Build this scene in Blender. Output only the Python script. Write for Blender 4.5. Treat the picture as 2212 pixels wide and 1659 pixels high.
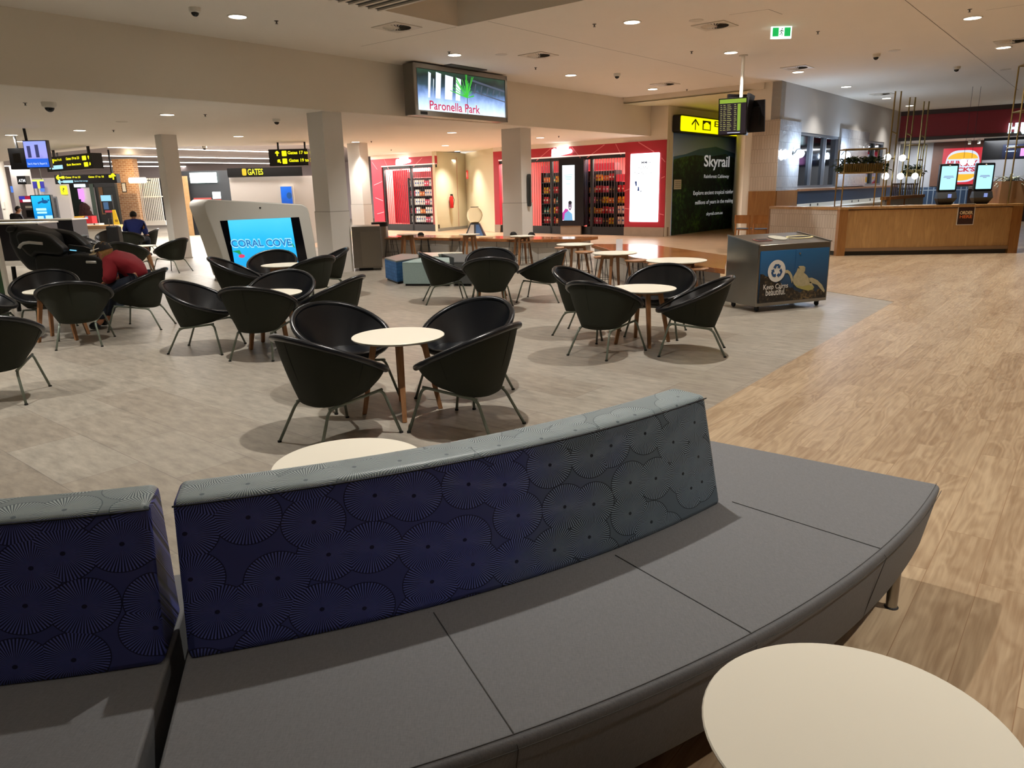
import bpy, bmesh, math, random
from math import sin, cos, pi, radians, atan2, hypot, sqrt, degrees
from mathutils import Vector, Matrix
for o in list(bpy.data.objects): bpy.data.objects.remove(o)
SC = bpy.context.scene
COL = SC.collection
rnd = random.Random(7)

# ------------------------------------------------------------------ camera
FPX, CX, CY, HC = 1590.0, 1106.0, 829.5, 1.6
_p, _r = radians(14.75), radians(1.33)
UP = Vector((-sin(_r)*cos(_p), cos(_r)*cos(_p), sin(_p)))
_v = Vector((0, 0, -1)); FW = (_v - UP*_v.dot(UP)).normalized(); RT = FW.cross(UP)
cam_d = bpy.data.cameras.new('camera'); cam = bpy.data.objects.new('camera', cam_d); COL.objects.link(cam)
cam_d.sensor_width = 36; cam_d.lens = FPX/2212*36; cam_d.clip_start = .05; cam_d.clip_end = 300
m3 = Matrix((RT, FW, UP))           # world from camera
cam.matrix_world = Matrix.Translation((0, 0, HC)) @ m3.to_4x4()
SC.camera = cam

# ------------------------------------------------------------------ world, exposure
W = bpy.data.worlds.new('world'); SC.world = W; W.use_nodes = True
W.node_tree.nodes['Background'].inputs[0].default_value = (1, .95, .9, 1)
W.node_tree.nodes['Background'].inputs[1].default_value = 1.8
SC.view_settings.view_transform = 'Standard'; SC.view_settings.look = 'None'
SC.view_settings.gamma = 1; SC.view_settings.use_curve_mapping = False
SC.view_settings.exposure = 0.33
ZC, ZS = 4.23, 3.2                  # main ceiling, lower ceiling
LAMP_W, LOW_W = 460.0, 400.0        # downlight powers
LAMP_COL = (1.0, .95, .88)

# ------------------------------------------------------------------ measuring helpers
def ray(px, py):
    c = Vector((px-CX, CY-py, -FPX)); return Vector((c.dot(RT), c.dot(FW), c.dot(UP)))
def P(px, py, z=0.0):
    r = ray(px, py); t = (z-HC)/r.z; return Vector((r.x*t, r.y*t, z))
def X(px, py, y):
    r = ray(px, py); t = y/r.y; return Vector((r.x*t, y, HC+r.z*t))
def onp(px, py, A, B):
    """point of the vertical plane through A and B: (distance along from A, height)"""
    r = ray(px, py); ax, ay = A[0], A[1]; dx, dy = B[0]-ax, B[1]-ay; L = hypot(dx, dy); dx /= L; dy /= L
    t = (ax*dy-ay*dx)/(r.x*dy-r.y*dx)
    x, y = r.x*t, r.y*t
    return ((x-ax)*dx+(y-ay)*dy, HC+r.z*t)

# ------------------------------------------------------------------ materials
MATS = {}
def new_mat(name):
    m = bpy.data.materials.new(name); m.use_nodes = True
    return m, m.node_tree, m.node_tree.nodes['Principled BSDF']
def srgb(c):
    if isinstance(c, str):
        c = tuple(int(c[i:i+2], 16)/255 for i in (0, 2, 4))
    return tuple((x/12.92 if x <= .04045 else ((x+.055)/1.055)**2.4) for x in c)+(1,)
def mat(name, col, rough=.6, metal=0, emit=0, bump=0, bscale=80, var=0, vscale=6, spec=None, coat=0, ecol=None, trans=0):
    if name in MATS: return MATS[name]
    m, nt, b = new_mat(name); c = srgb(col)
    b.inputs['Base Color'].default_value = c; b.inputs['Roughness'].default_value = rough; b.inputs['Metallic'].default_value = metal
    if spec is not None: b.inputs['Specular IOR Level'].default_value = spec
    if coat: b.inputs['Coat Weight'].default_value = coat
    if trans: b.inputs['Transmission Weight'].default_value = trans
    if emit:
        b.inputs['Emission Color'].default_value = srgb(ecol) if ecol else c; b.inputs['Emission Strength'].default_value = emit
    N, L = nt.nodes.new, nt.links.new
    tc = N('ShaderNodeTexCoord')
    if var:
        n = N('ShaderNodeTexNoise'); n.inputs['Scale'].default_value = vscale; n.inputs['Detail'].default_value = 4
        L(tc.outputs['Object'], n.inputs['Vector'])
        mx = N('ShaderNodeMix'); mx.data_type = 'RGBA'
        L(n.outputs['Fac'], mx.inputs[0]); mx.inputs[6].default_value = tuple(x*(1-var) for x in c[:3])+(1,); mx.inputs[7].default_value = tuple(min(1, x*(1+var)) for x in c[:3])+(1,)
        L(mx.outputs[2], b.inputs['Base Color'])
    if bump:
        n = N('ShaderNodeTexNoise'); n.inputs['Scale'].default_value = bscale; n.inputs['Detail'].default_value = 3
        L(tc.outputs['Object'], n.inputs['Vector'])
        bp = N('ShaderNodeBump'); bp.inputs['Strength'].default_value = bump; bp.inputs['Distance'].default_value = .004
        L(n.outputs['Fac'], bp.inputs['Height']); L(bp.outputs[0], b.inputs['Normal'])
    MATS[name] = m; return m
def glow(name, col, s=1.0):
    """lit surface: screens, lamps, backlit signs"""
    if name in MATS: return MATS[name]
    m, nt, b = new_mat(name); c = srgb(col)
    b.inputs['Base Color'].default_value = (.02, .02, .02, 1); b.inputs['Roughness'].default_value = .4
    b.inputs['Emission Color'].default_value = c; b.inputs['Emission Strength'].default_value = s
    MATS[name] = m; return m

# ------------------------------------------------------------------ mesh building
class MB:
    def __init__(s): s.v = []; s.f = []; s.mi = []; s.cur = 0
    def add(s, vs, fs):
        n = len(s.v); s.v += [tuple(v) for v in vs]
        for f in fs: s.f.append(tuple(i+n for i in f)); s.mi.append(s.cur)
        return s
    def box(s, cx, cy, cz, sx, sy, sz, rz=0, M=None):
        vs = []
        for dz in (-.5, .5):
            for dx, dy in ((-.5, -.5), (.5, -.5), (.5, .5), (-.5, .5)):
                x, y = dx*sx, dy*sy
                p = Vector((cx+x*cos(rz)-y*sin(rz), cy+x*sin(rz)+y*cos(rz), cz+dz*sz))
                vs.append(M @ p if M else p)
        return s.add(vs, [(3, 2, 1, 0), (4, 5, 6, 7), (0, 1, 5, 4), (1, 2, 6, 5), (2, 3, 7, 6), (3, 0, 4, 7)])
    def bx(s, x0, x1, y0, y1, z0, z1):
        return s.box((x0+x1)/2, (y0+y1)/2, (z0+z1)/2, x1-x0, y1-y0, z1-z0)
    def prism(s, poly, z0, z1):
        n = len(poly); a = sum(poly[i][0]*poly[(i+1) % n][1]-poly[(i+1) % n][0]*poly[i][1] for i in range(n))
        if a < 0: poly = list(poly)[::-1]
        vs = [(x, y, z0) for x, y in poly]+[(x, y, z1) for x, y in poly]
        return s.add(vs, [tuple(range(n))[::-1], tuple(range(n, 2*n))]+[(i, (i+1) % n, n+(i+1) % n, n+i) for i in range(n)])
    def xz(s, poly, y0, y1):
        """outline in the x-z plane with thickness along y"""
        n = len(poly); a = sum(poly[i][0]*poly[(i+1) % n][1]-poly[(i+1) % n][0]*poly[i][1] for i in range(n))
        if a < 0: poly = list(poly)[::-1]
        if y0 > y1: y0, y1 = y1, y0
        vs = [(x, y0, z) for x, z in poly]+[(x, y1, z) for x, z in poly]
        return s.add(vs, [tuple(range(n)), tuple(range(n, 2*n))[::-1]]+[((i+1) % n, i, n+i, n+(i+1) % n) for i in range(n)])
    def tube(s, path, r, n=8, cap=True):
        path = [Vector(p) for p in path]; m = len(path); rr = r if isinstance(r, (list, tuple)) else [r]*m
        vs = []; prev = None
        for i, p in enumerate(path):
            t = (path[min(i+1, m-1)]-path[max(i-1, 0)]).normalized()
            a = prev if prev is not None else (Vector((0, 0, 1)) if abs(t.z) < .9 else Vector((1, 0, 0)))
            b = t.cross(a).normalized(); a = b.cross(t).normalized(); prev = a
            for k in range(n):
                an = 2*pi*k/n; vs.append(p+a*rr[i]*cos(an)+b*rr[i]*sin(an))
        fs = [(i*n+k, i*n+(k+1) % n, (i+1)*n+(k+1) % n, (i+1)*n+k) for i in range(m-1) for k in range(n)]
        if cap: fs += [tuple(range(n))[::-1], tuple((m-1)*n+k for k in range(n))]
        return s.add(vs, fs)
    def loop(s, path, r, n=8):
        path = [Vector(p) for p in path]; m = len(path); vs = []; c = sum(path, Vector())/m
        for i, p in enumerate(path):
            t = (path[(i+1) % m]-path[i-1]).normalized(); a = (p-c); a = (a-t*a.dot(t)).normalized(); b = t.cross(a)
            for k in range(n):
                an = 2*pi*k/n; vs.append(p+a*r*cos(an)+b*r*sin(an))
        return s.add(vs, [(i*n+k, ((i+1) % m)*n+k, ((i+1) % m)*n+(k+1) % n, i*n+(k+1) % n) for i in range(m) for k in range(n)])
    def lathe(s, prof, n=24, c=(0, 0), sy=1.0, M=None, cap=True):
        vs = []
        for r, z in prof:
            for k in range(n):
                a = 2*pi*k/n; p = Vector((c[0]+r*cos(a), c[1]+r*sin(a)*sy, z)); vs.append(M @ p if M else p)
        m = len(prof)
        fs = [(i*n+k, i*n+(k+1) % n, (i+1)*n+(k+1) % n, (i+1)*n+k) for i in range(m-1) for k in range(n)]
        if cap: fs += [tuple(range(n))[::-1], tuple((m-1)*n+k for k in range(n))]
        return s.add(vs, fs)
    def grid(s, rows, closed=False, caps=False):
        """rows: list of equally long point lists"""
        n = len(rows[0]); vs = [p for r in rows for p in r]; fs = []
        for i in range(len(rows)-1):
            for k in range(n if closed else n-1):
                fs.append((i*n+k, i*n+(k+1) % n, (i+1)*n+(k+1) % n, (i+1)*n+k))
        if caps: fs += [tuple(range(n))[::-1], tuple((len(rows)-1)*n+k for k in range(n))]
        return s.add(vs, fs)
    def sphere(s, c, r, n=12, m=8):
        rx, ry, rz = r if isinstance(r, (list, tuple)) else (r, r, r); vs = []
        for i in range(1, m):
            t = pi*i/m
            for k in range(n): a = 2*pi*k/n; vs.append((c[0]+rx*sin(t)*cos(a), c[1]+ry*sin(t)*sin(a), c[2]+rz*cos(t)))
        b = len(vs); vs += [(c[0], c[1], c[2]+rz), (c[0], c[1], c[2]-rz)]
        fs = [(i*n+k, (i+1)*n+k, (i+1)*n+(k+1) % n, i*n+(k+1) % n) for i in range(m-2) for k in range(n)]
        fs += [(b, k, (k+1) % n) for k in range(n)]+[(b+1, (m-2)*n+(k+1) % n, (m-2)*n+k) for k in range(n)]
        return s.add(vs, fs)
    def build(s, name, mt, parent=None, smooth=False, bevel=0, loc=None, sub=0):
        me = bpy.data.meshes.new(name); me.from_pydata(s.v, [], s.f)
        mts = mt if isinstance(mt, (list, tuple)) else [mt]
        for x in mts: me.materials.append(x)
        if len(mts) > 1: me.polygons.foreach_set('material_index', s.mi)
        if smooth:
            me.shade_smooth()
            if smooth != 'all': me.set_sharp_from_angle(angle=radians(38))
        me.update()
        o = bpy.data.objects.new(name, me); COL.objects.link(o)
        if parent: o.parent = parent
        if loc: o.location = loc
        if bevel:
            b = o.modifiers.new('bevel', 'BEVEL'); b.width = bevel; b.segments = 3; b.limit_method = 'ANGLE'; b.angle_limit = radians(40)
            me.shade_smooth(); me.set_sharp_from_angle(angle=radians(60))
        if sub:
            b = o.modifiers.new('sub', 'SUBSURF'); b.levels = b.render_levels = sub; me.shade_smooth()
        return o
def tag(o, label, cat, group=None, kind=None):
    o['label'] = label; o['category'] = cat
    if group: o['group'] = group
    if kind: o['kind'] = kind
    return o
def thing(name, label, cat, loc=(0, 0, 0), rz=0, group=None):
    o = bpy.data.objects.new(name, None); COL.objects.link(o); o.empty_display_size = .2
    o.location = loc; o.rotation_euler = (0, 0, rz)
    return tag(o, label, cat, group)
def panel(name, label, cat, A, B, group=None, z=0):
    """an Empty at A whose x runs towards B and whose -y faces the hall"""
    return thing(name, label, cat, (A[0], A[1], z), atan2(B[1]-A[1], B[0]-A[0]), group)
def struct(name, mb, mt, **k):
    o = mb.build(name, mt, **k); o['kind'] = 'structure'; return o
def dup(root, loc=None, rz=None, label=None, group=None, scale=None):
    def cp(o, par):
        c = o.copy(); COL.objects.link(c); c.parent = par
        for ch in kids[o.name]: cp(ch, c)
        return c
    kids = {}
    def walk(o):
        kids[o.name] = list(o.children)
        for ch in o.children: walk(ch)
    walk(root); r = cp(root, None)
    if loc is not None: r.location = loc
    if rz is not None: r.rotation_euler = (0, 0, rz)
    if scale: r.scale = (scale,)*3
    if label: r['label'] = label
    if group: r['group'] = group
    return r
_tx = {}
def text_polys(body, bold=0):
    key = (body, bold)
    if key in _tx: return _tx[key]
    cu = bpy.data.curves.new('txt', 'FONT'); cu.body = body; cu.offset = bold; cu.resolution_u = 3; cu.align_x = 'LEFT'
    o = bpy.data.objects.new('txt', cu); COL.objects.link(o); bpy.context.view_layer.update()
    me = bpy.data.meshes.new_from_object(o); vs = [tuple(v.co) for v in me.vertices]; fs = [tuple(p.vertices) for p in me.polygons]
    bpy.data.objects.remove(o); bpy.data.curves.remove(cu); bpy.data.meshes.remove(me)
    x0 = min(v[0] for v in vs); x1 = max(v[0] for v in vs); y0 = min(v[1] for v in vs); y1 = max(v[1] for v in vs)
    _tx[key] = (vs, fs, x0, x1, y0, y1); return _tx[key]
def put_text(mb, body, x0, x1, z0, z1, y=-.004, bold=0, slant=0, depth=0):
    """flat lettering stretched into the rectangle x0..x1, z0..z1 of a panel facing -y"""
    vs, fs, a, b, c, d = text_polys(body, bold)
    out = []
    for v in vs:
        u = (v[0]-a)/(b-a); w = (v[1]-c)/(d-c); out.append((x0+(x1-x0)*u+slant*w, y, z0+(z1-z0)*w))
    mb.add(out, fs)
    if depth:
        mb.add([(p[0], p[1]+depth, p[2]) for p in out], [f[::-1] for f in fs])
    return mb
def rrect(x0, x1, z0, z1, r, n=4):
    pts = []
    for cx, cz, a0 in ((x1-r, z0+r, -90), (x1-r, z1-r, 0), (x0+r, z1-r, 90), (x0+r, z0+r, 180)):
        for i in range(n+1):
            a = radians(a0+90*i/n); pts.append((cx+r*cos(a), cz+r*sin(a)))
    return pts
def ell(cx, cz, rx, rz, n=20, a0=0, a1=360):
    return [(cx+rx*cos(radians(a0+(a1-a0)*i/(n if a1-a0 < 360 else n))), cz+rz*sin(radians(a0+(a1-a0)*i/n))) for i in range(n+(1 if a1-a0 < 360 else 0))]
# ------------------------------------------------------------------ downlights
UD = Vector((.642, .767)); VD = Vector((.767, -.642))     # building axes
m_ring = mat('downlight rim', 'e8e2d6', .5)
m_disc = glow('downlight glass', 'fff6e6', 12)
ring_mb = MB().lathe([(.125, -.002), (.150, -.001), (.153, -.008), (.146, -.014), (.128, -.014), (.125, -.002)], 28, cap=False)
disc_mb = MB().lathe([(.001, -.003), (.126, -.003), (.126, -.009), (.001, -.009)], 28)
dl0 = None
def downlight(x, y, z, power, label, group, spot=radians(108), col=LAMP_COL):
    global dl0
    if dl0 is None:
        dl0 = thing('ceiling_downlight', label, 'ceiling light', (x, y, z), 0, group)
        ring_mb.build('rim', m_ring, dl0, smooth=True); disc_mb.build('diffuser', m_disc, dl0)
        r = dl0
    else:
        r = dup(dl0, (x, y, z), 0, label, group)
    ld = bpy.data.lights.new('lamp_light', 'SPOT'); ld.energy = power; ld.color = col; ld.spot_size = spot; ld.spot_blend = 1.0; ld.shadow_soft_size = .035
    lo = bpy.data.objects.new('lamp_light', ld); COL.objects.link(lo); lo.location = (x, y, z-.03)
    return r
GM, GL = 'downlights in the high ceiling', 'downlights in the lower ceiling'
HI = [((513, 35), 'bright round ceiling downlight left of the slatted grille, nearest in the photo'),
      ((982, 118), 'round ceiling downlight just above the waterfall screen'),
      ((1365, 47), 'round ceiling downlight between the two square vents at the top'),
      ((2101, 38), 'round ceiling downlight at the top right beside a sprinkler'),
      ((1579, 113), 'round ceiling downlight just left of the flight monitor pole'),
      ((2168, 102), 'round ceiling downlight beside the vent cut by the right edge'),
      ((1233, 162), 'round ceiling downlight to the right of the waterfall screen'),
      ((1724, 155), 'round ceiling downlight touching a vent, above the tiled pillar'),
      ((1828, 187), 'round ceiling downlight above the row of dark windows'),
      ((1410, 192), 'round ceiling downlight under a vent near the yellow cove'),
      ((1915, 212), 'round ceiling downlight just left of the tallest brass frame'),
      ((1965, 228), 'round ceiling downlight seen between two brass frames')]
for (px, py), lab in HI:
    p = P(px, py, ZC); downlight(p.x, p.y, ZC, LAMP_W*(.4 if px in (1828, 1915, 1965, 1724) else 1), lab, GM)
LO = [((361, 247), 'round downlight in the low ceiling above the first white column'),
      ((172, 281), 'round downlight in the low ceiling right of the dome camera'),
      ((24, 291), 'round downlight in the low ceiling at the far left edge'),
      ((43, 305), 'faint round downlight behind the hanging monitors'),
      ((515, 294), 'round downlight in the low ceiling left of the broad white column'),
      ((976, 286), 'round downlight in the low ceiling below the waterfall screen'),
      ((768, 306), 'round downlight over the white column in front of the red shop'),
      ((962, 314), 'smaller round downlight halfway to the red shop'),
      ((988, 326), 'farthest round downlight by the white wall near the red shop'),
      ((1167, 297), 'round downlight in front of the shop with white letters')]
for (px, py), lab in LO:
    p = P(px, py, ZS); downlight(p.x, p.y, ZS, LOW_W, lab, GL)
# the same grid carries on above and behind the photographer
for i, (x, y) in enumerate([(-.41, 10.14), (2.5, 7.75), (5.79, 4.88), (-2.93, 7.09), (-.1, 4.25), (3.27, 1.83), (-2.35, 1.41), (.75, -1.2), (5.21, 10.56), (8.3, 7.9), (10.8, 10.9), (-5.4, 4.0), (8.9, 2.2)]):
    downlight(x, y, ZC, LAMP_W*(.08 if y < 0 or i == 6 else 1), 'round ceiling downlight over the seating, out of view above the photo', 'downlights above and behind the viewer')
for i, (x, y) in enumerate([(-6.6, 7.2), (-9.5, 10.2), (-10.9, 14.6), (-12, 7), (-15, 12)]):
    downlight(x, y, ZS, LOW_W, 'round downlight of the low ceiling, out of view at the left', 'low downlights out of view')

# ------------------------------------------------------------------ floor
def floor_grey():
    m, nt, b = new_mat('grey stone look vinyl'); N, L = nt.nodes.new, nt.links.new
    tc = N('ShaderNodeTexCoord'); mp = N('ShaderNodeMapping'); mp.inputs['Rotation'].default_value = (0, 0, -atan2(VD.y, VD.x))
    L(tc.outputs['Object'], mp.inputs[0])
    br = N('ShaderNodeTexBrick'); L(mp.outputs[0], br.inputs['Vector'])
    br.inputs['Scale'].default_value = 1; br.inputs['Brick Width'].default_value = .92; br.inputs['Row Height'].default_value = .46; br.inputs['Mortar Size'].default_value = .0025
    br.inputs['Color1'].default_value = (.27, .235, .19, 1); br.inputs['Color2'].default_value = (.33, .30, .25, 1); br.inputs['Mortar'].default_value = (.19, .165, .14, 1)
    mp2 = N('ShaderNodeMapping'); mp2.inputs['Scale'].default_value = (1.6, 5, 1); L(mp.outputs[0], mp2.inputs[0])
    n = N('ShaderNodeTexNoise'); n.inputs['Scale'].default_value = 3; n.inputs['Detail'].default_value = 8; n.inputs['Roughness'].default_value = .65; L(mp2.outputs[0], n.inputs['Vector'])
    mr = N('ShaderNodeMapRange'); mr.inputs[1].default_value = .3; mr.inputs[2].default_value = .7; mr.inputs[3].default_value = .72; mr.inputs[4].default_value = 1.25; L(n.outputs['Fac'], mr.inputs[0])
    mx = N('ShaderNodeMix'); mx.data_type = 'RGBA'; mx.blend_type = 'MULTIPLY'; mx.inputs[0].default_value = 1
    L(br.outputs['Color'], mx.inputs[6]); L(mr.outputs[0], mx.inputs[7]); L(mx.outputs[2], b.inputs['Base Color'])
    b.inputs['Roughness'].default_value = .38; b.inputs['Specular IOR Level'].default_value = .45
    bp = N('ShaderNodeBump'); bp.inputs['Strength'].default_value = .06; L(n.outputs['Fac'], bp.inputs['Height']); L(bp.outputs[0], b.inputs['Normal'])
    return m
def planks(name, axis, width, length, c1, c2, grain=1.0, rough=.35, mortar=(.25, .15, .08, 1), rings=1.0, coord='Object', msize=.0016):
    m, nt, b = new_mat(name); N, L = nt.nodes.new, nt.links.new
    tc = N('ShaderNodeTexCoord'); mp = N('ShaderNodeMapping'); mp.inputs['Rotation'].default_value = axis if isinstance(axis, tuple) else (0, 0, -axis)
    L(tc.outputs[coord], mp.inputs[0])
    br = N('ShaderNodeTexBrick'); L(mp.outputs[0], br.inputs['Vector']); br.offset = .37; br.inputs['Scale'].default_value = 1
    br.inputs['Brick Width'].default_value = length; br.inputs['Row Height'].default_value = width; br.inputs['Mortar Size'].default_value = msize
    br.inputs['Color1'].default_value = (0, 0, 0, 1); br.inputs['Color2'].default_value = (1, 1, 1, 1); br.inputs['Mortar'].default_value = (.5, .5, .5, 1)
    off = N('ShaderNodeVectorMath'); off.operation = 'MULTIPLY_ADD'; L(br.outputs['Color'], off.inputs[0]); off.inputs[1].default_value = (17, 31, 5); L(mp.outputs[0], off.inputs[2])
    mp2 = N('ShaderNodeMapping'); mp2.inputs['Scale'].default_value = (1.1, 5.5, 5.5); L(off.outputs[0], mp2.inputs[0])
    n = N('ShaderNodeTexNoise'); n.inputs['Scale'].default_value = 1.2; n.inputs['Detail'].default_value = 2.5; n.inputs['Distortion'].default_value = .6; L(mp2.outputs[0], n.inputs['Vector'])
    mu = N('ShaderNodeMath'); mu.operation = 'MULTIPLY'; mu.inputs[1].default_value = 60*rings; L(n.outputs['Fac'], mu.inputs[0])
    sn = N('ShaderNodeMath'); sn.operation = 'SINE'; L(mu.outputs[0], sn.inputs[0])
    mp3 = N('ShaderNodeMapping'); mp3.inputs['Scale'].default_value = (2, 45, 45); L(off.outputs[0], mp3.inputs[0])
    n2 = N('ShaderNodeTexNoise'); n2.inputs['Scale'].default_value = 1.5; n2.inputs['Detail'].default_value = 6; L(mp3.outputs[0], n2.inputs['Vector'])
    a = N('ShaderNodeMath'); a.operation = 'MULTIPLY_ADD'; a.inputs[1].default_value = .13*grain; L(sn.outputs[0], a.inputs[0]); L(n2.outputs['Fac'], a.inputs[2])
    a2 = N('ShaderNodeMath'); a2.operation = 'MULTIPLY_ADD'; a2.inputs[1].default_value = .3; L(br.outputs['Color'], a2.inputs[0]); L(a.outputs[0], a2.inputs[2])
    a3 = N('ShaderNodeMath'); a3.operation = 'MULTIPLY_ADD'; a3.inputs[1].default_value = .7; L(n.outputs['Fac'], a3.inputs[0]); L(a2.outputs[0], a3.inputs[2])
    mr = N('ShaderNodeMapRange'); mr.inputs[1].default_value = .62; mr.inputs[2].default_value = 1.42; L(a3.outputs[0], mr.inputs[0])
    mx = N('ShaderNodeMix'); mx.data_type = 'RGBA'; L(mr.outputs[0], mx.inputs[0]); mx.inputs[6].default_value = srgb(c1); mx.inputs[7].default_value = srgb(c2)
    mm = N('ShaderNodeMix'); mm.data_type = 'RGBA'; L(br.outputs['Fac'], mm.inputs[0]); L(mx.outputs[2], mm.inputs[6]); mm.inputs[7].default_value = mortar
    L(mm.outputs[2], b.inputs['Base Color']); b.inputs['Roughness'].default_value = rough
    bp = N('ShaderNodeBump'); bp.inputs['Strength'].default_value = .08; bp.inputs['Distance'].default_value = .01; L(a.outputs[0], bp.inputs['Height']); L(bp.outputs[0], b.inputs['Normal'])
    return m
WB = (Vector((1.49, 5.26)), Vector((5.27, 10.03)))        # edge between stone and wood flooring
wd = (WB[1]-WB[0]).normalized()
m_wood = planks('oak look vinyl planks', atan2(wd.y, wd.x), .19, 1.25, '8a7156', 'b8a284', rings=.8)
m_wood2 = planks('pinkish narrow boards', atan2(VD.y, VD.x), .12, 1.2, 'a58468', 'c9a98a', rings=.4, rough=.28)
struct('floor', MB().prism([(-60, -8), (40, -8), (40, 75), (-60, 75)], -.1, 0), floor_grey())
pts = [WB[0]-wd*12.5, WB[1], P(1790, 630).to_2d(), P(1640, 606).to_2d(), Vector((4.2, 14.5)), Vector((6.5, 21.3)), Vector((8, 22)), Vector((18, 34)), Vector((30, 28)), Vector((28, 6)), Vector((28, -5))]
struct('floor', MB().prism([(p.x, p.y) for p in pts], 0, .003), m_wood)
pb = [P(1640, 606).to_2d(), P(1500, 590).to_2d(), P(1280, 530).to_2d(), Vector((-3.2, 20.3)), Vector((-6.5, 24)), Vector((-7, 34)), Vector((0, 34)), Vector((9, 34)), Vector((12, 30)), Vector((6.5, 21.3)), Vector((4.2, 14.5))]
struct('floor', MB().prism([(p.x, p.y) for p in pb], 0, .0035), m_wood2)

struct('wall_back_added', MB().prism([(-60, -8.2), (40, -8.2), (40, -8), (-60, -8)], 0, 5.2), mat('added blocking wall', 'c0b8ac', .85))  # unseen wall, added to keep ambient light off the sofa front
struct('wall_side_added', MB().prism([(35, -8), (35.2, -8), (35.2, 40), (35, 40)], 0, 5.2), mat('added blocking wall', 'c0b8ac', .85))  # second unseen wall, added against ambient light from the right
# ------------------------------------------------------------------ ceilings and bulkheads
m_ceil = mat('matt ceiling paint', 'e8e0d4', .9, var=.02, vscale=2)
m_wall = mat('cream wall paint', 'e2d9ca', .85, var=.02, vscale=2)
m_wall2 = mat('pale grey wall paint', 'dad6d0', .8)
FA, FB = Vector((-7.09, 11.12)), Vector((4.47, 24.92)); fd = (FB-FA).normalized(); fn = Vector((fd.y, -fd.x))
F0 = FA-fd*22; F1 = Vector((4.75, 25.2))
RC = [P(989, 57, ZC).to_2d()]                              # corner of the raised ceiling bay
r1 = (P(1265, 0, ZC).to_2d()-RC[0]).normalized(); r2 = (P(850, 27, ZC).to_2d()-RC[0]).normalized()
rc = [RC[0], RC[0]+r1*7, RC[0]+r1*7+r2*4.5, RC[0]+r2*4.5]
cb = MB()
far = [F0, FA, F1, Vector((12, 40)), Vector((35, 30)), Vector((35, -8)), Vector((0, -20))]
bm = bmesh.new()
ov = [bm.verts.new((p.x, p.y, ZC)) for p in far]; iv = [bm.verts.new((p.x, p.y, ZC)) for p in rc]
es = [bm.edges.new((ov[i], ov[(i+1) % len(ov)])) for i in range(len(ov))]+[bm.edges.new((iv[i], iv[(i+1) % 4])) for i in range(4)]
bmesh.ops.triangle_fill(bm, edges=es, use_beauty=True)
bm.verts.index_update()
cb.add([v.co.copy() for v in bm.verts], [tuple(v.index for v in f.verts) for f in bm.faces]); bm.free()
H = .42
for i in range(4):
    p, q = rc[i], rc[(i+1) % 4]; cb.add([(p.x, p.y, ZC), (q.x, q.y, ZC), (q.x, q.y, ZC+H), (p.x, p.y, ZC+H)], [(0, 1, 2, 3)])
struct('ceiling', cb, m_ceil)
struct('ceiling', MB().prism([(p.x, p.y) for p in rc], ZC+H, ZC+H+.05), mat('tan raised ceiling', 'a98f66', .8))
struct('ceiling', MB().prism([(-60, -30), (40, -30), (40, 75), (-60, 75)], 5.2, 5.3), m_ceil)
lb = MB(); stripA = P(233, 318.5, ZS).to_2d(); edge2 = P(735, 312, ZS).to_2d()
low = [F0, F1, Vector((-1, 31.8)), Vector((-3.6, 32.2)), Vector((-6.4, 34.6)), edge2, stripA+UD*.0, P(108, 331, ZS).to_2d(), P(0, 350, ZS).to_2d(), Vector((-40, 26)), Vector((-40, -8))]
for i in range(len(low)): pass
bm = bmesh.new(); vv = [bm.verts.new((p.x, p.y, ZS)) for p in low]
bmesh.ops.triangle_fill(bm, edges=[bm.edges.new((vv[i], vv[(i+1) % len(vv)])) for i in range(len(vv))]); bm.verts.index_update()
lb.add([v.co.copy() for v in bm.verts], [tuple(v.index for v in f.verts) for f in bm.faces]); bm.free()
struct('ceiling', lb, m_ceil)
struct('wall_fascia', MB().prism([(p.x, p.y) for p in (F0, F1, F1-fn*.12, F0-fn*.12)], ZS-.004, ZC), m_wall)
# shallow joints in the fascia and the ceiling
m_joint = mat('dark joint', '5a5045', .9)
def joint(name, pts, w=.006):
    mb = MB()
    for p, q in zip(pts[:-1], pts[1:]):
        p, q = Vector(p), Vector(q); d = (q-p).normalized(); s = (d.cross(Vector((0, 0, 1))) if abs(d.z) < .5 else Vector((fd.x, fd.y, 0)))*w
        mb.add([p-s, q-s, q+s, p+s], [(0, 1, 2, 3)])
    o = mb.build(name, m_joint); o['kind'] = 'structure'; return o
for px0, px1 in ((717, 728), (1149, 1151)):
    s0, z0 = onp(px0, 140, FA, FB); q = FA+fd*s0+fn*.003; joint('trim_fascia_joint', [(q.x, q.y, ZS), (q.x, q.y, ZC)])
for line in ([(780, 100), (985, 58)], [(1054, 46), (1300, 103), (1583, 165)], [(1955, 0), (2200, 195)], [(1575, 32), (1660, 20), (1690, 31)], [(2130, 22), (2212, 10)]):
    joint('trim_ceiling_joint', [P(a, b, ZC-.002) for a, b in line], .005)
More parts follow.
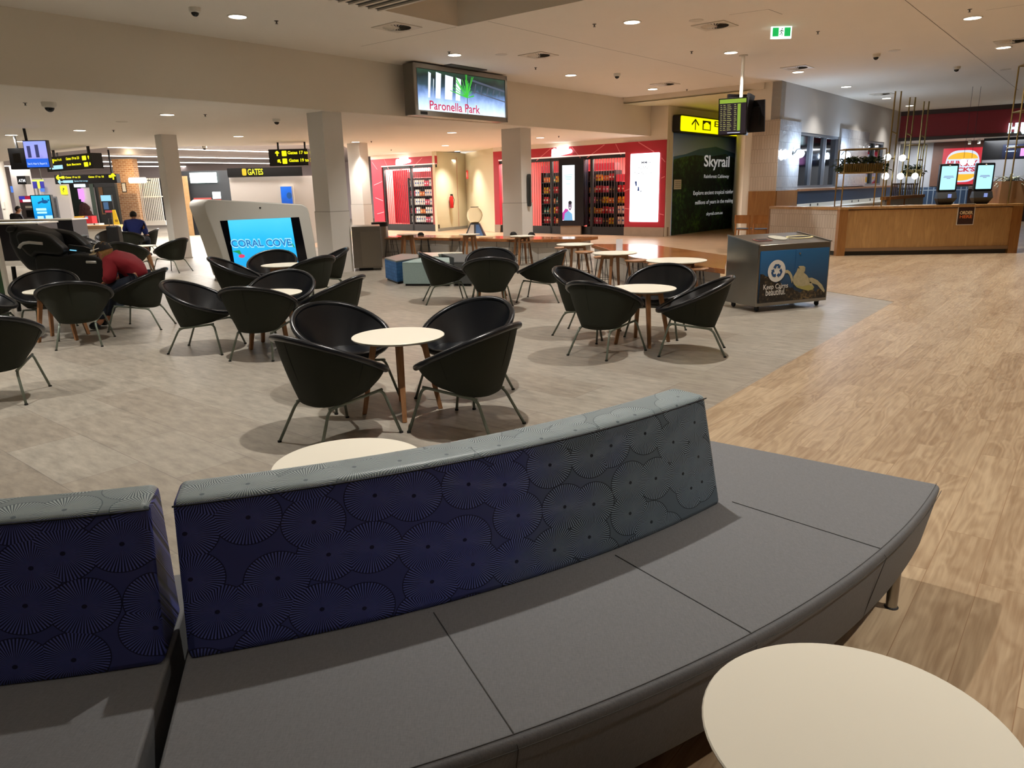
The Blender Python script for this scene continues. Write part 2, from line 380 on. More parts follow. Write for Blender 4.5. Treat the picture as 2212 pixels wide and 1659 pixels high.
# ------------------------------------------------------------------ curved sofa
SCN = Vector((-1.9, 5.5))
def fabric_fan():
    m, nt, b = new_mat('fan patterned vinyl'); N, L = nt.nodes.new, nt.links.new
    tc = N('ShaderNodeTexCoord'); sp = N('ShaderNodeSeparateXYZ'); L(tc.outputs['Object'], sp.inputs[0])
    at = N('ShaderNodeMath'); at.operation = 'ARCTAN2'; L(sp.outputs[1], at.inputs[0]); L(sp.outputs[0], at.inputs[1])
    s = N('ShaderNodeMath'); s.operation = 'MULTIPLY'; s.inputs[1].default_value = 3.9; L(at.outputs[0], s.inputs[0])
    ln = N('ShaderNodeVectorMath'); ln.operation = 'LENGTH'; cxy = N('ShaderNodeCombineXYZ'); L(sp.outputs[0], cxy.inputs[0]); L(sp.outputs[1], cxy.inputs[1]); L(cxy.outputs[0], ln.inputs[0])
    t = N('ShaderNodeMath'); t.operation = 'SUBTRACT'; L(sp.outputs[2], t.inputs[0]); L(ln.outputs['Value'], t.inputs[1])
    cb2 = N('ShaderNodeCombineXYZ'); L(s.outputs[0], cb2.inputs[0]); L(t.outputs[0], cb2.inputs[1])
    vo = N('ShaderNodeTexVoronoi'); vo.voronoi_dimensions = '2D'; vo.inputs['Scale'].default_value = 6.9; vo.inputs['Randomness'].default_value = .6; L(cb2.outputs[0], vo.inputs['Vector'])
    df = N('ShaderNodeVectorMath'); df.operation = 'SUBTRACT'; L(cb2.outputs[0], df.inputs[0]); L(vo.outputs['Position'], df.inputs[1])
    sd = N('ShaderNodeSeparateXYZ'); L(df.outputs[0], sd.inputs[0])
    an = N('ShaderNodeMath'); an.operation = 'ARCTAN2'; L(sd.outputs[1], an.inputs[0]); L(sd.outputs[0], an.inputs[1])
    ra = N('ShaderNodeMath'); ra.operation = 'MULTIPLY'; ra.inputs[1].default_value = 58; L(an.outputs[0], ra.inputs[0])
    si = N('ShaderNodeMath'); si.operation = 'SINE'; L(ra.outputs[0], si.inputs[0])
    lt = N('ShaderNodeMath'); lt.operation = 'LESS_THAN'; lt.inputs[1].default_value = .585; L(vo.outputs['Distance'], lt.inputs[0])
    gt = N('ShaderNodeMath'); gt.operation = 'GREATER_THAN'; gt.inputs[1].default_value = .045; L(vo.outputs['Distance'], gt.inputs[0])
    st = N('ShaderNodeMapRange'); st.inputs[1].default_value = -.4; st.inputs[2].default_value = .4; L(si.outputs[0], st.inputs[0])
    k1 = N('ShaderNodeMath'); k1.operation = 'MULTIPLY'; L(st.outputs[0], k1.inputs[0]); L(lt.outputs[0], k1.inputs[1])
    k2 = N('ShaderNodeMath'); k2.operation = 'MULTIPLY'; L(k1.outputs[0], k2.inputs[0]); L(gt.outputs[0], k2.inputs[1])
    inv = N('ShaderNodeMath'); inv.operation = 'GREATER_THAN'; inv.inputs[1].default_value = .605; L(vo.outputs['Distance'], inv.inputs[0])
    hf = N('ShaderNodeMath'); hf.operation = 'MULTIPLY_ADD'; hf.inputs[1].default_value = .38; L(inv.outputs[0], hf.inputs[0]); L(k2.outputs[0], hf.inputs[2])
    # the print runs from indigo to slate along the bench; upper face is paler and greyer
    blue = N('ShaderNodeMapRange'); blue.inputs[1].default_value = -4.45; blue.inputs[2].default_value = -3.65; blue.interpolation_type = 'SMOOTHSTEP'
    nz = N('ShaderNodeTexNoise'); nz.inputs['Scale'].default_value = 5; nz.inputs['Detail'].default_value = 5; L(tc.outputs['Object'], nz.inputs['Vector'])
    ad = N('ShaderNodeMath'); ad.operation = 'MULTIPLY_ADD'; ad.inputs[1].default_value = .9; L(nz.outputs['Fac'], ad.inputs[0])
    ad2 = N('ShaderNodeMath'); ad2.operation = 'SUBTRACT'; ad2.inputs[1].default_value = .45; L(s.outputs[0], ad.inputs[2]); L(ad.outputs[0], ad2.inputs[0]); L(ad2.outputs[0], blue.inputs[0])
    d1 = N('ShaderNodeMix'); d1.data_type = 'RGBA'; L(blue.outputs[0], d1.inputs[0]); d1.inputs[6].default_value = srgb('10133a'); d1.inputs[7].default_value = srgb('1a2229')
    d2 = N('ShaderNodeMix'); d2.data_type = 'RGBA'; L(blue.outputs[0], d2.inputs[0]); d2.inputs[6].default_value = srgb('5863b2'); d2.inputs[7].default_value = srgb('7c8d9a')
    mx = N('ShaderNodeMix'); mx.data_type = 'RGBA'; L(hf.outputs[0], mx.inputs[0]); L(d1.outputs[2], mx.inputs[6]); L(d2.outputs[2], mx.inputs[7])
    L(mx.outputs[2], b.inputs['Base Color'])
    b.inputs['Roughness'].default_value = .42
    bp = N('ShaderNodeBump'); bp.inputs['Strength'].default_value = .35; bp.inputs['Distance'].default_value = .003; L(hf.outputs[0], bp.inputs['Height']); L(bp.outputs[0], b.inputs['Normal'])
    top = m.copy(); top.name = 'fan patterned vinyl pale'
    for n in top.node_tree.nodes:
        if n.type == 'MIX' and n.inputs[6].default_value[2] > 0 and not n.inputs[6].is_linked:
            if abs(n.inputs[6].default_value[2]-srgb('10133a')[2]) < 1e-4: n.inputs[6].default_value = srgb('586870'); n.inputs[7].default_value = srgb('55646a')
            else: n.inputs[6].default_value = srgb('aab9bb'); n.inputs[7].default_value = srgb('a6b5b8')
    return m, top
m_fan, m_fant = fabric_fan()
def weave(name, col, rough=.75):
    m, nt, b = new_mat(name); N, L = nt.nodes.new, nt.links.new; c = srgb(col)
    tc = N('ShaderNodeTexCoord'); h = None
    for sc in ((420, 60, 420), (60, 420, 60)):
        mp = N('ShaderNodeMapping'); mp.inputs['Scale'].default_value = sc; L(tc.outputs['Object'], mp.inputs[0])
        n = N('ShaderNodeTexNoise'); n.inputs['Scale'].default_value = 1; n.inputs['Detail'].default_value = 2; L(mp.outputs[0], n.inputs['Vector'])
        if h is None: h = n.outputs['Fac']
        else:
            a = N('ShaderNodeMath'); a.operation = 'ADD'; L(h, a.inputs[0]); L(n.outputs['Fac'], a.inputs[1]); h = a.outputs[0]
    mr = N('ShaderNodeMapRange'); mr.inputs[1].default_value = .7; mr.inputs[2].default_value = 1.3; L(h, mr.inputs[0])
    mx = N('ShaderNodeMix'); mx.data_type = 'RGBA'; L(mr.outputs[0], mx.inputs[0]); mx.inputs[6].default_value = tuple(x*.86 for x in c[:3])+(1,); mx.inputs[7].default_value = tuple(x*1.13 for x in c[:3])+(1,)
    L(mx.outputs[2], b.inputs['Base Color']); b.inputs['Roughness'].default_value = rough
    bp = N('ShaderNodeBump'); bp.inputs['Strength'].default_value = .15; bp.inputs['Distance'].default_value = .002; L(h, bp.inputs['Height']); L(bp.outputs[0], b.inputs['Normal'])
    return m
m_seat = weave('charcoal woven seat vinyl', '6b6c6e')
m_steel = mat('brushed steel', 'a9a6a0', .3, 1)
m_thread = mat('seam thread', '4a4a48', .8)
def rnd_prof(pts, r, n=4):
    """round the corners of a closed profile"""
    out = []; m = len(pts)
    for i in range(m):
        p = Vector(pts[i]); a = (Vector(pts[i-1])-p); b = (Vector(pts[(i+1) % m])-p); q = r[i]
        if q == 0: out.append(p); continue
        a = a.normalized()*q; b = b.normalized()*q
        for k in range(n+1):
            t = k/n; out.append(p+a*(1-t)**2+b*t**2)
    return out
def sweep(mb, prof, a0, a1, da=1.0, ends=.0, top_i=None):
    n = max(2, int(abs(a1-a0)/da)+1); rows = []
    for i in range(n):
        a = radians(a0+(a1-a0)*i/(n-1)); rows.append([(p[0]*cos(a), p[0]*sin(a), p[1]) for p in prof])
    mb.grid(rows, closed=True, caps=True)
def sofa(label, a0, a1, b0, b1, seams):
    t = thing('curved_sofa', label, 'sofa', (SCN.x, SCN.y, 0), 0, 'curved sofa modules')
    mb = MB(); sweep(mb, rnd_prof([(3.47, .17), (3.45, .435), (4.55, .435), (4.50, .16)], [.01, .03, .028, .01]), a0, a1)
    mb.build('seat', m_seat, t, bevel=.018)
    th = MB()
    for a in seams:
        a = radians(a); pr = [(3.99, .4365), (4.53, .4365), (4.553, .41), (4.50, .165)]
        th.tube([(r*cos(a), r*sin(a), z) for r, z in pr], .0014, 5)
    for R, z in ((4.532, .4352), (4.552, .41)):
        th.tube([(R*cos(radians(a0+(a1-a0)*i/40)), R*sin(radians(a0+(a1-a0)*i/40)), z) for i in range(41)], .0013, 5)
    th.build('seam_stitching', m_thread, t, smooth='all')
    prof = rnd_prof([(3.70, .43), (3.725, .85), (3.875, .845), (3.965, .43)], [.0, .03, .02, .0])
    mb = MB(); nn = len(prof); n = int(abs(b1-b0))*2+1; rows = []
    for i in range(n):
        q = b0+(b1-b0)*i/(n-1)
        a = radians(q); rows.append([(p[0]*cos(a), p[0]*sin(a), p[1]) for p in prof])
    mb.grid(rows, closed=True, caps=True)
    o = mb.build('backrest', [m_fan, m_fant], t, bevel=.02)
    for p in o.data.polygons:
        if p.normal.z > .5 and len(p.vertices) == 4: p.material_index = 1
    pi2 = MB(); pi2.tube([(3.878*cos(radians(b0+(b1-b0)*i/40)), 3.878*sin(radians(b0+(b1-b0)*i/40)), .831) for i in range(41)], .0025, 6)
    pi2.build('piping', mat('dark piping', '23262c', .6), o, smooth='all')
    for R, a in ((4.475, a1-3.6), (3.6, a1-4.2), (4.38, a0+4), (3.6, a0+4)):
        a = radians(a); lm = MB(); c = Vector((R*cos(a), R*sin(a)))
        lm.tube([(c.x, c.y, 0.004), (c.x, c.y, .17)], .021, 16); l = lm.build('leg', m_steel, t, smooth=True)
        MB().lathe([(.026, 0), (.026, .006), (.02, .01)], 14, (c.x, c.y)).build('foot_pad', mat('black rubber', '141414', .7), l)
    return t
sofa('long curved sofa module with blue and slate fan-patterned backrest and open right end', -74.9, -37.9, -74.8, -47.4, (-46.9, -56.1, -65.4))
sofa('curved sofa module with indigo fan-patterned backrest, cut off at the left edge', -107, -75.5, -107, -75.6, (-84.8, -94.2))

# ------------------------------------------------------------------ round lounge tables
m_top = mat('white laminate', 'e9e4d4', .38, var=.015, vscale=3)
m_oak = planks('oak table wood', (0, pi/2, 0), .5, 3, '8d5f3c', 'b5855a', rings=.3, rough=.45)
def round_table(label, x, y, h=.585, r=.34, rz=0, spread=.285, group='round white lounge tables'):
    t = thing('round_table', label, 'table', (x, y, 0), rz, group)
    MB().lathe([(.001, h-.018), (r-.012, h-.018), (r-.002, h-.009), (r, h-.003), (r-.003, h), (.001, h)], 64).build('tabletop', m_top, t, smooth=True)
    mb = MB()
    for k in (0, 1): mb.box(0, 0, h-.018-.03, r*1.2, .03, .06, pi/4+k*pi/2)
    mb.build('apron', m_oak, t)
    for k in range(4):
        a = pi/4+k*pi/2; q = .175*r/.34
        top = Vector((q*cos(a), q*sin(a), h-.018)); bot = Vector((spread*r/.34*cos(a), spread*r/.34*sin(a), 0.004))
        mb = MB(); dx = Vector((cos(a), sin(a), 0)); dy = Vector((-sin(a), cos(a), 0))
        rows = [[c+dx*sx*w+dy*sy*w for sx, sy in ((-1, -1), (1, -1), (1, 1), (-1, 1))] for c, w in ((bot, .016), (top, .024))]
        mb.grid(rows, closed=True, caps=True); l = mb.build('leg', m_oak, t)
        MB().lathe([(.012, 0), (.012, .004)], 10, (bot.x, bot.y)).build('glide', mat('black rubber', '141414', .7), l)
    return t
GT = 'round white lounge tables'
TBL = [((-.83, 5.34), .585, .34, -.6, 'white round table with four tub chairs, nearest behind the sofa'),
       ((.68, 1.25), .53, .305, .3, 'large-looking white round table in the bottom right corner beside the sofa'),
       ((-.68, 2.86), .53, .31, .9, 'white round tabletop peeking over the top of the sofa backrest')]
for (x, y), h, r, a, lab in TBL: round_table(lab, x, y, h, r, a)

# ------------------------------------------------------------------ tub chairs
m_leather = mat('black leather', '101318', .28, bump=.12, bscale=240, spec=.5)
m_olive = mat('dark olive fabric', '22251a', .9, bump=.3, bscale=500, var=.12, vscale=300)
m_leg = mat('sage painted steel', '6f776a', .38, .1)
m_rub = mat('black rubber', '141414', .7)
def chair_parts(t):
    K = 40
    def rim(a, inset=0, dz=0):      # a: 0 at front (+y)
        rx, ry = .375-inset, .345-inset
        # pinched front: the shell narrows to the seat front
        c = cos(a); w = rx*(1-.10*max(0, c)**2); y = ry*c+.0
        f = (1-c)/2
        return Vector((w*sin(a), y-.02*f, .415+.325*f**1.05+dz))
    def bot(a):
        c = cos(a); f = (1-c)/2
        q = (abs(sin(a))**3.2+abs(c)**3.2)**(-1/3.2); return Vector((.205*sin(a)*q, .215*c*q-.0, .345-.08*f))
    rows = []
    for j in range(9):
        s = j/8; row = []
        for i in range(K):
            a = 2*pi*i/K; p = rim(a, .008).lerp(bot(a), s)
            bulge = .010*sin(pi*s); p = p+Vector((sin(a), cos(a), -.25))*bulge
            row.append(p)
        rows.append(row)
    c = Vector((0, 0, .30)); rows.append([bot(2*pi*i/K).lerp(c, .35)+Vector((0, 0, -.012)) for i in range(K)])
    mb = MB(); mb.grid(rows, closed=True); n = len(mb.v); mb.f.append(tuple(range(n-K, n))); mb.mi.append(0)
    mb.build('shell', m_olive, t, smooth='all')
    mb = MB(); mb.loop([rim(2*pi*i/K) for i in range(K)], .0215, 10)
    mb.build('rim', m_leather, t, smooth='all')
    rows = []
    for j in range(8):
        s = j/7; row = []
        for i in range(K):
            a = 2*pi*i/K; p0 = rim(a, .012, .004); c = cos(a); f = (1-c)/2
            p1 = Vector((.225*sin(a), .225*c, .375-.03*f))
            p = p0.lerp(p1, s); p = p+Vector((sin(a), cos(a), -.2))*(.008*sin(pi*s)); row.append(p)
        rows.append(row)
    rows.append([Vector((.05*sin(2*pi*i/K), .05*cos(2*pi*i/K), .36)) for i in range(K)])
    mb = MB(); mb.grid(rows[::-1], closed=True); n = len(mb.v)
    mb.build('lining', m_leather, t, smooth='all')
    rows = []
    for z, q in ((.345, .90), (.36, 1.0), (.392, 1.03), (.408, .97), (.416, .8), (.42, .4)):
        rows.append([Vector((0.235*q*sin(-2*pi*i/K), .25*q*cos(-2*pi*i/K)+.015, z-(.02 if cos(2*pi*i/K) < 0 else 0)*-cos(2*pi*i/K)*1)) for i in range(K)])
    mb = MB(); mb.grid(rows[::-1][::-1], closed=True, caps=True); mb.build('seat_cushion', m_leather, t, smooth='all')
    for s in (-1, 0, 1):
        mb = MB(); a = pi+s*1.5; mb.tube([rim(a, -.003).lerp(bot(a), q/8)+Vector((sin(a), cos(a), -.25))*(.0105*sin(pi*q/8)-.0055) for q in range(9)], .0018, 4)
        mb.build('back_seam', mat('olive seam', '15160f', .9), t)
    for s in (-1, 1):
        mb = MB(); r = .0105
        fr, re = Vector((s*.225, .215, .318)), Vector((s*.175, -.19, .262))
        mb.tube([fr, re], r, 8); mb.build('side_rail', m_leg, t, smooth='all')
        for (c, foot, other) in ((fr, Vector((s*.295, .30, 0.004)), re), (re, Vector((s*.225, -.32, 0.004)), fr)):
            d1 = (other-c).normalized(); d2 = (foot-c).normalized(); pts = []
            for k in range(6):
                u = k/5; pts.append(c+d1*.05*(1-u)**2+d2*.05*u**2)
            mb = MB(); mb.tube(pts+[foot], r, 8); l = mb.build('leg', m_leg, t, smooth='all')
            MB().lathe([(.014, 0), (.014, .012)], 10, (foot.x, foot.y)).build('glide', m_rub, l)
GC = 'black and olive tub chairs'
chair0 = thing('tub_chair', '-', 'chair', (0, 0, 0), 0, GC); chair_parts(chair0)
_first = [True]
def chair(x, y, rz, label):
    """rz: heading of the seat front, degrees from +x"""
    r = radians(rz-90)
    if _first[0]:
        _first[0] = False; chair0.location = (x, y, 0); chair0.rotation_euler = (0, 0, r); chair0['label'] = label; return chair0
    return dup(chair0, (x, y, 0), r, label)
def chair_px(px, py, rz, label, z=0):
    p = P(px, py, z); return chair(p.x, p.y, rz, label)
CHAIRS = [
 (-1.19, 4.79, 50, 'tub chair seen from behind, left of the nearest table with a full tabletop'),
 (-.31, 4.93, 150, 'tub chair seen from behind, right of the nearest white table, above the sofa backrest'),
 (-1.32, 5.72, 314, 'tub chair showing its black inside, back left of the nearest white round table'),
 (-.36, 5.76, 235, 'tub chair showing its black inside, back right of the nearest white round table'),
 (.94, 7.24, 50, 'tub chair seen from behind, front left of the round table near the recycling bin'),
 (.86, 8.24, 332, 'tub chair back left of the round table near the recycling bin, behind another chair'),
 (1.66, 8.14, 242, 'tub chair facing us behind the round table near the recycling bin'),
 (1.80, 7.19, 165, 'tub chair front right of the round table, closest to the recycling bin'),
 (-3.30, 7.85, 356, 'tub chair opening to the right, just right of the man in red'),
 (-2.57, 7.52, 84, 'tub chair seen straight from behind in the middle left of the hall'),
 (-2.62, 8.42, 268, 'tub chair facing us behind the round table in the middle left of the hall'),
 (-1.96, 8.06, 166, 'tub chair facing left, right of the round table in the middle left of the hall'),
 (-4.05, 11.0, 10, 'tub chair turned right just in front of the white game kiosk, left of its table'),
 (-3.76, 11.8, 275, 'tub chair facing us directly in front of the blue game screen'),
 (-2.95, 10.94, 145, 'tub chair with its back to us, front right of the table by the game kiosk'),
 (-2.98, 12.12, 200, 'tub chair at the back right of the game kiosk table, near the steel bin cabinet'),
 (-.96, 11.0, 12, 'tub chair opening right in front of the pale hexagonal ottomans'),
 (-.26, 10.16, 90, 'tub chair seen straight from behind in the centre, before the bench with stools'),
 (-.28, 11.22, 270, 'tub chair facing us in the centre, mostly hidden by another'),
 (.47, 10.95, 162, 'centre tub chair facing left beside the low stools'),
 (-5.8, 9.22, 290, 'tub chair facing us in front of the massage chair'),
 (-4.93, 8.36, 112, 'tub chair seen from behind at the table of the man in red'),
 (-4.72, 9.36, 182, 'tub chair in which the man in the red shirt sits'),
 (-6.12, 8.5, 15, 'tub chair cut by the left edge beside the small white table'),
 (-4.28, 5.98, 112, 'tub chair cut off by the left edge of the photo, nearest on that side'),
 (-10.45, 20.7, 100, 'tub chair under the man in the blue shirt'),
 (-10.5, 21.75, 190, 'tub chair right of the man in the blue shirt, partly hidden'),
 (-11.5, 20.4, 15, 'tub chair left of the black suitcase, near the man in blue'),
 (-11.4, 21.5, 285, 'tub chair facing us behind the black suitcase'),
 (-7.98, 15.75, 80, 'tub chair with its back to us behind the head of the man in red'),
 (-7.5, 16.6, 165, 'tub chair near the slim column, right of the man in red'),
 (-8.85, 16.1, 20, 'tub chair half hidden by the cap of the man in red'),
]
for c in CHAIRS: chair(*c)
round_table('white round table between the tub chairs near the recycling bin', 1.39, 7.66, rz=-.7)
round_table('white round table in the middle left of the hall among four tub chairs', -2.6, 7.98, rz=0)
round_table('white round table in front of the white game kiosk', -3.42, 11.3, rz=-.78)
round_table('round table behind the centre tub chair, only legs in view', -.27, 10.68, rz=0)
round_table('white round table beside the man in the red shirt', -5.36, 8.72, rz=.2)
round_table('round table behind the head of the man in red', -8.25, 16.75, rz=.6)
# ------------------------------------------------------------------ far shops and walls
m_red = mat('shop red', 'b3182c', .45)
m_redl = mat('shop pink line', 'e07a80', .5)
m_blk = mat('black frame', '0c0c0e', .45)
m_stone = mat('stone plinth', '9c8a78', .6, var=.15)
m_white = mat('white paint', 'dcd8ce', .6)
g_white = glow('white sign light', 'ffffff', 3.5)
m_shopwall = mat('shop interior wall', 'b04a48', .7)
A2 = P(1443, 299, 3.08).to_2d(); B2 = P(1434, 511).to_2d(); B2 = (A2+B2)/2
_d = (B2-P(1152, 320, 3.08).to_2d()).normalized(); A2 = B2-_d*8.2; A2 = A2+_d*onp(1067, 400, A2, B2)[0]
B1 = P(946, 500).to_2d(); A1 = P(804, 345, 3.03).to_2d(); _d1 = (B1-A1).normalized(); A1 = A1-_d1*.1
def wallbox(name, A, B, z0, z1, mt, th=.12, back=True):
    A, B = Vector(A[:2]), Vector(B[:2]); d = (B-A).normalized(); n = Vector((-d.y, d.x))*th
    return struct(name, MB().prism([(p.x, p.y) for p in (A, B, B+n, A+n)], z0, z1), mt)
def line(mb, p, q, w=.02, y=-.012):
    p, q = Vector(p), Vector(q); d = (q-p).normalized(); n = Vector((-d.y, d.x))*w
    mb.add([(a.x, y, a.y) for a in (p-n, q-n, q+n, p+n)], [(0, 1, 2, 3)])
def scribble(mb, s0, z0, w, h, y):
    """two rows of fat brush strokes that slope upwards"""
    for (x, a, b) in ((.06, .1, .72), (.14, .3, .8), (.22, .1, .7), (.30, .25, .9), (.38, .3, .95), (.46, .3, .9), (.55, .35, 1.0), (.62, .4, .85), (.70, .4, 1.08), (.78, .4, .9)):
        mb.tube([(s0+w*x, y, z0+h*a), (s0+w*(x+.03), y, z0+h*b)], w*.045, 8)
    mb.tube([(s0+w*.04, y, z0), (s0+w*.4, y, z0+h*.15), (s0+w*.93, y, z0+h*.36)], [w*.04, w*.06, w*.06], 8)
    mb.sphere((s0+w*.93, y, z0+h*.42), w*.08, 10, 6)
def shop(A, B, label, zt=3.05, zg=2.70, g0=0, g1=3.3, posts=(), lines=(), sign=None, deep=3.2):
    L = (Vector(B)-Vector(A)).length
    t = panel('storefront', label, 'shop front', A, B)
    mb = MB(); mb.bx(0, L, 0, .15, zg, zt); mb.bx(0, g0, 0, .15, .3, zg) if g0 > .05 else None
    if g1 < L-.05: mb.bx(g1, L, -.05, .08, .3, zg); mb.bx(g1, L, -.05, .0, zg, zt)
    mb.build('red_fascia', m_red, t)
    mb = MB()
    cl = lambda p: (max(.02, min(L-.02, p[0])), min(zt-.02, p[1]))
    for a, b in lines:
        a, b = cl(a), cl(b)
        line(mb, a, b, .014, -.056 if a[0] > g1 or b[0] > g1 else -.006)
    if lines: mb.build('pink_line_pattern', m_redl, t)
    if g1 < L-.05: MB().bx(g1, L+.0, -.07, .25, 0, .3).build('stone_plinth', m_stone, t)
    if g0 > .05: MB().bx(0, g0, -.02, .2, 0, .3).build('stone_plinth', m_stone, t)
    fr = MB(); fr.bx(g0, g1, .04, .12, 0, .28); fr.bx(g0, g1, .04, .12, zg-.12, zg)
    for p in posts: fr.bx(p-.05, p+.05, .04, .14, 0, zg)
    fr.build('black_door_frame', m_blk, t)
    gb = MB(); n = int((g1-g0)/.11)
    for i in range(n): x = g0+(i+.5)*(g1-g0)/n; gb.bx(x-.006, x+.006, .06, .075, .25, zg-.1)
    gb.build('security_grille', mat('grille', '2a2224', .5), t)
    if sign:
        sb = MB(); scribble(sb, sign[0], sign[1], sign[2], sign[3], -.06); sb.build('lit_lettering', g_white, t, smooth='all')
    MB().bx(g0, g1, -.02, .12, zg-.005, zg+.04).build('light_trim', mat('light trim', 'e8c8c0', .5, emit=.6), t)
    # interior
    s = MB(); s.bx(0, L-.35, deep, deep+.1, 0, 3.0); s.bx(0, .1, .2, deep, 0, 3.0); s.bx(L-.45, L-.35, .2, deep, 0, 3.0)
    o = struct('wall_shop', s, m_shopwall); o.location = t.location; o.rotation_euler = t.rotation_euler
    s = MB(); s.bx(0, L-.35, .2, deep, 2.95, 3.0); o = struct('ceiling_shop', s, m_white); o.location = t.location; o.rotation_euler = t.rotation_euler
    for i in range(2):
        ld = bpy.data.lights.new('shop_light', 'AREA'); ld.shape = 'RECTANGLE'; ld.size = L*.4; ld.size_y = 1.2; ld.energy = 420; ld.color = (1, .9, .8)
        lo = bpy.data.objects.new('shop_light', ld); COL.objects.link(lo); lo.location = t.matrix_basis @ Vector((L*(.27+.46*i), 1.0, 2.9)); lo.rotation_euler = t.rotation_euler
    return t, L
def s2(px, py): return onp(px, py, A2, B2)
def s1(px, py): return onp(px, py, A1, B1)
L2 = (B2-A2).length; zz = 2.70
ln = [(s2(1159, 347), s2(1190, 318)), (s2(1236, 318), s2(1254, 341)), (s2(1268, 341), s2(1306, 309)), (s2(1330, 308), s2(1342, 335)), (s2(1381, 302), s2(1415, 328)), (s2(1431, 341), s2(1441, 350)), (s2(1430, 385), s2(1441, 381)), (s2(1427, 462), s2(1438, 464)), (s2(1350, 413), s2(1362, 408)), (s2(1351, 450), s2(1361, 451))]
shop2, _ = shop(A2, B2, 'wide red fronted shop with white lit lettering beside the rainforest poster', g0=s2(1079, 420)[0], g1=s2(1351, 420)[0],
     posts=[s2(1189, 420)[0], s2(1276, 420)[0]], lines=ln, sign=(s2(1193, 330)[0], 2.75, s2(1237, 330)[0]-s2(1193, 330)[0], .33))
ln = [(s1(830, 343), s1(840, 367)), (s1(893, 360), s1(912, 341)), (s1(804, 350), s1(815, 366)), (s1(808, 400), s1(826, 392)), (s1(811, 427), s1(828, 434)), (s1(815, 462), s1(830, 458))]
shop1, L1 = shop(A1, B1, 'smaller red fronted shop behind the white column at centre left', zt=3.03, g0=s1(828, 420)[0], g1=(B1-A1).length, posts=[s1(830, 430)[0], s1(889, 430)[0]],
     lines=ln, sign=(s1(857, 352)[0], 2.76, s1(889, 352)[0]-s1(857, 352)[0], .28), deep=1.6)
# lightbox poster with summer plans, totem screen
t = panel('lightbox_poster', 'tall glowing white poster reading SUMMER PLANS TAKING OFF? on the red wall', 'poster', A2, B2)
a, b = s2(1364, 410)[0], s2(1425, 410)[0]; z1 = s2(1395, 331)[1]; z0 = s2(1392, 479)[1]
MB().xz(rrect(a, b, z0, z1, .03), -.09, -.05).build('lit_face', glow('poster white light', 'ffffff', 2.6), t)
mb = MB(); w = b-a
for s_, x0, x1, zc in (('SUMMER', .24, .74, .865), ('PLANS', .3, .68, .79), ('TAKING OFF?', .13, .87, .71)):
    put_text(mb, s_, a+w*x0, a+w*x1, z0+(z1-z0)*(zc-.018), z0+(z1-z0)*(zc+.024), -.093, .006)
mb.build('lettering', mat('navy ink', '16245c', .6), t)
mb = MB(); mb.xz([(a+w*.17, z0+(z1-z0)*.6), (a+w*.24, z0+(z1-z0)*.6), (a+w*.25, z0+(z1-z0)*.53), (a+w*.2, z0+(z1-z0)*.53)], -.093, -.091); mb.xz([(a+w*.28, z0+(z1-z0)*.52), (a+w*.32, z0+(z1-z0)*.52), (a+w*.34, z0+(z1-z0)*.46), (a+w*.27, z0+(z1-z0)*.455)], -.093, -.091)
mb.xz([(a+w*.36, z0+(z1-z0)*.445), (a+w*.41, z0+(z1-z0)*.47), (a+w*.41, z0+(z1-z0)*.445)], -.093, -.091)
mb.build('blue_print', mat('blue ink', '2c62d8', .6), t)
K0 = P(1212, 507).to_2d(); K1 = P(1240, 507).to_2d()
t = panel('advertising_totem', 'black advertising totem with a smiling man on its tall screen', 'advertising screen', K0, K1)
w = (K1-K0).length; dz = 2.62
MB().bx(-.02, w+.25, 0, .5, 0, .32).build('stone_base', m_stone, t)
MB().bx(-.06, w+.05+.32, -.05, .55, .32, dz).build('housing', mat('dark navy housing', '10131f', .35), t)
sa, sb = onp(1216, 420, K0, K1)[0], onp(1242, 420, K0, K1)[0]; z0 = onp(1228, 476, K0, K1)[1]; z1 = onp(1228, 357, K0, K1)[1]
sc = MB().bx(sa, sb, -.06, -.05, z0, z1).build('screen', glow('pale screen', 'eefbfb', 1.5), t)
w = sb-sa; h = z1-z0
mb = MB(); mb.xz([(sa, z0+.02), (sa, z0+h*.14), (sa+w*.25, z0+h*.22), (sa+w*.5, z0+h*.2), (sa+w*.3, z0)], -.063, -.061); mb.build('magenta_shape', glow('magenta screen', 'c03a9a', 1), sc)
mb = MB(); mb.xz([(sa+w*.12, z0), (sa+w*.2, z0+h*.13), (sa+w*.5, z0+h*.18), (sa+w*.8, z0+h*.12), (sa+w*.85, z0)], -.066, -.064); mb.build('blue_shirt', glow('shirt screen', '6fa6cf', 1), sc)
mb = MB(); mb.xz(ell(sa+w*.63, z0+h*.27, w*.15, h*.085), -.067, -.066); mb.build('face', glow('face screen', '7d6a80', .9), sc)
mb = MB(); mb.xz(ell(sa+w*.64, z0+h*.325, w*.15, h*.035), -.069, -.067); mb.build('dark_hair', glow('hair screen', '1c1c2c', .8), sc)
mb = MB(); mb.xz(ell(sa+w*.62, z0+h*.232, w*.07, h*.01), -.070, -.069); mb.build('smile', glow('smile screen', 'f4f0f0', 1), sc)
mb = MB()
for i, (q, ww) in enumerate(((.82, .7), (.79, .6), (.765, .62), (.74, .45), (.66, .35))): mb.bx(sa+w*(.5-ww/2), sa+w*(.5+ww/2), -.063, -.061, z0+h*q, z0+h*(q+.012))
mb.build('text_lines', glow('teal text', '9fd6d4', 1), sc)
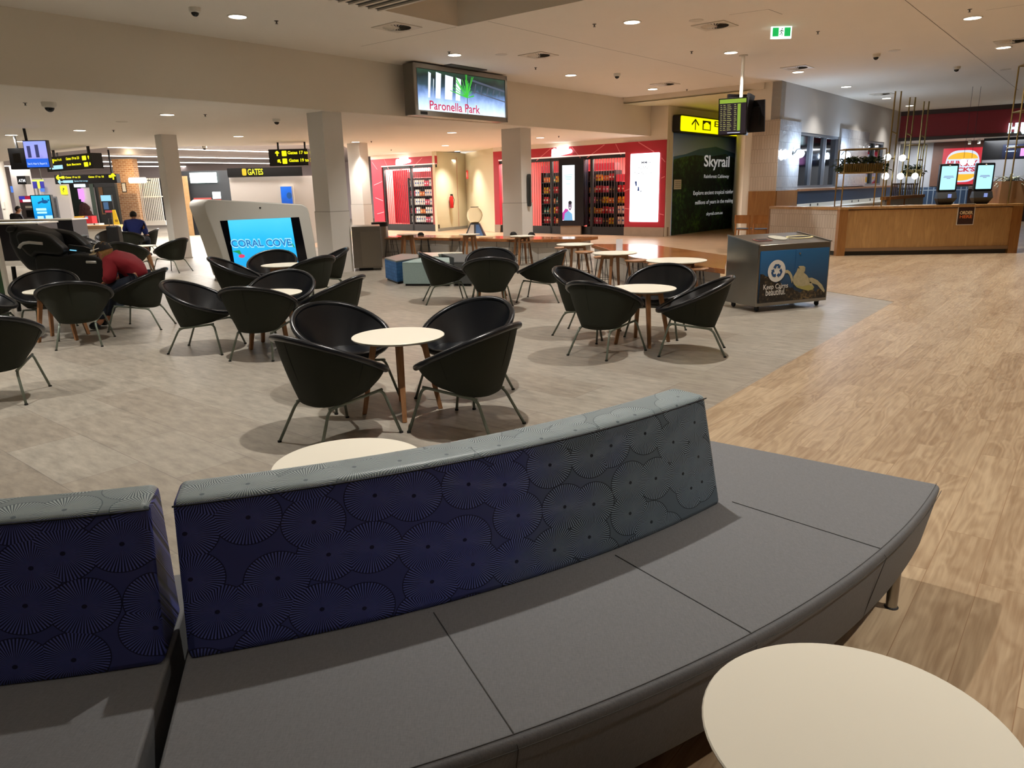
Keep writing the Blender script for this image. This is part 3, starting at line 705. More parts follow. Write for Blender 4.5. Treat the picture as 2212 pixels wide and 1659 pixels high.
# shelves and goods inside the two shops
def goods(A, B, s0, s1_, y, cols, rows, zlist, tag_text, racks):
    R = panel('shop_shelving', racks, 'shelving', A, B)
    mb = MB()
    mb.bx(s0-.04, s0, y, y+.4, 0, zlist[-1]+.35); mb.bx(s1_, s1_+.04, y, y+.4, 0, zlist[-1]+.35); mb.bx(s0, s1_, y+.38, y+.4, 0, zlist[-1]+.35)
    mb.build('uprights', m_blk, R)
    for z in zlist: MB().bx(s0, s1_, y, y+.39, z-.03, z).build('shelf', m_blk, R)
    MB().bx(s0, s1_, y-.02, y+.3, zlist[-1]+.36, zlist[-1]+.6).build('red_header', glow('lit red header', 'd01828', .8), R)
    rot = R.rotation_euler.z; n = int((s1_-s0)/.135)
    for zi, z in enumerate(zlist):
        for i in range(n):
            k = cols[(i//2+zi*3) % len(cols)]
            if k not in PROTO:
                nm, c, hh, ww, shp = KINDS[k][:5]
                m = mat('goods '+k, c, .4)
                mb = MB()
                if shp == 'bag': mb.add([(-ww/2, -.02, 0), (ww/2, -.02, 0), (ww/2, .03, 0), (-ww/2, .03, 0), (-ww/2*.9, -.05, hh*.5), (ww/2*.9, -.05, hh*.5), (ww/2*.9, .06, hh*.5), (-ww/2*.9, .06, hh*.5), (-ww/2, 0, hh), (ww/2, 0, hh), (ww/2, .01, hh), (-ww/2, .01, hh)], [(3, 2, 1, 0), (0, 1, 5, 4), (1, 2, 6, 5), (2, 3, 7, 6), (3, 0, 4, 7), (4, 5, 9, 8), (5, 6, 10, 9), (6, 7, 11, 10), (7, 4, 8, 11), (8, 9, 10, 11)])
                elif shp == 'bottle': mb.lathe([(.001, 0), (ww/2, 0), (ww/2, hh*.6), (ww*.2, hh*.8), (ww*.2, hh), (.001, hh)], 10)
                else: mb.bx(-ww/2, ww/2, -.02, .04, 0, hh)
                o = mb.build(nm, m); PROTO[k] = o
                if shp != 'bottle': mb = MB(); mb.bx(-ww*.3, ww*.3, -.058 if shp == 'bag' else -.023, -.052 if shp == 'bag' else -.02, hh*.4, hh*.62); mb.build('front_print', mat('goods print '+k, {'r': 'f4e6d8', 'y': 'b01820', 'w': '2b5fa8', 'p': 'ffffff', 'o': 'fff0c0', 'k': 'c8a050'}.get(k, 'ffffff'), .5), o)
                else: MB().lathe([(ww*.51, hh*.2), (ww*.51, hh*.45)], 10).build('paper_label', mat('bottle label '+k, 'f0ece0', .6), o)
                first = True
            else: o = dup(PROTO[k]); first = False
            p = R.matrix_basis @ Vector((s0+(i+.5)*(s1_-s0)/n, y+.1, z)); o.location = p; o.rotation_euler = (0, 0, rot)
            nm = KINDS[k][0]
            GK[k] = GK.get(k, 0)+1
            tag(o, KINDS[k][5], KINDS[k][6], KINDS[k][7])
PROTO = {}; GK = {}
KINDS = {'r': ('snack_bag', 'c3202c', .24, .12, 'bag', 'red snack bag on the lit shelves of the red shops', 'snack', 'red snack bags in the shops'),
         'y': ('sweets_bag', 'e8bc28', .22, .11, 'bag', 'yellow bag of sweets on the lit shelves of the red shops', 'snack', 'yellow sweet bags in the shops'),
         'w': ('magazine', 'f0e8dc', .26, .12, 'box', 'pale magazine standing on the lit shelves of the red shops', 'magazine', 'pale magazines in the shops'),
         'p': ('book', 'e0607a', .22, .11, 'box', 'pink book cover standing on the lit shelves of the red shops', 'book', 'pink books in the shops'),
         'o': ('biscuit_box', 'e07a30', .18, .12, 'box', 'orange box on the lit shelves of the red shops', 'box', 'orange boxes in the shops'),
         't': ('water_bottle', '3fa0a0', .24, .07, 'bottle', 'teal bottle on the lit shelves of the red shops', 'bottle', 'teal bottles in the shops'),
         'k': ('dark_box', '4a2c28', .2, .11, 'box', 'dark brown box on the lit shelves of the red shops', 'box', 'dark boxes in the shops')}
Z5 = [.35, .72, 1.08, 1.45, 1.85]
goods(A2, B2, s2(1152, 400)[0], s2(1213, 400)[0], .5, 'rroty', 0, Z5, '', 'black shelving with red bags left of the totem screen')
goods(A2, B2, s2(1250, 400)[0], s2(1308, 400)[0], .55, 'rpkyo', 0, Z5, '', 'black shelving behind the grille right of the totem screen')
goods(A2, B2, s2(1312, 400)[0], s2(1354, 400)[0], .55, 'wypwr', 0, Z5[:4], '', 'low shelving with pale goods next to the red end panel')
goods(A1, B1, s1(866, 400)[0], s1(918, 400)[0], .45, 'wwwpwo', 0, Z5, '', 'magazine wall with black shelves in the smaller red shop')
t = panel('shop_wall_panel', 'ribbed red wall inside the smaller red shop', 'panel', A1, B1)
mb = MB(); a, b = s1(831, 400)[0], s1(864, 400)[0]
for i in range(9): x = a+(b-a)*i/9; mb.bx(x, x+(b-a)/9*.8, .5, .56, .3, 2.55)
mb.bx(a, b, .56, .6, .3, 2.55)
mb.build('ribs', m_red, t)
# recess wall between the two shops
q1 = B1; q2 = P(1010, 493).to_2d(); q3 = A2
m_cream = mat('cream back wall', 'd0c6a8', .8)
wallbox('wall_shop_upper', A1, B1, 3.03, ZS+.02, m_wall)
wallbox('wall_recess', q1, q2, 0, ZS, m_cream); wallbox('wall_recess', q2, q3, 0, ZS, m_cream)
wallbox('baseboard_recess', q1+Vector((.05, -.03)), q2+Vector((0, -.03)), 0, .12, mat('grey skirting', '8d8c84', .6), .03)
t = panel('fire_extinguisher', 'red fire extinguisher on the cream wall between the red shops', 'fire extinguisher', q1, q2)
s, z = onp(970, 432, q1, q2); mb = MB(); mb.lathe([(.001, z-.33), (.08, z-.33), (.085, z-.28), (.085, z+.1), (.04, z+.17), (.001, z+.17)], 14, (s, -.12)); mb.build('cylinder', mat('extinguisher red', 'b01818', .35), t, smooth=True)
mb = MB(); mb.bx(s-.03, s+.08, -.15, -.09, z+.17, z+.24); mb.tube([(s+.05, -.15, z+.2), (s+.1, -.2, z), (s+.02, -.2, z-.22)], .012, 6); mb.build('valve_and_hose', m_blk, t)
t = panel('hose_reel_sign', 'small red and white fire sign hanging by the recessed doorway', 'sign', q2, q3)
s, z = onp(1023, 377, q2, q3); MB().bx(s-.1, s+.1, -.3, -.27, z-.17, z+.17).build('red_plate', mat('sign red', 'b82018', .5), t)
mb = MB(); mb.bx(s-.025, s+.025, -.304, -.3, z-.1, z+.1); mb.build('white_mark', m_white, t)
# columns
def column(label, corners, zt, clad=1.25):
    t = thing('column', label, 'column', (corners[0].x, corners[0].y, 0), 0)
    o = corners[0]; c = sum(corners, Vector((0, 0)))/4
    MB().prism([(p.x-o.x, p.y-o.y) for p in corners], clad, zt).build('shaft', m_wall2, t)
    k = [(c+(p-c)*1.045) for p in corners]
    MB().prism([(p.x-o.x, p.y-o.y) for p in k], 0, clad).build('lower_cladding', m_wall2, t)
    mb = MB(); mb.prism([(p.x-o.x, p.y-o.y) for p in [c+(p-c)*1.05 for p in corners]], clad, clad+.012); mb.build('cladding_edge', mat('edge trim', '9c978f', .5), t)
    return t
def col4(left, seam, right):
    w = (seam-left); v = (right-seam); return [left, seam, right, left+v]
def colpx(label, pl, ps, pr, z, **k):
    l, s, r = P(*pl, z).to_2d(), P(*ps, z).to_2d(), P(*pr, z).to_2d()
    # square it up on the building axes
    w = max(.35, (s-l).dot(VD)); d = max(.35, (r-s).dot(UD)); s0 = s
    return column(label, [s0-VD*w, s0, s0+UD*d, s0-VD*w+UD*d], z, **k)
colpx('broad pale column right of the white game kiosk, reaching the bulkhead', (641, 243), (695, 240), (735, 243.5), ZS)
colpx('slim pale column at the left behind the man in red', (320, 290), (347, 290), (384, 291), ZS, clad=0.02)
colpx('pale column in the centre just behind the wooden bench', (1072, 278.5), (1124, 275.5), (1149, 277), ZS)
colpx('white column in front of the smaller red shop', (740, 310), (775, 308), (801, 308), ZS)
t = panel('grab_plate', 'dark grey oblong plate fixed to the centre column', 'fitting', P(1124, 275.5, ZS).to_2d()+Vector((0, -.02)), P(1149, 277, ZS).to_2d()+Vector((0, -.02)))
s, z0 = onp(1142, 446, P(1124, 275.5, ZS), P(1149, 277, ZS)); z1 = onp(1142, 376, P(1124, 275.5, ZS), P(1149, 277, ZS))[1]
MB().xz(rrect(s-.05, s+.05, z0, z1, .04), -.06, .0).build('plate', mat('gunmetal', '45494a', .4, .5), t); MB().bx(s-.035, s-.02, -.065, -.06, z0+.05, z1-.1).build('slot', m_blk, t)
# exit sign wall with rainforest poster
E0 = P(1446, 510).to_2d(); E1 = E0+UD*4.35
E0w = E0-UD*.28-VD*0
YZ = ZC-.16; R4v = Vector((7.3, 20.73))-VD*.92
wallbox('wall_exit', B2+Vector((0, -.02)), E0, 0, ZC, m_wall); wallbox('wall_exit', E0, E1+UD*.6, 0, ZC, m_wall)
F1b = P(1394, 293, ZS).to_2d()
wallbox('wall_shop_upper', A2, B2, 3.05, ZC, m_wall)
bk0 = P(1345, 212, ZC).to_2d(); bk1 = P(1620, 181, ZC).to_2d(); bdir = (bk1-bk0).normalized()
struct('wall_bulkhead', MB().prism([(p.x, p.y) for p in (bk0-bdir*.8, bk1+bdir*.4, bk1+bdir*.4+UD*.1, bk0-bdir*.8+UD*.1)], YZ, ZC), m_wall)
struct('ceiling_cove', MB().prism([(p.x, p.y) for p in (bk0-bdir*.8, bk1+bdir*.1, R4v, E1+UD*.5, E0, B2)], YZ, YZ+.03), mat('cove white', 'e0d6b0', .7))
def forest(name):
    m, nt, b = new_mat(name); N, L = nt.nodes.new, nt.links.new
    tc = N('ShaderNodeTexCoord'); sp = N('ShaderNodeSeparateXYZ'); L(tc.outputs['Object'], sp.inputs[0])
    v = N('ShaderNodeTexVoronoi'); v.inputs['Scale'].default_value = 5; L(tc.outputs['Object'], v.inputs['Vector'])
    n = N('ShaderNodeTexNoise'); n.inputs['Scale'].default_value = 14; n.inputs['Detail'].default_value = 6; L(tc.outputs['Object'], n.inputs['Vector'])
    n2 = N('ShaderNodeTexNoise'); n2.inputs['Scale'].default_value = .9; L(tc.outputs['Object'], n2.inputs['Vector'])
    a = N('ShaderNodeMath'); a.operation = 'MULTIPLY'; L(n.outputs['Fac'], a.inputs[0]); L(n2.outputs['Fac'], a.inputs[1])
    a1 = N('ShaderNodeMath'); a1.operation = 'MULTIPLY_ADD'; a1.inputs[1].default_value = -.22; L(v.outputs['Distance'], a1.inputs[0]); L(a.outputs[0], a1.inputs[2])
    r = N('ShaderNodeValToRGB'); L(a1.outputs[0], r.inputs[0]); e = r.color_ramp.elements
    e[0].position = .08; e[0].color = srgb('10241c'); e[1].position = .34; e[1].color = srgb('5c8a3c'); q = e.new(.2); q.color = srgb('264c34')
    L(r.outputs[0], b.inputs['Base Color']); b.inputs['Roughness'].default_value = .35; return m
pb = panel('rainforest_poster', 'huge dark rainforest wall poster with white cableway lettering', 'poster', E0, E1)
PW = onp(1605, 400, E0, E1)[0]; PH = 3.38
def pe(px, py): return onp(px, py, E0, E1)
def sky(name, c0, c1, z0, z1):
    m, nt, b = new_mat(name); N, L = nt.nodes.new, nt.links.new
    tc = N('ShaderNodeTexCoord'); sp = N('ShaderNodeSeparateXYZ'); L(tc.outputs['Object'], sp.inputs[0]); mr = N('ShaderNodeMapRange'); mr.inputs[1].default_value = z0; mr.inputs[2].default_value = z1; L(sp.outputs[2], mr.inputs[0])
    mx = N('ShaderNodeMix'); mx.data_type = 'RGBA'; L(mr.outputs[0], mx.inputs[0]); mx.inputs[6].default_value = srgb(c0); mx.inputs[7].default_value = srgb(c1); L(mx.outputs[2], b.inputs['Base Color']); b.inputs['Roughness'].default_value = .3; return m
MB().bx(0.06, PW, -.02, 0, .02, PH).build('printed_night_sky', sky('poster sky', 'b4d0ff', '4068c0', 2.5, 3.3), pb)
zf = [pe(1454, 338)[1], pe(1480, 333)[1], pe(1510, 322)[1], pe(1545, 317)[1], pe(1565, 324)[1], pe(1612, 340)[1]]
xs = [.06, pe(1480, 333)[0], pe(1510, 322)[0], pe(1545, 317)[0], pe(1565, 324)[0], PW]
MB().xz([(.06, 1.5)]+list(zip(xs, zf))+[(PW, 1.5)], -.024, -.02).build('printed_blue_mountain', mat('mountain print', '3f6a98', .4, var=.3, vscale=2), pb)
zt = [pe(1454, 345)[1], pe(1475, 339)[1], pe(1500, 335)[1], pe(1535, 338)[1], pe(1565, 333)[1], pe(1590, 345)[1], pe(1612, 352)[1]]
xs = [.06]+[pe(q, 345)[0] for q in (1475, 1500, 1535, 1565, 1590)]+[PW]
MB().xz([(.06, .02)]+list(zip(xs, zt))+[(PW, .02)], -.028, -.024).build('printed_forest', forest('forest print'), pb)
mb = MB()
for s_, xa, xb, yt, yb, bo in (('Skyrail', 1519, 1574, 336, 368, .02), ('Rainforest Cableway', 1519, 1573, 377, 387, .01), ('Explore ancient tropical rainforest', 1496, 1589, 411, 422, .01), ('millions of years in the making!', 1500, 1583, 431, 442, .01), ('skyrail.com.au', 1524, 1559, 457, 466, .01)):
    za, zb = pe((xa+xb)/2, yb)[1], pe((xa+xb)/2, yt)[1]; put_text(mb, s_, pe(xa, (yt+yb)/2)[0], pe(xb, (yt+yb)/2)[0], za, zb, -.032, bo)
mb.build('white_lettering', mat('poster white ink', 'e8e8ea', .5, emit=.25), pb)
t = panel('notice_sheet', 'small pale notice on the left edge of the rainforest poster', 'notice', E0, E1)
a, b = pe(1454, 400)[0], pe(1469, 400)[0]; MB().bx(a, b, -.045, -.03, pe(1461, 409)[1], pe(1461, 388)[1]).build('sheet', m_white, t); mb = MB()
for i in range(4): mb.bx(a+.05, b-.05, -.048, -.045, pe(1461, 405-4*i)[1], pe(1461, 404-4*i)[1])
mb.build('text_lines', mat('grey ink', '777777', .6), t)
# yellow exit sign
ex = panel('exit_sign', 'long yellow lit sign with an up arrow, a suitcase symbol and Exit', 'sign', E0, E1)
m_yel = glow('yellow sign light', 'fff200', .9)
a = pe(1453, 265)[0]; b = pe(1600, 262)[0]; z0, z1 = pe(1455, 284)[1], pe(1455, 251)[1]
MB().xz(rrect(a-.04, b+.04, z0-.04, z1+.04, .08), -.28, -.02).build('black_case', m_blk, ex)
MB().xz(rrect(a, b, z0, z1, .06), -.285, -.28).build('yellow_face', m_yel, ex)
mb = MB(); c = pe(1485, 265)[0]; h = z1-z0; zc = (z0+z1)/2
line(mb, (c, z0+h*.15), (c, z0+h*.85), .03, -.289); line(mb, (c, z0+h*.85), (c-.26, z0+h*.48), .03, -.289); line(mb, (c, z0+h*.85), (c+.26, z0+h*.48), .03, -.289)
mb.build('black_arrow', m_blk, ex); x0, x1 = pe(1501, 262)[0], pe(1519, 262)[0]; MB().bx(x0, x1, -.289, -.286, z0+h*.2, z0+h*.85).build('black_square', m_blk, ex); mb = MB()
put_text(mb, 'Exit', pe(1527, 256)[0], pe(1556, 256)[0], z0+h*.5, z0+h*.9, -.289, .015); put_text(mb, 'Baggage claim', pe(1560, 256)[0], b-.15, z0+h*.58, z0+h*.9, -.289)
mb.build('black_lettering', m_blk, ex)
mb = MB(); w = x1-x0; mb.xz([(x0+w*.12, z0+h*.26), (x1-w*.12, z0+h*.26), (x1-w*.12, z0+h*.6), (x1-w*.28, z0+h*.66), (x1-w*.38, z0+h*.74), (x0+w*.38, z0+h*.74), (x0+w*.28, z0+h*.66), (x0+w*.12, z0+h*.6)], -.292, -.290); mb.build('suitcase_symbol', m_yel, ex)
def running_man(t, cx, cz, w, h, y):
    MB().bx(cx-w/2-.02, cx+w/2+.02, y, y+.04, cz-h/2-.02, cz+h/2+.02).build('white_case', glow('exit white', 'eafff2', 1.6), t)
    MB().bx(cx-w/2, cx-w*.16, y-.004, y, cz-h/2+.015, cz+h/2-.015).bx(cx+w*.16, cx+w/2, y-.004, y, cz-h/2+.015, cz+h/2-.015).build('green_panel', glow('exit green', '08a04a', 1.1), t)
    mb = MB(); k = h
    mb.xz(ell(cx+k*.05, cz+k*.3, k*.06, k*.06, 10), y-.004, y-.001)
    for p, q in (((.02, .2), (-.03, -.05)), ((-.03, -.05), (.1, -.15)), ((.1, -.15), (.05, -.35)), ((-.03, -.05), (-.08, -.22)), ((-.08, -.22), (-.22, -.25)), ((.02, .18), (-.12, .1)), ((-.12, .1), (-.16, -.02)), ((.02, .18), (.12, .06)), ((.12, .06), (.22, .1))):
        line(mb, (cx+p[0]*k, cz+p[1]*k), (cx+q[0]*k, cz+q[1]*k), k*.035, y-.004)
    mb.build('running_figure', mat('exit dark green', '0a4028', .5), t)
t = panel('emergency_exit_sign', 'green running man exit sign in front of the yellow lit cove', 'sign', E0, E1)
running_man(t, pe(1543, 220)[0], pe(1543, 220)[1], .62, .34, -.06)
c = P(1689, 82, ZC-.1); d = P(1689, 57, ZC)
t = thing('emergency_exit_sign', 'green running man exit sign hanging from the ceiling at upper right', 'sign', (d.x, d.y, 0)); zc = X(1689, 69, d.y).z
running_man(t, 0, zc, .31, .17, 0); MB().bx(-.01, .01, 0, .02, zc+.09, ZC).build('hanger', m_white, t)
# ------------------------------------------------------------------ bench with stools, ottomans, bins
m_bench = planks('honey bench timber', 0, .35, 2.5, '8a5230', 'b87a48', rings=.3, rough=.12, coord='Object', msize=.0008)
m_tile = planks('white wall tile', 0, .2, .2, 'cfc9bd', 'd6d0c4', grain=0, rings=0, rough=.3, mortar=(.35, .32, .3, 1))
def tiles(name, w, h, c1, c2, mort, rough=.2, rot=(pi/2, 0, 0), bump=.4, off=.5, ms=.004):
    m, nt, b = new_mat(name); N, L = nt.nodes.new, nt.links.new
    tc = N('ShaderNodeTexCoord'); sp = N('ShaderNodeSeparateXYZ'); L(tc.outputs['Object'], sp.inputs[0])
    cb_ = N('ShaderNodeCombineXYZ'); ad = N('ShaderNodeMath'); ad.operation = 'ADD'; L(sp.outputs[0], ad.inputs[0]); L(sp.outputs[1], ad.inputs[1]); L(ad.outputs[0], cb_.inputs[0]); L(sp.outputs[2], cb_.inputs[1])
    br = N('ShaderNodeTexBrick'); br.offset = off; br.inputs['Scale'].default_value = 1; br.inputs['Brick Width'].default_value = w; br.inputs['Row Height'].default_value = h; br.inputs['Mortar Size'].default_value = ms
    br.inputs['Color1'].default_value = srgb(c1); br.inputs['Color2'].default_value = srgb(c2); br.inputs['Mortar'].default_value = srgb(mort); L(cb_.outputs[0], br.inputs['Vector']); L(br.outputs['Color'], b.inputs['Base Color'])
    n = N('ShaderNodeTexNoise'); n.inputs['Scale'].default_value = 9; L(tc.outputs['Object'], n.inputs['Vector'])
    a = N('ShaderNodeMath'); a.operation = 'SUBTRACT'; L(n.outputs['Fac'], a.inputs[0]); L(br.outputs['Fac'], a.inputs[1])
    bp = N('ShaderNodeBump'); bp.inputs['Strength'].default_value = bump; bp.inputs['Distance'].default_value = .01; L(a.outputs[0], bp.inputs['Height']); L(bp.outputs[0], b.inputs['Normal']); b.inputs['Roughness'].default_value = rough
    return m
def flat(name, label, cat, tops, z, mts, base=0, group=None, part='top', base_mt=None, th=.08, inset=.08):
    o = tops[0]; t = thing(name, label, cat, (o.x, o.y, 0), 0, group); c = sum(tops, Vector((0, 0)))/len(tops)
    MB().prism([(p.x-o.x, p.y-o.y) for p in tops], z-th, z).build(part, mts, t, bevel=.006)
    if base_mt:
        q = [p+(c-p).normalized()*inset for p in tops]; MB().prism([(p.x-o.x, p.y-o.y) for p in q], 0, z-th).build('tiled_base', base_mt, t)
    return t
ZB = .50
m_bt = tiles('white bench tile', .3, .3, 'b9b4ac', 'c2bdb4', '8f8a84')
def p2(px, py, z=0): return P(px, py, z).to_2d()
f0, f1_, f2_ = p2(826, 511.5, ZB), p2(1151, 517, ZB), p2(1255, 516, ZB)
bw = (f1_-f0).normalized(); bn = Vector((-bw.y, bw.x))
flat('timber_bench', 'long glossy timber bench on a tiled base behind the centre stools', 'bench', [f0, f1_, f2_, f2_+bn*.9, f1_+bn*.95, f0+bn*.9], ZB, m_bench, base_mt=m_bt, th=.07, inset=.18)
g0, g1_, g2_, g3_ = p2(1277, 527, ZB), p2(1368, 556, ZB), p2(1566, 581, ZB), p2(1572, 552, ZB)
flat('timber_bench', 'glossy timber bench reflecting the lit poster, left of the recycling bin', 'bench', [g0, g1_, g2_, g3_, p2(1400, 527, ZB)], ZB, m_bench, base_mt=m_bt, th=.07, inset=.15)
for (px, py), r, lab in (((1242, 527), .345, 'small round cafe table at the right end of the long timber bench'), ((1328, 545.5), .36, 'small round cafe table between stools in front of the second bench'),
        ((1461, 561.5), .42, 'small round cafe table right above the chair near the recycling bin'), ((1128, 509), .27, 'small round cafe table against the bench under the centre column'),
        ((1014, 505.5), .25, 'small round cafe table behind the long bench, centre'), ((880, 505.5), .25, 'small round cafe table at the left end of the long bench')):
    hh = .60 if px > 1200 else .63
    p = P(px, py, hh); round_table(lab, p.x, p.y, h=hh, r=r, rz=.4, group='small round cafe tables along the benches')
m_bar = mat('black steel rod', '1b1b1d', .4, .6)
stool0 = None
def stool(px, py, label):
    global stool0; p = P(px, py, .51)
    if stool0: return dup(stool0, (p.x, p.y, 0), rnd.random()*3, label)
    t = stool0 = thing('low_stool', label, 'stool', (p.x, p.y, 0), .3, 'low timber stools along the benches')
    MB().lathe([(.001, .48), (.15, .48), (.17, .49), (.175, .502), (.165, .512), (.001, .508)], 28).build('seat', m_oak, t, smooth=True)
    for k in range(4):
        a = pi/4+k*pi/2; q = Vector((cos(a), sin(a), 0)); s_ = Vector((-sin(a), cos(a), 0))
        mb = MB(); mb.tube([q*.11+Vector((0, 0, .485)), q*.175+s_*.035+Vector((0, 0, .012)), q*.19+Vector((0, 0, .006)), q*.175-s_*.035+Vector((0, 0, .012)), q*.11+Vector((0, 0, .485))], .005, 6); mb.build('leg', m_bar, t, smooth='all')
    mb = MB(); mb.loop([Vector((.155*cos(2*pi*i/24), .155*sin(2*pi*i/24), .15)) for i in range(24)], .004, 5); mb.build('foot_ring', m_bar, t, smooth='all')
    return t
for (px, py), lab in (((1262, 543), 'low stool right of the first small cafe table, before the second bench'), ((1373, 561), 'low stool with bright reflecting seat beside the middle cafe table'),
        ((1217, 534), 'low stool left of the first small cafe table'), ((1305, 554), 'low stool mostly hidden behind the middle cafe table'), ((1425, 570), 'low stool hidden behind the chair near the bin table'),
        ((1503, 578), 'low stool at the right under the third cafe table'), ((845, 513), 'low stool at the left end of the long bench'), ((917, 513), 'low stool second from the left along the long bench'),
        ((985, 513), 'low stool left of the centre cafe table at the long bench'), ((1050, 513), 'low stool below the centre column'), ((1110, 515), 'low stool left of the table under the centre column'), ((1135, 521), 'low stool with brown seat right of the table under the column')):
    stool(px, py, lab)
for (px, py), lab in (((909, 504), 'black round cap lying on the long timber bench, left'), ((1109, 503), 'black cap on the bench left of the column table'), ((1148, 504), 'black cap on the bench right of the column')):
    p = P(px, py+5, ZB); t = thing('power_outlet', lab, 'power outlet', (p.x, p.y, ZB), 0, 'black pop-up outlets on the bench')
    MB().lathe([(.001, 0), (.09, 0), (.085, .04), (.05, .08), (.001, .09)], 16, sy=.6).build('dome', m_blk, t, smooth=True); MB().lathe([(.1, 0), (.1, .006), (.09, .008)], 16).build('ring', m_steel, t)
t = thing('acrylic_holder', 'clear menu holder standing on the second timber bench', 'menu holder', tuple(P(1338, 541, ZB)), .2)
MB().bx(-.06, .06, 0, .01, 0, .2).build('card', mat('pale card', 'e6ecf2', .3, emit=.2), t); MB().bx(-.06, .06, -.03, .04, 0, .008).build('foot', mat('clear acrylic', 'e8eef0', .1), t)
# ottomans
ZO = .42
def ottoman(label, pts, mt, side, z=ZO):
    o = pts[0]; c = sum(pts, Vector((0, 0)))/len(pts); t = thing('ottoman', label, 'ottoman', (o.x, o.y, 0), 0, 'angular ottomans pushed together')
    MB().prism([(p.x-o.x, p.y-o.y) for p in pts], .04, z-.03).build('upholstered_side', side, t)
    MB().prism([(p.x-o.x, p.y-o.y) for p in [c+(p-c)*1.004 for p in pts]], z-.035, z).build('seat_top', mt, t, bevel=.012)
    MB().prism([(p.x-o.x, p.y-o.y) for p in [c+(p-c)*.93 for p in pts]], 0, .04).build('plinth', m_blk, t)
m_ob = tiles('blue woven check', .06, .06, '2c5f92', '3a6fa6', '24507e', .8, bump=.2); m_mint = weave('mint grey felt', '8fa3a0'); m_dk = weave('dark grey felt', '4b4d4c'); m_pale = mat('pale vinyl', 'cfd2c8', .25); m_teal = weave('dark teal felt', '1f3436')
def shr(pts, k=.985):
    c = sum(pts, Vector((0, 0)))/len(pts); return [c+(p-c)*k for p in pts]
ottoman('blue and dark teal angular ottoman at the left of the ottoman island', shr([p2(830, 556.5, ZO), p2(855, 563.5, ZO), p2(905, 556, ZO), p2(904, 549, ZO), p2(868, 547.5, ZO)]), mat('greyed top', '6d7472', .4), m_ob)
ottoman('mint grey ottoman nearest the camera in the ottoman island', shr([p2(866, 566.5, ZO), p2(973, 566, ZO), p2(972, 556, ZO), p2(912, 555.5, ZO)], .96), m_mint, m_mint)
ottoman('dark charcoal ottoman behind the left centre tub chair', shr([p2(980, 566, ZO), p2(1020, 566, ZO), p2(1020, 549, ZO), p2(952, 547.5, ZO), p2(980, 556, ZO)], .96), m_dk, m_dk)
ottoman('pale glossy ottoman at the back of the ottoman island', shr([p2(912, 553.5, ZO), p2(948, 553, ZO), p2(946, 547.5, ZO), p2(1000, 546, ZO), p2(1000, 544, ZO), p2(908, 545.5, ZO)], .98), m_pale, m_mint)
# steel cabinet and cylinder bin
a, b = p2(766, 586), p2(827, 583.5); t = panel('steel_cabinet', 'low brushed steel cabinet beside the broad column', 'cabinet', a, b)
w = (b-a).length; mb = MB(); mb.bx(0, w, 0, .9, .06, .93); mb.build('body', mat('dull steel', '8a8278', .35, .9, var=.12), t, bevel=.008); MB().bx(w*.3, w*.97, -.012, 0, .1, .82).build('door', mat('dull steel door', '958c80', .3, .9), t); MB().bx(.1, w-.2, .06, .8, 0, .06).build('plinth', m_blk, t)
p = P(820, 480, .92); t = thing('waste_bin', 'round steel waste bin with black lid behind the long bench', 'bin', (p.x, p.y, 0))
p = X(820, 480, 19.2); t.location = (p.x, 19.2, 0); k = p.z
MB().lathe([(.001, .02), (.2, .02), (.2, k-.1), (.001, k-.1)], 24).build('body', m_steel, t, smooth=True); MB().lathe([(.15, k-.1), (.215, k-.1), (.215, k), (.15, k+.01), (.001, k-.02)], 24).build('lid', m_blk, t, smooth=True)
# recycling bin
a, b = p2(1630.5, 676), p2(1783.5, 660.5); t = panel('recycling_bin', 'steel recycling bin with a sea turtle picture and round recycling emblem', 'bin', a, b)
w = (b-a).length; dp = .62; zb0, zf, zr = .075, .855, .95
m_bs = mat('bin steel', '8f8b84', .28, .95, var=.1, vscale=3)
mb = MB(); mb.add([(0, 0, zb0), (w, 0, zb0), (w, dp, zb0), (0, dp, zb0), (0, 0, zf), (w, 0, zf), (w, dp, zr), (0, dp, zr)], [(3, 2, 1, 0), (4, 5, 6, 7), (0, 1, 5, 4), (1, 2, 6, 5), (2, 3, 7, 6), (3, 0, 4, 7)])
mb.build('body', m_bs, t, bevel=.006)
mb = MB(); sl = (zr-zf)/dp
for x0, x1, y0, y1 in ((-.008, .02, -.008, dp), (w-.02, w+.008, -.008, dp)): mb.add([(x0, y0, zf-.0), (x1, y0, zf), (x1, y1, zr), (x0, y1, zr), (x0, y0, zf+.014), (x1, y0, zf+.014), (x1, y1, zr+.014), (x0, y1, zr+.014)], [(3, 2, 1, 0), (4, 5, 6, 7), (0, 1, 5, 4), (1, 2, 6, 5), (2, 3, 7, 6), (3, 0, 4, 7)])
mb.build('top_edge_trim', m_steel, t)
for x0, x1, nm in ((.035, w*.5-.003, 'door'), (w*.5+.003, w-.03, 'door')):
    dr = MB().bx(x0, x1, -.014, 0, zb0+.045, zf-.075).build(nm, sky('sea print', '10202c', '2a6ea8', .15, .85) if 'door' not in MATS else MATS['door'], t)
    MATS['door'] = dr.data.materials[0]
    if x0 > .1: MB().lathe([(.001, 0), (.012, 0), (.012, .01), (.001, .01)], 12, M=Matrix.Translation((x0+.06, -.014, zf-.13)) @ Matrix.Rotation(pi/2, 4, 'X')).build('lock', m_steel, dr)
def bq(px, py): return onp(px, py, a, b)
coral = MB(); rr_ = random.Random(3)
pts = [(.036, zb0+.05)]
zc0 = bq(1637, 590)[1]
for i in range(26): pts.append((.036+(w-.07)*i/25, zc0-.28*min(1, i/14)+rr_.uniform(-.03, .03)))
pts += [(w-.034, zb0+.05)]
coral.xz(pts, -.018, -.014); coral.build('coral_reef_print', forest('reef print'), t)
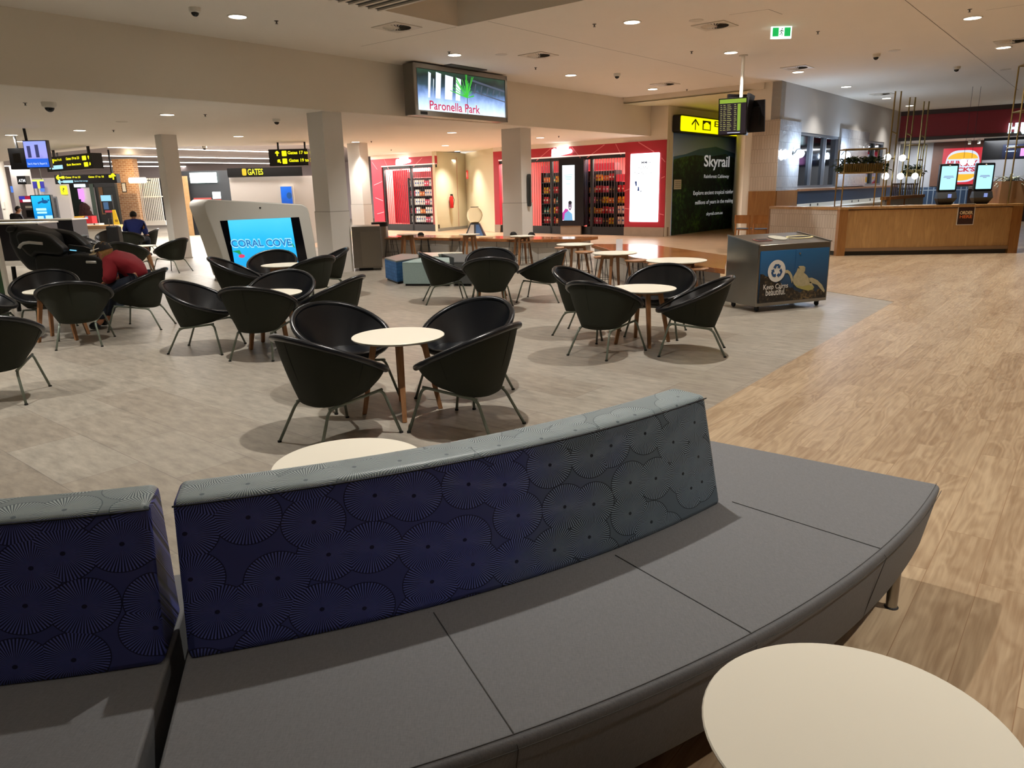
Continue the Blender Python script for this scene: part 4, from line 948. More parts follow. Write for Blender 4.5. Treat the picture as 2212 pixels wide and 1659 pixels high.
for n in bpy.data.materials['reef print'].node_tree.nodes:
    if n.type == 'VALTORGB': e = n.color_ramp.elements; e[0].color = srgb('15120f'); e[1].color = srgb('2e2620'); e[2].color = srgb('75623f')
    if n.type == 'TEX_VORONOI': n.inputs['Scale'].default_value = 22
    if n.type == 'TEX_NOISE': n.inputs['Scale'].default_value *= 2.2
def pq(*pp): return [bq(1610+x/11.64, 560+y/11.64) for x, y in pp]
tm = mat('turtle print', 'b0a684', .5, var=.25, vscale=25); ty = mat('turtle yellow print', 'a8a05c', .5)
MB().xz(pq((1200, 640), (1170, 560), (1180, 440), (1260, 310), (1300, 210), (1330, 165), (1440, 165), (1480, 200), (1470, 290), (1440, 330), (1520, 400), (1560, 460), (1640, 600), (1700, 700), (1660, 760), (1540, 780), (1380, 740), (1260, 690)), -.022, -.018).build('turtle_body_print', tm, t)
MB().xz(pq((1165, 590), (1240, 650), (1400, 680), (1560, 640), (1700, 690), (1660, 760), (1540, 785), (1380, 745), (1260, 700)), -.024, -.022).build('turtle_shell_edge_print', ty, t)
MB().xz(pq((1540, 470), (1650, 460), (1780, 520), (1900, 640), (1965, 780), (1950, 830), (1880, 760), (1780, 640), (1660, 600), (1590, 570)), -.022, -.018).build('turtle_flipper_print', tm, t)
MB().xz(pq((980, 350), (970, 270), (1040, 265), (1100, 310), (1150, 400), (1170, 520), (1140, 600), (1110, 480), (1070, 380), (1030, 340)), -.022, -.018).build('turtle_front_flipper_print', tm, t)
MB().xz(pq((1295, 205), (1315, 195), (1328, 212), (1312, 228)), -.0245, -.022).xz(pq((1575, 575), (1610, 560), (1635, 580), (1600, 600)), -.0245, -.022).build('turtle_eye_print', m_blk, t)
em = bq(1610+756/11.64, 560+290/11.64); er = (bq(1610+975/11.64, 585)[0]-bq(1610+540/11.64, 585)[0])/2
MB().xz(ell(em[0], em[1], er, er, 40), -.026, -.022).build('white_emblem', mat('emblem white', 'd8d4cc', .5), t)
mb = MB()
for k in range(3):
    r_ = radians(-120*k)
    def R2(p): return (em[0]+er*(p[0]*cos(r_)-p[1]*sin(r_)), em[1]+er*(p[0]*sin(r_)+p[1]*cos(r_)))
    mb.xz([R2(p) for p in ((-.42, .34), (-.22, .62), (.2, .62), (.3, .46), (.42, .53), (.33, .2), (.02, .3), (.13, .36), (.06, .44), (-.08, .44), (-.16, .2))], -.029, -.026)
mb.build('recycling_arrows', mat('emblem blue', '1f4a78', .5), t)
mb = MB(); q0 = bq(1646, 623); q1_ = bq(1699, 613); put_text(mb, 'Keep Cairns', q0[0], bq(1699, 618)[0], q0[1]-.035, q0[1]+.05, -.026, .01); q0 = bq(1651, 634); put_text(mb, 'beautiful.', q0[0], bq(1693, 632)[0], q0[1]-.03, q0[1]+.058, -.026, .01)
mb.build('slogan', mat('print white', 'dedad2', .5), t)
def top(x, y): return Vector((x, y, zf+sl*y+.003))
def patch(mb, pts, h=.002):
    b0 = [top(*p) for p in pts]; n = len(pts); mb.add(b0+[p+Vector((0, 0, h)) for p in b0], [tuple(range(n))[::-1], tuple(range(n, 2*n))]+[(i, (i+1) % n, n+(i+1) % n, n+i) for i in range(n)]); return mb
patch(MB(), [(w*.13, .2), (w*.33, .2), (w*.33, .32), (w*.13, .32)], .004).build('red_slot_rim', mat('dull red', '8a5048', .6), t); patch(MB(), [(w*.15, .215), (w*.31, .215), (w*.31, .305), (w*.15, .305)], .006).build('slot', m_blk, t)
patch(MB(), ell(w*.5, .34, w*.1, .13, 22), .004).build('pale_disc', mat('pale disc', 'b9b6a6', .5), t)
patch(MB(), ell(w*.79, .31, w*.19, .09, 22), .004).build('yellow_opening_rim', mat('cream yellow', 'c9bd8a', .5), t); patch(MB(), ell(w*.79, .31, w*.165, .045, 18), .006).xz([(0, 0), (.001, 0), (0, .001)], 0, .001).build('oblong_opening', m_blk, t)
for x, y in ((.09, .08), (w-.09, .08), (.09, dp-.08), (w-.09, dp-.08)):
    mb = MB(); mb.lathe([(.001, -.014), (.03, -.014), (.036, -.008), (.036, .008), (.03, .014), (.001, .014)], 16, M=Matrix.Translation((x, y, .037)) @ Matrix.Rotation(pi/2, 4, 'Y')); mb.box(x, y, .066, .05, .05, .02); mb.build('castor', m_blk, t)
# ------------------------------------------------------------------ burger restaurant on the right
C0, C1 = Vector((7.38, 16.72)), Vector((11.2, 16.42)); cd = (C1-C0).normalized(); cn = Vector((-cd.y, cd.x))
def pc(px, py): return onp(px, py, C0, C1)
m_ven = planks('golden oak veneer', (0, pi/2, 0), .6, 3, 'a57c4c', 'c9a068', rings=.35, rough=.4, coord='Object')
m_oakd = planks('deep oak', (0, pi/2, 0), .5, 3, '8a5a2c', 'a87840', rings=.3, rough=.4)
m_tw = tiles('hand made cream tile', .075, .3, 'c9bcae', 'd2c6ba', 'a89c90', .15, bump=.6)
m_brass = mat('brass', 'a08a58', .3, .9)
HCc = 1.07
t = panel('service_counter', 'golden oak restaurant counter with an order here notice on its front', 'counter', C0, C1)
w = pc(2182, 500)[0]
MB().bx(.14, w, .03, .62, .12, HCc-.07).build('veneer_front', m_ven, t)
MB().bx(-.02, w+.25, -.02, .7, HCc-.05, HCc).build('worktop', m_ven, t)
MB().bx(-.02, .16, -.01, .16, .0, HCc-.05).build('corner_post', m_oakd, t); MB().bx(w, w+.2, -.01, .16, 0, HCc-.05).build('corner_post', m_oakd, t)
MB().bx(.16, w, .0, .03, .1, .17).build('bottom_rail', m_oakd, t); MB().bx(.14, w, .07, .5, 0, .1).build('kick_board', mat('dark kick', '33312a', .5), t)
S1 = Vector((6.5, 18.7)); sd = (S1-C0).normalized(); so = C0-sd*0
t = panel('tiled_partition', 'low partition of cream hand made tiles left of the oak counter', 'partition', S1, C0+cn*.15)
L = (C0+cn*.15-S1).length
MB().bx(0, L, 0, .15, .1, HCc-.06).build('tiled_face', m_tw, t); MB().bx(-.02, L, -.02, .2, HCc-.06, HCc).build('oak_cap', m_ven, t); MB().bx(0, L, .03, .15, 0, .1).build('kick_board', MATS['dark kick'], t); MB().bx(-.03, 0, -.01, .16, 0, HCc-.06).build('oak_end', m_oakd, t)
t = panel('order_notice', 'dark paper notice reading ORDER HERE taped to the oak counter', 'notice', C0, C1)
a, b = pc(2069, 462)[0], pc(2106, 462)[0]; z0, z1 = pc(2087, 486)[1], pc(2087, 440)[1]
MB().bx(a, b, .012, .028, z0, z1).build('white_paper', m_white, t); MB().bx(a+.015, b-.015, .009, .012, z0+.015, z1-.01).build('brown_print', mat('brown print', '3a1f1a', .5), t)
h = z1-z0; w_ = b-a
mb = MB(); put_text(mb, 'ORDER', a+w_*.12, b-w_*.12, z0+h*.5, z0+h*.66, .005, .03); mb.build('cream_words', mat('cream print', 'f0dcae', .5), t)
mb = MB(); put_text(mb, 'HERE', a+w_*.14, b-w_*.14, z0+h*.32, z0+h*.47, .005, .03); mb.build('orange_words', mat('orange print', 'e8783a', .5), t)
def kiosk(label, xl, xr, yt, yb):
    s0, s1k = pc(xl, 390)[0], pc(xr, 390)[0]; zt_, zb_ = pc((xl+xr)/2, yt)[1], pc((xl+xr)/2, yb)[1]; c = C0+cd*((s0+s1k)/2)+cn*.3
    t = thing('order_kiosk', label, 'order kiosk', (c.x, c.y, HCc), atan2(cd.y, cd.x), 'self order kiosks on the counter'); w = (s1k-s0)*1.02; zt_ -= HCc; zb_ -= HCc
    zm = zb_
    MB().xz(rrect(-w/2, w/2, zm, zt_+.02, .03), -.04, .03).build('screen_case', m_blk, t, bevel=.005)
    sc = MB().xz(rrect(-w/2+.035, w/2-.035, zm+.05, zt_-.03, .01), -.045, -.04).build('screen', glow('kiosk screen', '9fdcea', 1.25), t)
    mb = MB(); hh = zt_-zm
    for q, ww in ((.58, .5), (.54, .56), (.5, .2)): mb.bx(-w*ww/2, w*ww/2, -.0465, -.045, zm+hh*q-.006, zm+hh*q+.006)
    mb.build('text_lines', glow('kiosk text', '7a5aa8', .8), sc)
    MB().sphere((0, -.045, zt_-.02), (.02, .008, .02), 10, 6).build('camera_eye', m_white, t)
    mb = MB(); mb.add([(-w*.35, -.03, 0), (w*.35, -.03, 0), (w*.35, .06, 0), (-w*.35, .06, 0), (-w*.55, -.12, zm*.5), (w*.5, -.12, zm*.5), (w*.5, .05, zm*.5), (-w*.55, .05, zm*.5), (-w*.5, -.05, zm), (w*.5, -.05, zm), (w*.5, .03, zm), (-w*.5, .03, zm)], [(3, 2, 1, 0), (0, 1, 5, 4), (1, 2, 6, 5), (2, 3, 7, 6), (3, 0, 4, 7), (4, 5, 9, 8), (5, 6, 10, 9), (6, 7, 11, 10), (7, 4, 8, 11), (8, 9, 10, 11)])
    mb.build('pedestal', m_blk, t); MB().bx(-.0, .07, -.125, -.11, zm*.55, zm*.85).build('card_reader', glow('reader glow', '8fa0e0', .7), t)
kiosk('left black self order kiosk with a bright blue screen on the oak counter', 2041, 2081, 355, 415)
kiosk('right black self order kiosk, nearest the wooden planter box', 2120, 2160, 353, 413)
for (px, py), lab in (((1918, 442), 'small white tray near the planter on the counter'), ((1945, 441), 'white card lying in the middle of the oak counter'), ((1978, 440), 'white card lying nearest the left kiosk')):
    p = C0+cd*pc(px, py)[0]+cn*.3; MBx = MB().bx(-.06, .06, -.08, .08, 0, .012); t = MBx.build('paper_card', m_white); t.location = (p.x, p.y, HCc); tag(t, lab, 'card')
# brass planter frame on the counter
def frame_tubes(mb, w, d, h, shelf, r=.014):
    for x in (-w/2, w/2):
        for y in (-d/2, d/2): mb.tube([(x, y, 0), (x, y, h-.05), (x, y*.98, h-.015), (x, y*.8, h)], r, 8)
        mb.tube([(x, -d/2*.8, h), (x, d/2*.8, h)], r, 8); mb.tube([(x, -d/2, shelf), (x, d/2, shelf)], r, 8)
    for y in (-d/2, d/2): mb.tube([(-w/2, y, shelf), (w/2, y, shelf)], r, 8)
    for y in (-d/2*.85, d/2*.85): mb.tube([(-w/2, y, h), (w/2, y, h)], r, 8)
def leaves(mb, n, fx, fy, z0, size, droop=.5, seed=1):
    q = random.Random(seed)
    for i in range(n):
        x, y = q.uniform(-fx, fx), q.uniform(-fy, fy); a = q.uniform(0, 2*pi); L_ = size*q.uniform(.6, 1.3); up = q.uniform(-droop, 1)
        if q.random() < .25: x = fx*(1 if q.random() < .5 else -1)*q.uniform(1, 1.35); up = -q.random()
        b_ = Vector((x, y, z0+q.uniform(-.02, .1) if up > -.2 else z0-q.uniform(0, .15))); d = Vector((cos(a), sin(a), up)).normalized(); s_ = d.cross(Vector((0, 0, 1))).normalized()*L_*.28; n_ = s_.cross(d).normalized()*L_*.1
        mb.add([b_, b_+d*L_*.45+s_+n_, b_+d*L_, b_+d*L_*.45-s_+n_, b_+d*L_*.45], [(0, 1, 4), (1, 2, 4), (2, 3, 4), (3, 0, 4)])
def planter(label, c, rz, w, d, h, shelf, base, n=260):
    t = thing('brass_planter', label, 'planter', (c.x, c.y, base), rz); mb = MB(); frame_tubes(mb, w, d, h, shelf); mb.build('frame', m_brass, t, smooth='all')
    bx_ = MB(); k = int(w/.05)
    for i in range(k):
        x = -w/2+.03+(w-.06)*(i+.5)/k
        for y in (-d/2+.03, d/2-.03): bx_.bx(x-.016, x+.016, y-.01, y+.01, shelf+.015, shelf+.2)
    bx_.bx(-w/2+.03, w/2-.03, -d/2+.045, d/2-.045, shelf+.015, shelf+.17); bx_.build('slatted_box', m_brass, t)
    mb = MB(); leaves(mb, n*2, w/2-.02, d/2-.03, shelf+.2, .115, seed=int(w*100)); mb.build('trailing_foliage', mat('dark ivy', '34492a', .5, var=.35, vscale=20), t)
    return t
s_a, s_b = pc(1820, 440)[0], pc(1902, 440)[0]; c = C0+cd*((s_a+s_b)/2+.04)+cn*.33; ztp = pc(1860, 326)[1]*1.02; zsh = pc(1860, 373)[1]
planter('brass framed planter full of trailing plants standing on the oak counter', c, atan2(cd.y, cd.x), s_b-s_a+.05, .42, ztp-HCc, zsh-HCc, HCc)
# partition with three tall brass light frames
p0, p1 = X(1912, 425, 19.6).to_2d(), X(1996, 417, 21.8).to_2d()
t = panel('screen_partition', 'low grey partition with a timber rail behind the counter', 'partition', p0, p1); L = (p1-p0).length
zt_ = onp(1912, 425, p0, p1)[1]; MB().bx(0, L, 0, .08, .0, zt_-.08).build('grey_panels', tiles('grey partition panel', .42, 2, '8f8f8c', '96968f', '4a4a48', .4, bump=.1), t); MB().bx(-.02, L+.02, -.03, .11, zt_-.08, zt_).build('timber_rail', m_oakd, t)
lampb = None
for (px, pt, zy, wpx, lab) in ((1941, 197, .08, 12, 'tallest brass light frame, left of three behind the planter'), (1972, 210, .5, 11, 'middle brass light frame of three'), (2002, 219, .93, 10, 'right brass light frame of three, next to the logo wall')):
    q = p0+(p1-p0)*zy; D = q.y; r0 = X(px, pt, D); zt2 = min(r0.z, ZC-.05); q = Vector((r0.x, r0.y))
    t = thing('brass_light_frame', lab, 'light frame', (q.x, q.y, 0), 0, None); ww = wpx/1590*D
    mb = MB(); z_ = zt_
    mb.tube([(-ww/2, 0, z_), (-ww/2, 0, zt2), (ww/2, 0, zt2), (ww/2, 0, z_)], .02, 6)
    mb.tube([(-ww/2, 0, z_+1.62), (ww/2, 0, z_+1.55)], .016, 6); mb.tube([(-ww/2, 0, z_+.95), (ww/2, 0, z_+.95)], .016, 6)
    mb.build('frame', m_brass, t, smooth=True); MB().bx(-.06, .06, -.06, .06, 0, z_).build('post', m_oakd, t)
    for zz_ in ((1.73, 2.2) if px < 2000 else (1.73,)):
        MB().sphere((-ww*.9, -.05, zz_), .085, 16, 10).build('glowing_globe', glow('globe light', 'f2fbff', 7), t, smooth='all')
        MB().tube([(-ww*.5, 0, zz_+.08), (-ww*.9, -.05, zz_+.12), (-ww*.9, -.05, zz_+.08)], .012, 6).build('globe_arm', m_brass, t)
# window wall with tiled pillars
W0 = Vector((7.3, 20.73)); W1 = W0+UD*13.2
def pw(px, py): return onp(px, py, W0, W1)
m_wcool = mat('cool white wall', 'c2bfbc', .85)
segs = [pw(1724, 350)[0], pw(1809, 350)[0], pw(1869, 350)[0], pw(1906, 350)[0]]; Lw = 13.2
ZT, WT, WBm = 3.27, 3.02, 1.47
R4 = W0-VD*.92
sm = MB().bx(0, Lw, 0, .25, ZT, ZC).bx(0, Lw, .0, .25, 0, WBm).bx(0, segs[0], 0, .25, WBm, ZT).bx(segs[0], segs[1], 0, .25, WT, ZT).bx(segs[1], segs[2], 0, .25, WBm, ZT).bx(segs[2], segs[3], 0, .25, WT, ZT).bx(segs[3], Lw, 0, .25, WBm, ZT)
o = struct('wall_right', sm, m_wcool); o.location = (W0.x, W0.y, 0); o.rotation_euler = (0, 0, atan2(UD.y, UD.x))
wallbox('wall_pillar_left', R4, W0, 0, ZC, m_wall, .3)
wallbox('wall_pillar_return', E1+UD*.6, R4, 0, ZC, m_wall, .1)
tg = panel('tiled_pillar', 'cream tiled pillar with a glowing globe lamp beside the windows', 'pillar', W0, W1)
MB().bx(0, segs[0], -.03, 0, 1.42, ZT).build('glazed_tiles', tiles('glazed tile', .075, .3, 'b9bcc2', 'c6c9ce', '9d9fa2', .08, bump=1.0), tg)
t2_ = panel('tiled_pillar', 'matt cream tiled side of the pillar next to the rainforest poster', 'pillar', R4, W0)
Lp = .92; MB().bx(.2, Lp+.03, -.03, 0, 1.42, ZT).build('cream_tiles', tiles('matt cream tile', .075, .36, 'b9a896', 'c1b19f', '9a8b7c', .5, bump=.3), t2_); MB().bx(.2, Lp+.03, -.06, 0, 0, 1.42).build('oak_panelling', m_oakd, t2_)
MB().bx(0.02, segs[0], -.05, -.0, .0, 1.42).build('oak_panelling', m_oakd, tg)
tg2 = panel('tiled_pillar', 'second white tiled pillar between the dark windows', 'pillar', W0, W1); MB().bx(segs[1], segs[2], -.06, 0, WBm, ZT).build('glazed_tiles', MATS.get('x') or bpy.data.materials['glazed tile'], tg2)
m_glass = mat('night window glass', '0c1016', .06, spec=.6)
m_al = mat('aluminium frame', '8f949c', .4, .5)
def window(name, a, b, n):
    t = panel(name, '-', 'window', W0, W1); t['kind'] = 'structure'; del t['label']; del t['category']
    MB().bx(a, b, .1, .12, WBm, WT).build('pane', m_glass, t); mb = MB()
    for i in range(n+1): x = a+(b-a)*i/n; mb.bx(max(a, x-.035), min(b, x+.035), .02, .1, WBm, WT)
    mb.bx(a, b, .02, .1, WBm, WBm+.07); mb.bx(a, b, .02, .1, WT-.08, WT); mb.build('window_frame', m_al, t)
window('window_1', segs[0], segs[1], 3); window('window_2', segs[2], segs[3], 2)
t = panel('window_bench', 'long timber ledge and blue padded back below the dark windows', 'seating', W0, W1)
MB().bx(segs[0], Lw, -.08, 0, 1.38, 1.44).build('timber_ledge', m_oak, t); MB().bx(segs[0], Lw, -.06, 0, 1.02, 1.38).build('blue_back', mat('petrol blue vinyl', '1d3550', .5), t)
MB().bx(segs[0], Lw, -.5, -.06, .86, .9).bx(segs[0], Lw, -.06, 0, .9, 1.02).build('white_table_ledge', mat('off white ledge', 'dcdcd6', .5), t)
for px in (1746, 1762, 1836, 1850, 1875): s = pw(px, 436)[0]; MB().bx(s-.03, s+.03, -.075, -.06, .93, 1.0).build('socket', m_blk, t)
m_globe = glow('wall globe light', 'dcefff', 9)
for (px, py, lab) in ((1716, 333, 'glowing round wall lamp on the glazed pillar by the windows'), (1817, 336, 'glowing round wall lamp on the second pillar behind the planter')):
    s, z = pw(px, py); s -= .1
    t = panel('globe_wall_lamp', lab, 'wall lamp', W0, W1, 'round globe lamps on the tiled pillars')
    g = MB().sphere((s, -.2, z), .11, 20, 12).build('globe', m_globe, t, smooth='all')
    mb = MB(); mb.tube([(s-.12, -.03, z+.02), (s-.12, -.08, z+.02), (s-.1, -.14, z+.12), (s, -.2, z+.13), (s, -.2, z+.1)], .012, 6); mb.lathe([(.001, 0), (.05, 0), (.05, .02), (.001, .02)], 12, M=Matrix.Translation((s-.12, -.03, z+.02)) @ Matrix.Rotation(pi/2, 4, 'X')); mb.build('bracket', m_blk, t)
    ld = bpy.data.lights.new('globe_light', 'POINT'); ld.energy = 60; ld.color = (.62, .78, 1); ld.shadow_soft_size = .12
    lo = bpy.data.objects.new('globe_light', ld); COL.objects.link(lo); lo.location = t.matrix_basis @ Vector((s, -.34, z))
# red fascia with letters, kitchen behind
H0, H1 = P(1913, 244, ZC).to_2d(), P(2198, 224, ZC).to_2d(); hd = (H1-H0).normalized(); H1 = H0+hd*9
def ph(px, py): return onp(px, py, H0, H1)
zb_ = ph(2050, 300)[1]
t = panel('restaurant_fascia', 'dark red fascia with glowing white letters cut by the right edge', 'sign', H0, H1)
MB().bx(.25, 9, 0, .2, zb_+.12, ZC-.16).build('red_panel', mat('deep red', '86141a', .55), t); MB().bx(0, 9, -.05, .25, ZC-.16, ZC).bx(0, 9, -.05, .25, zb_, zb_+.12).bx(0, .25, -.05, .25, zb_, ZC).build('timber_surround', mat('dark walnut', '3a2518', .5), t)
a, b = ph(2178, 280)[0], ph(2199, 280)[0]; z0, z1 = ph(2188, 291)[1], ph(2188, 263)[1]; w = b-a; h = z1-z0
lm = MB(); r_ = w*.17
lm.tube([(a+r_, -.12, z0+r_), (a+r_, -.12, z1-r_)], r_, 10); lm.tube([(b-r_, -.12, z0+r_), (b-r_, -.12, z1-r_)], r_, 10); lm.tube([(a+r_, -.12, (z0+z1)/2), (b-r_, -.12, (z0+z1)/2)], r_*.8, 10)
x = b+w*.25; lm.tube([(x+r_, -.12, z1-r_), (x+r_, -.12, z0+h*.3), (x+r_*2, -.12, z0+r_), (x+w-r_*2, -.12, z0+r_), (x+w-r_, -.12, z0+h*.3), (x+w-r_, -.12, z1-r_)], r_, 10)
put_text(lm, 'NGRY JACK\'S', x+w*1.25, x+w*8, z0, z1, -.15, .05)
lm.build('lit_letters', glow('letter light', 'c8f0ff', 2.6), t, smooth=True)
hn = Vector((-hd.y, hd.x))
# kitchen block
def phk(px, py, dd): return onp(px, py, H0+hn*dd, H1+hn*dd)
struct('ceiling_kitchen', MB().prism([(p.x, p.y) for p in (H0-hd*.5, H1, H1+hn*6, H0-hd*.5+hn*6)], zb_+.02, zb_+.06), m_white)
kb = 3.0
BK0, BK1 = H0+hn*kb-hd*4, H1+hn*kb
wallbox('wall_kitchen_back', BK0, BK1, 0, 4, mat('kitchen grey wall', 'a3a6ab', .5))
wallbox('wall_restaurant_end', W0+UD*13.1, H0+hn*.2+hd*.1, 0, ZC, m_wcool)
def pk(px, py): return onp(px, py, BK0, BK1)
t = panel('timber_wall_panel', 'brown timber panelling left of the burger logo', 'panel', BK0, BK1); a, b = pk(2012, 360)[0], pk(2036, 360)[0]
MB().bx(a, pk(2120, 360)[0], -.06, -.01, pk(2030, 402)[1], zb_).build('boards', mat('walnut boards', '5e4030', .5, var=.2), t)
t = panel('blue_tile_dado', 'dark blue tiled lower wall of the restaurant', 'wall tiles', BK0, BK1); MB().bx(pk(1900, 400)[0], pk(2212, 400)[0]+3, -.1, -.06, 0, pk(2030, 404)[1]).build('blue_tiles', tiles('blue tile', .2, .6, '27384e', '2d4058', '71808e', .2, off=0, ms=.02), t)
t = panel('burger_logo', 'large red square wall logo with yellow bun shapes and red letters', 'sign', BK0, BK1)
a, b = pk(2036, 350)[0], pk(2119, 350)[0]; z0, z1 = pk(2076, 398)[1], pk(2076, 320)[1]; w = b-a; h = z1-z0
g_r = glow('logo red', 'c01028', .9)
MB().bx(a, b, -.16, -.07, z0, z1).build('red_back', g_r, t)
ob = []
for i in range(41):
    th_ = 2*pi*i/40; cx_, cz_ = cos(th_), sin(th_); ob.append((a+w*.53+w*.44*abs(cx_)**.6*(1 if cx_ > 0 else -1), z0+h*.5+h*.44*abs(cz_)**.75*(1 if cz_ > 0 else -1)))
MB().xz(ob[:-1], -.164, -.16).build('white_field', glow('logo white', 'c8d4ee', 1.0), t)
g_y = glow('logo yellow', 'f4b014', .95)
MB().xz([(a+w*.14, z0+h*.7)]+[(a+w*.53-w*.39*cos(pi*i/16), z0+h*.7+h*.18*sin(pi*i/16)) for i in range(17)], -.168, -.164).build('top_bun', g_y, t)
MB().xz([(a+w*.14, z0+h*.28)]+[(a+w*.53-w*.38*cos(pi*i/16), z0+h*.28-h*.18*sin(pi*i/16)) for i in range(17)], -.168, -.164).build('bottom_bun', g_y, t)
mb = MB(); put_text(mb, 'HUNGRY', a+w*.14, a+w*.92, z0+h*.5, z0+h*.66, -.17, .04); put_text(mb, 'JACK\'S', a+w*.17, a+w*.88, z0+h*.31, z0+h*.47, -.17, .04); mb.build('red_letters', g_r, t)
t = panel('menu_board', 'dark menu screens above the restaurant kitchen', 'menu screen', H0+hn*1.2, H1+hn*1.2)
def pm(px, py): return phk(px, py, 1.2)
a = pm(2122, 330)[0]; z0, z1 = pm(2150, 345)[1], zb_
MB().bx(a, a+5, 0, .1, z0, z1).build('black_bulkhead', m_blk, t); a2 = pm(2165, 330)[0]
mb = MB().bx(a2, a2+2.2, -.05, 0, pm(2180, 342)[1], pm(2180, 312)[1]); mb.build('screen_case', mat('screen navy', '161c30', .3), t)
mb = MB()
for q in (316, 327): mb.bx(a2+.1, a2+.45, -.054, -.05, pm(2175, q+1)[1], pm(2175, q-1)[1])
mb.build('blue_menu_lines', glow('menu lines', 'bfd8ff', 1.5), t); MB().bx(pm(2204, 330)[0], pm(2212, 330)[0]+.3, -.056, -.05, pm(2208, 337)[1], pm(2208, 318)[1]).build('pink_picture', glow('menu pink', 'd890e0', 1.2), t)
t = panel('kitchen_counter', 'timber slatted kitchen counter behind the kiosks', 'counter', H0+hn*.9, H1+hn*.9)
def pq2(px, py): return phk(px, py, .9)
MB().bx(pq2(2090, 420)[0], 9, 0, .8, 0, pq2(2150, 404)[1]-.05).build('slatted_front', mat('dark slats', '3a2a26', .6, var=.3, vscale=12), t); MB().bx(pq2(2090, 420)[0], 9, -.1, .8, pq2(2150, 404)[1]-.05, pq2(2150, 404)[1]+.04).build('steel_top', m_steel, t)
for i, s in enumerate((1.2, 4.2)):
    ld = bpy.data.lights.new('kitchen_light', 'AREA'); ld.size = 1.4; ld.energy = 90; ld.color = (.92, .95, 1); lo = bpy.data.objects.new('kitchen_light', ld); COL.objects.link(lo); q = H0+hd*s+hn*1.3; lo.location = (q.x, q.y, zb_-.1)
for (px, lab) in ((2094, 'left of two track spotlights over the burger logo'), (2114, 'right of two track spotlights over the burger logo')):
    s = phk(px, 312, 1.5)[0]; t = panel('track_spotlight', lab, 'spotlight', H0+hn*1.5, H1+hn*1.5); MB().lathe([(.001, zb_-.16), (.05, zb_-.16), (.05, zb_), (.001, zb_)], 12, (s, 0)).build('housing', m_white, t); MB().lathe([(.001, zb_-.165), (.045, zb_-.165), (.045, zb_-.16), (.001, zb_-.16)], 12, (s, 0)).build('lens', glow('spot lens', 'fffbe0', 12), t)
for (px, py, lab) in ((2081, 350, 'left of two glowing round lamps in front of the burger logo'), (2098, 350, 'right of two glowing round lamps in front of the burger logo')):
    p = X(px, py, 23); t = thing('pendant_globe', lab, 'pendant lamp', (p.x, p.y, p.z)); MB().sphere((0, 0, 0), .09, 14, 8).build('globe', glow('globe light', 'f2fbff', 7), t, smooth='all'); MB().tube([(0, 0, .09), (0, 0, ZC-p.z)], .005, 5).build('cord', m_blk, t)
# hanging planter in the restaurant
p = X(1972, 372, 24.5); planter('smaller planter standing behind the brass light frames', Vector((p.x, p.y)), 0, .55, .3, 2.7, 1.75, 0, 120)
# dining chairs and tables in the restaurant
m_dc = planks('honey chair wood', (0, pi/2, 0), .5, 3, 'a8703c', 'c48a50', rings=.2, rough=.4)
dc0 = None
def dining(x, y, rz, label, group='timber dining chairs of the restaurant'):
    global dc0
    if dc0: return dup(dc0, (x, y, 0), rz, label, group)
    t = dc0 = thing('dining_chair', label, 'chair', (x, y, 0), rz, group)
    MB().bx(-.2, .2, -.2, .2, .42, .445).build('seat', m_dc, t, bevel=.008); MB().bx(-.19, .19, -.19, .19, .445, .465).build('seat_pad', mat('blue grey pad', '4a5260', .7), t, bevel=.008)
    rows = [[Vector((x_, -.22-.02*(1-(x_/.21)**2)-.03*(z_-.6), z_)) for x_ in (-.21, -.1, 0, .1, .21)] for z_ in (.6, .7, .82)]; rows2 = [[p+Vector((0, -.016, 0)) for p in r] for r in rows]
    mb = MB(); mb.grid(rows); mb.grid([r[::-1] for r in rows2]); mb.build('backrest', m_dc, t, smooth='all')
    for sx in (-1, 1):
        MB().tube([(sx*.19, .19, 0), (sx*.18, .18, .43)], [.014, .02], 8).build('leg', m_dc, t); MB().tube([(sx*.19, -.25, 0), (sx*.18, -.2, .43), (sx*.185, -.235, .8)], [.014, .02, .014], 8).build('leg', m_dc, t)
    return t
p = X(1607, 500, 20.3); dining(p.x, p.y, radians(-30), 'timber dining chair left of the tiled partition, nearest the rainforest poster')
p = X(1642, 500, 20.0); dining(p.x, p.y, radians(-15), 'timber dining chair touching the left end of the tiled partition')
dining(*P(2010, 445, .4).to_2d()+Vector((0, 5)) if False else (X(2011, 430, 21.6).x, 21.6), radians(80), 'timber dining chair seen from the side right of the light frames')
for i, px in enumerate((1850, 1896)): p = X(px, 440, 19.5); dining(p.x, 19.5, radians(150), ('left' if i == 0 else 'right')+' timber chair back just visible over the counter behind the planter')
m_sl = mat('dark slat chair', '4a3428', .6)
for i, px in enumerate((1938, 1968)):
    p = X(px, 410, 24); t = thing('slatted_screen', ('left' if i == 0 else 'right')+' slatted timber chair back in the far restaurant corner', 'chair back', (p.x, p.y, 0)); mb = MB(); zt_ = X(px, 396, 24).z
    for k in range(7): mb.bx(-.17+k*.055, -.14+k*.055, 0, .02, .5, zt_)
    mb.bx(-.19, .21, -.01, .03, zt_-.04, zt_); mb.build('slats', m_sl, t); MB().bx(-.19, .21, 0, .4, .42, .48).build('seat', m_sl, t)
    for sx in (-.17, .19): MB().bx(sx-.02, sx+.02, 0, .04, 0, .5).build('leg', m_sl, t)
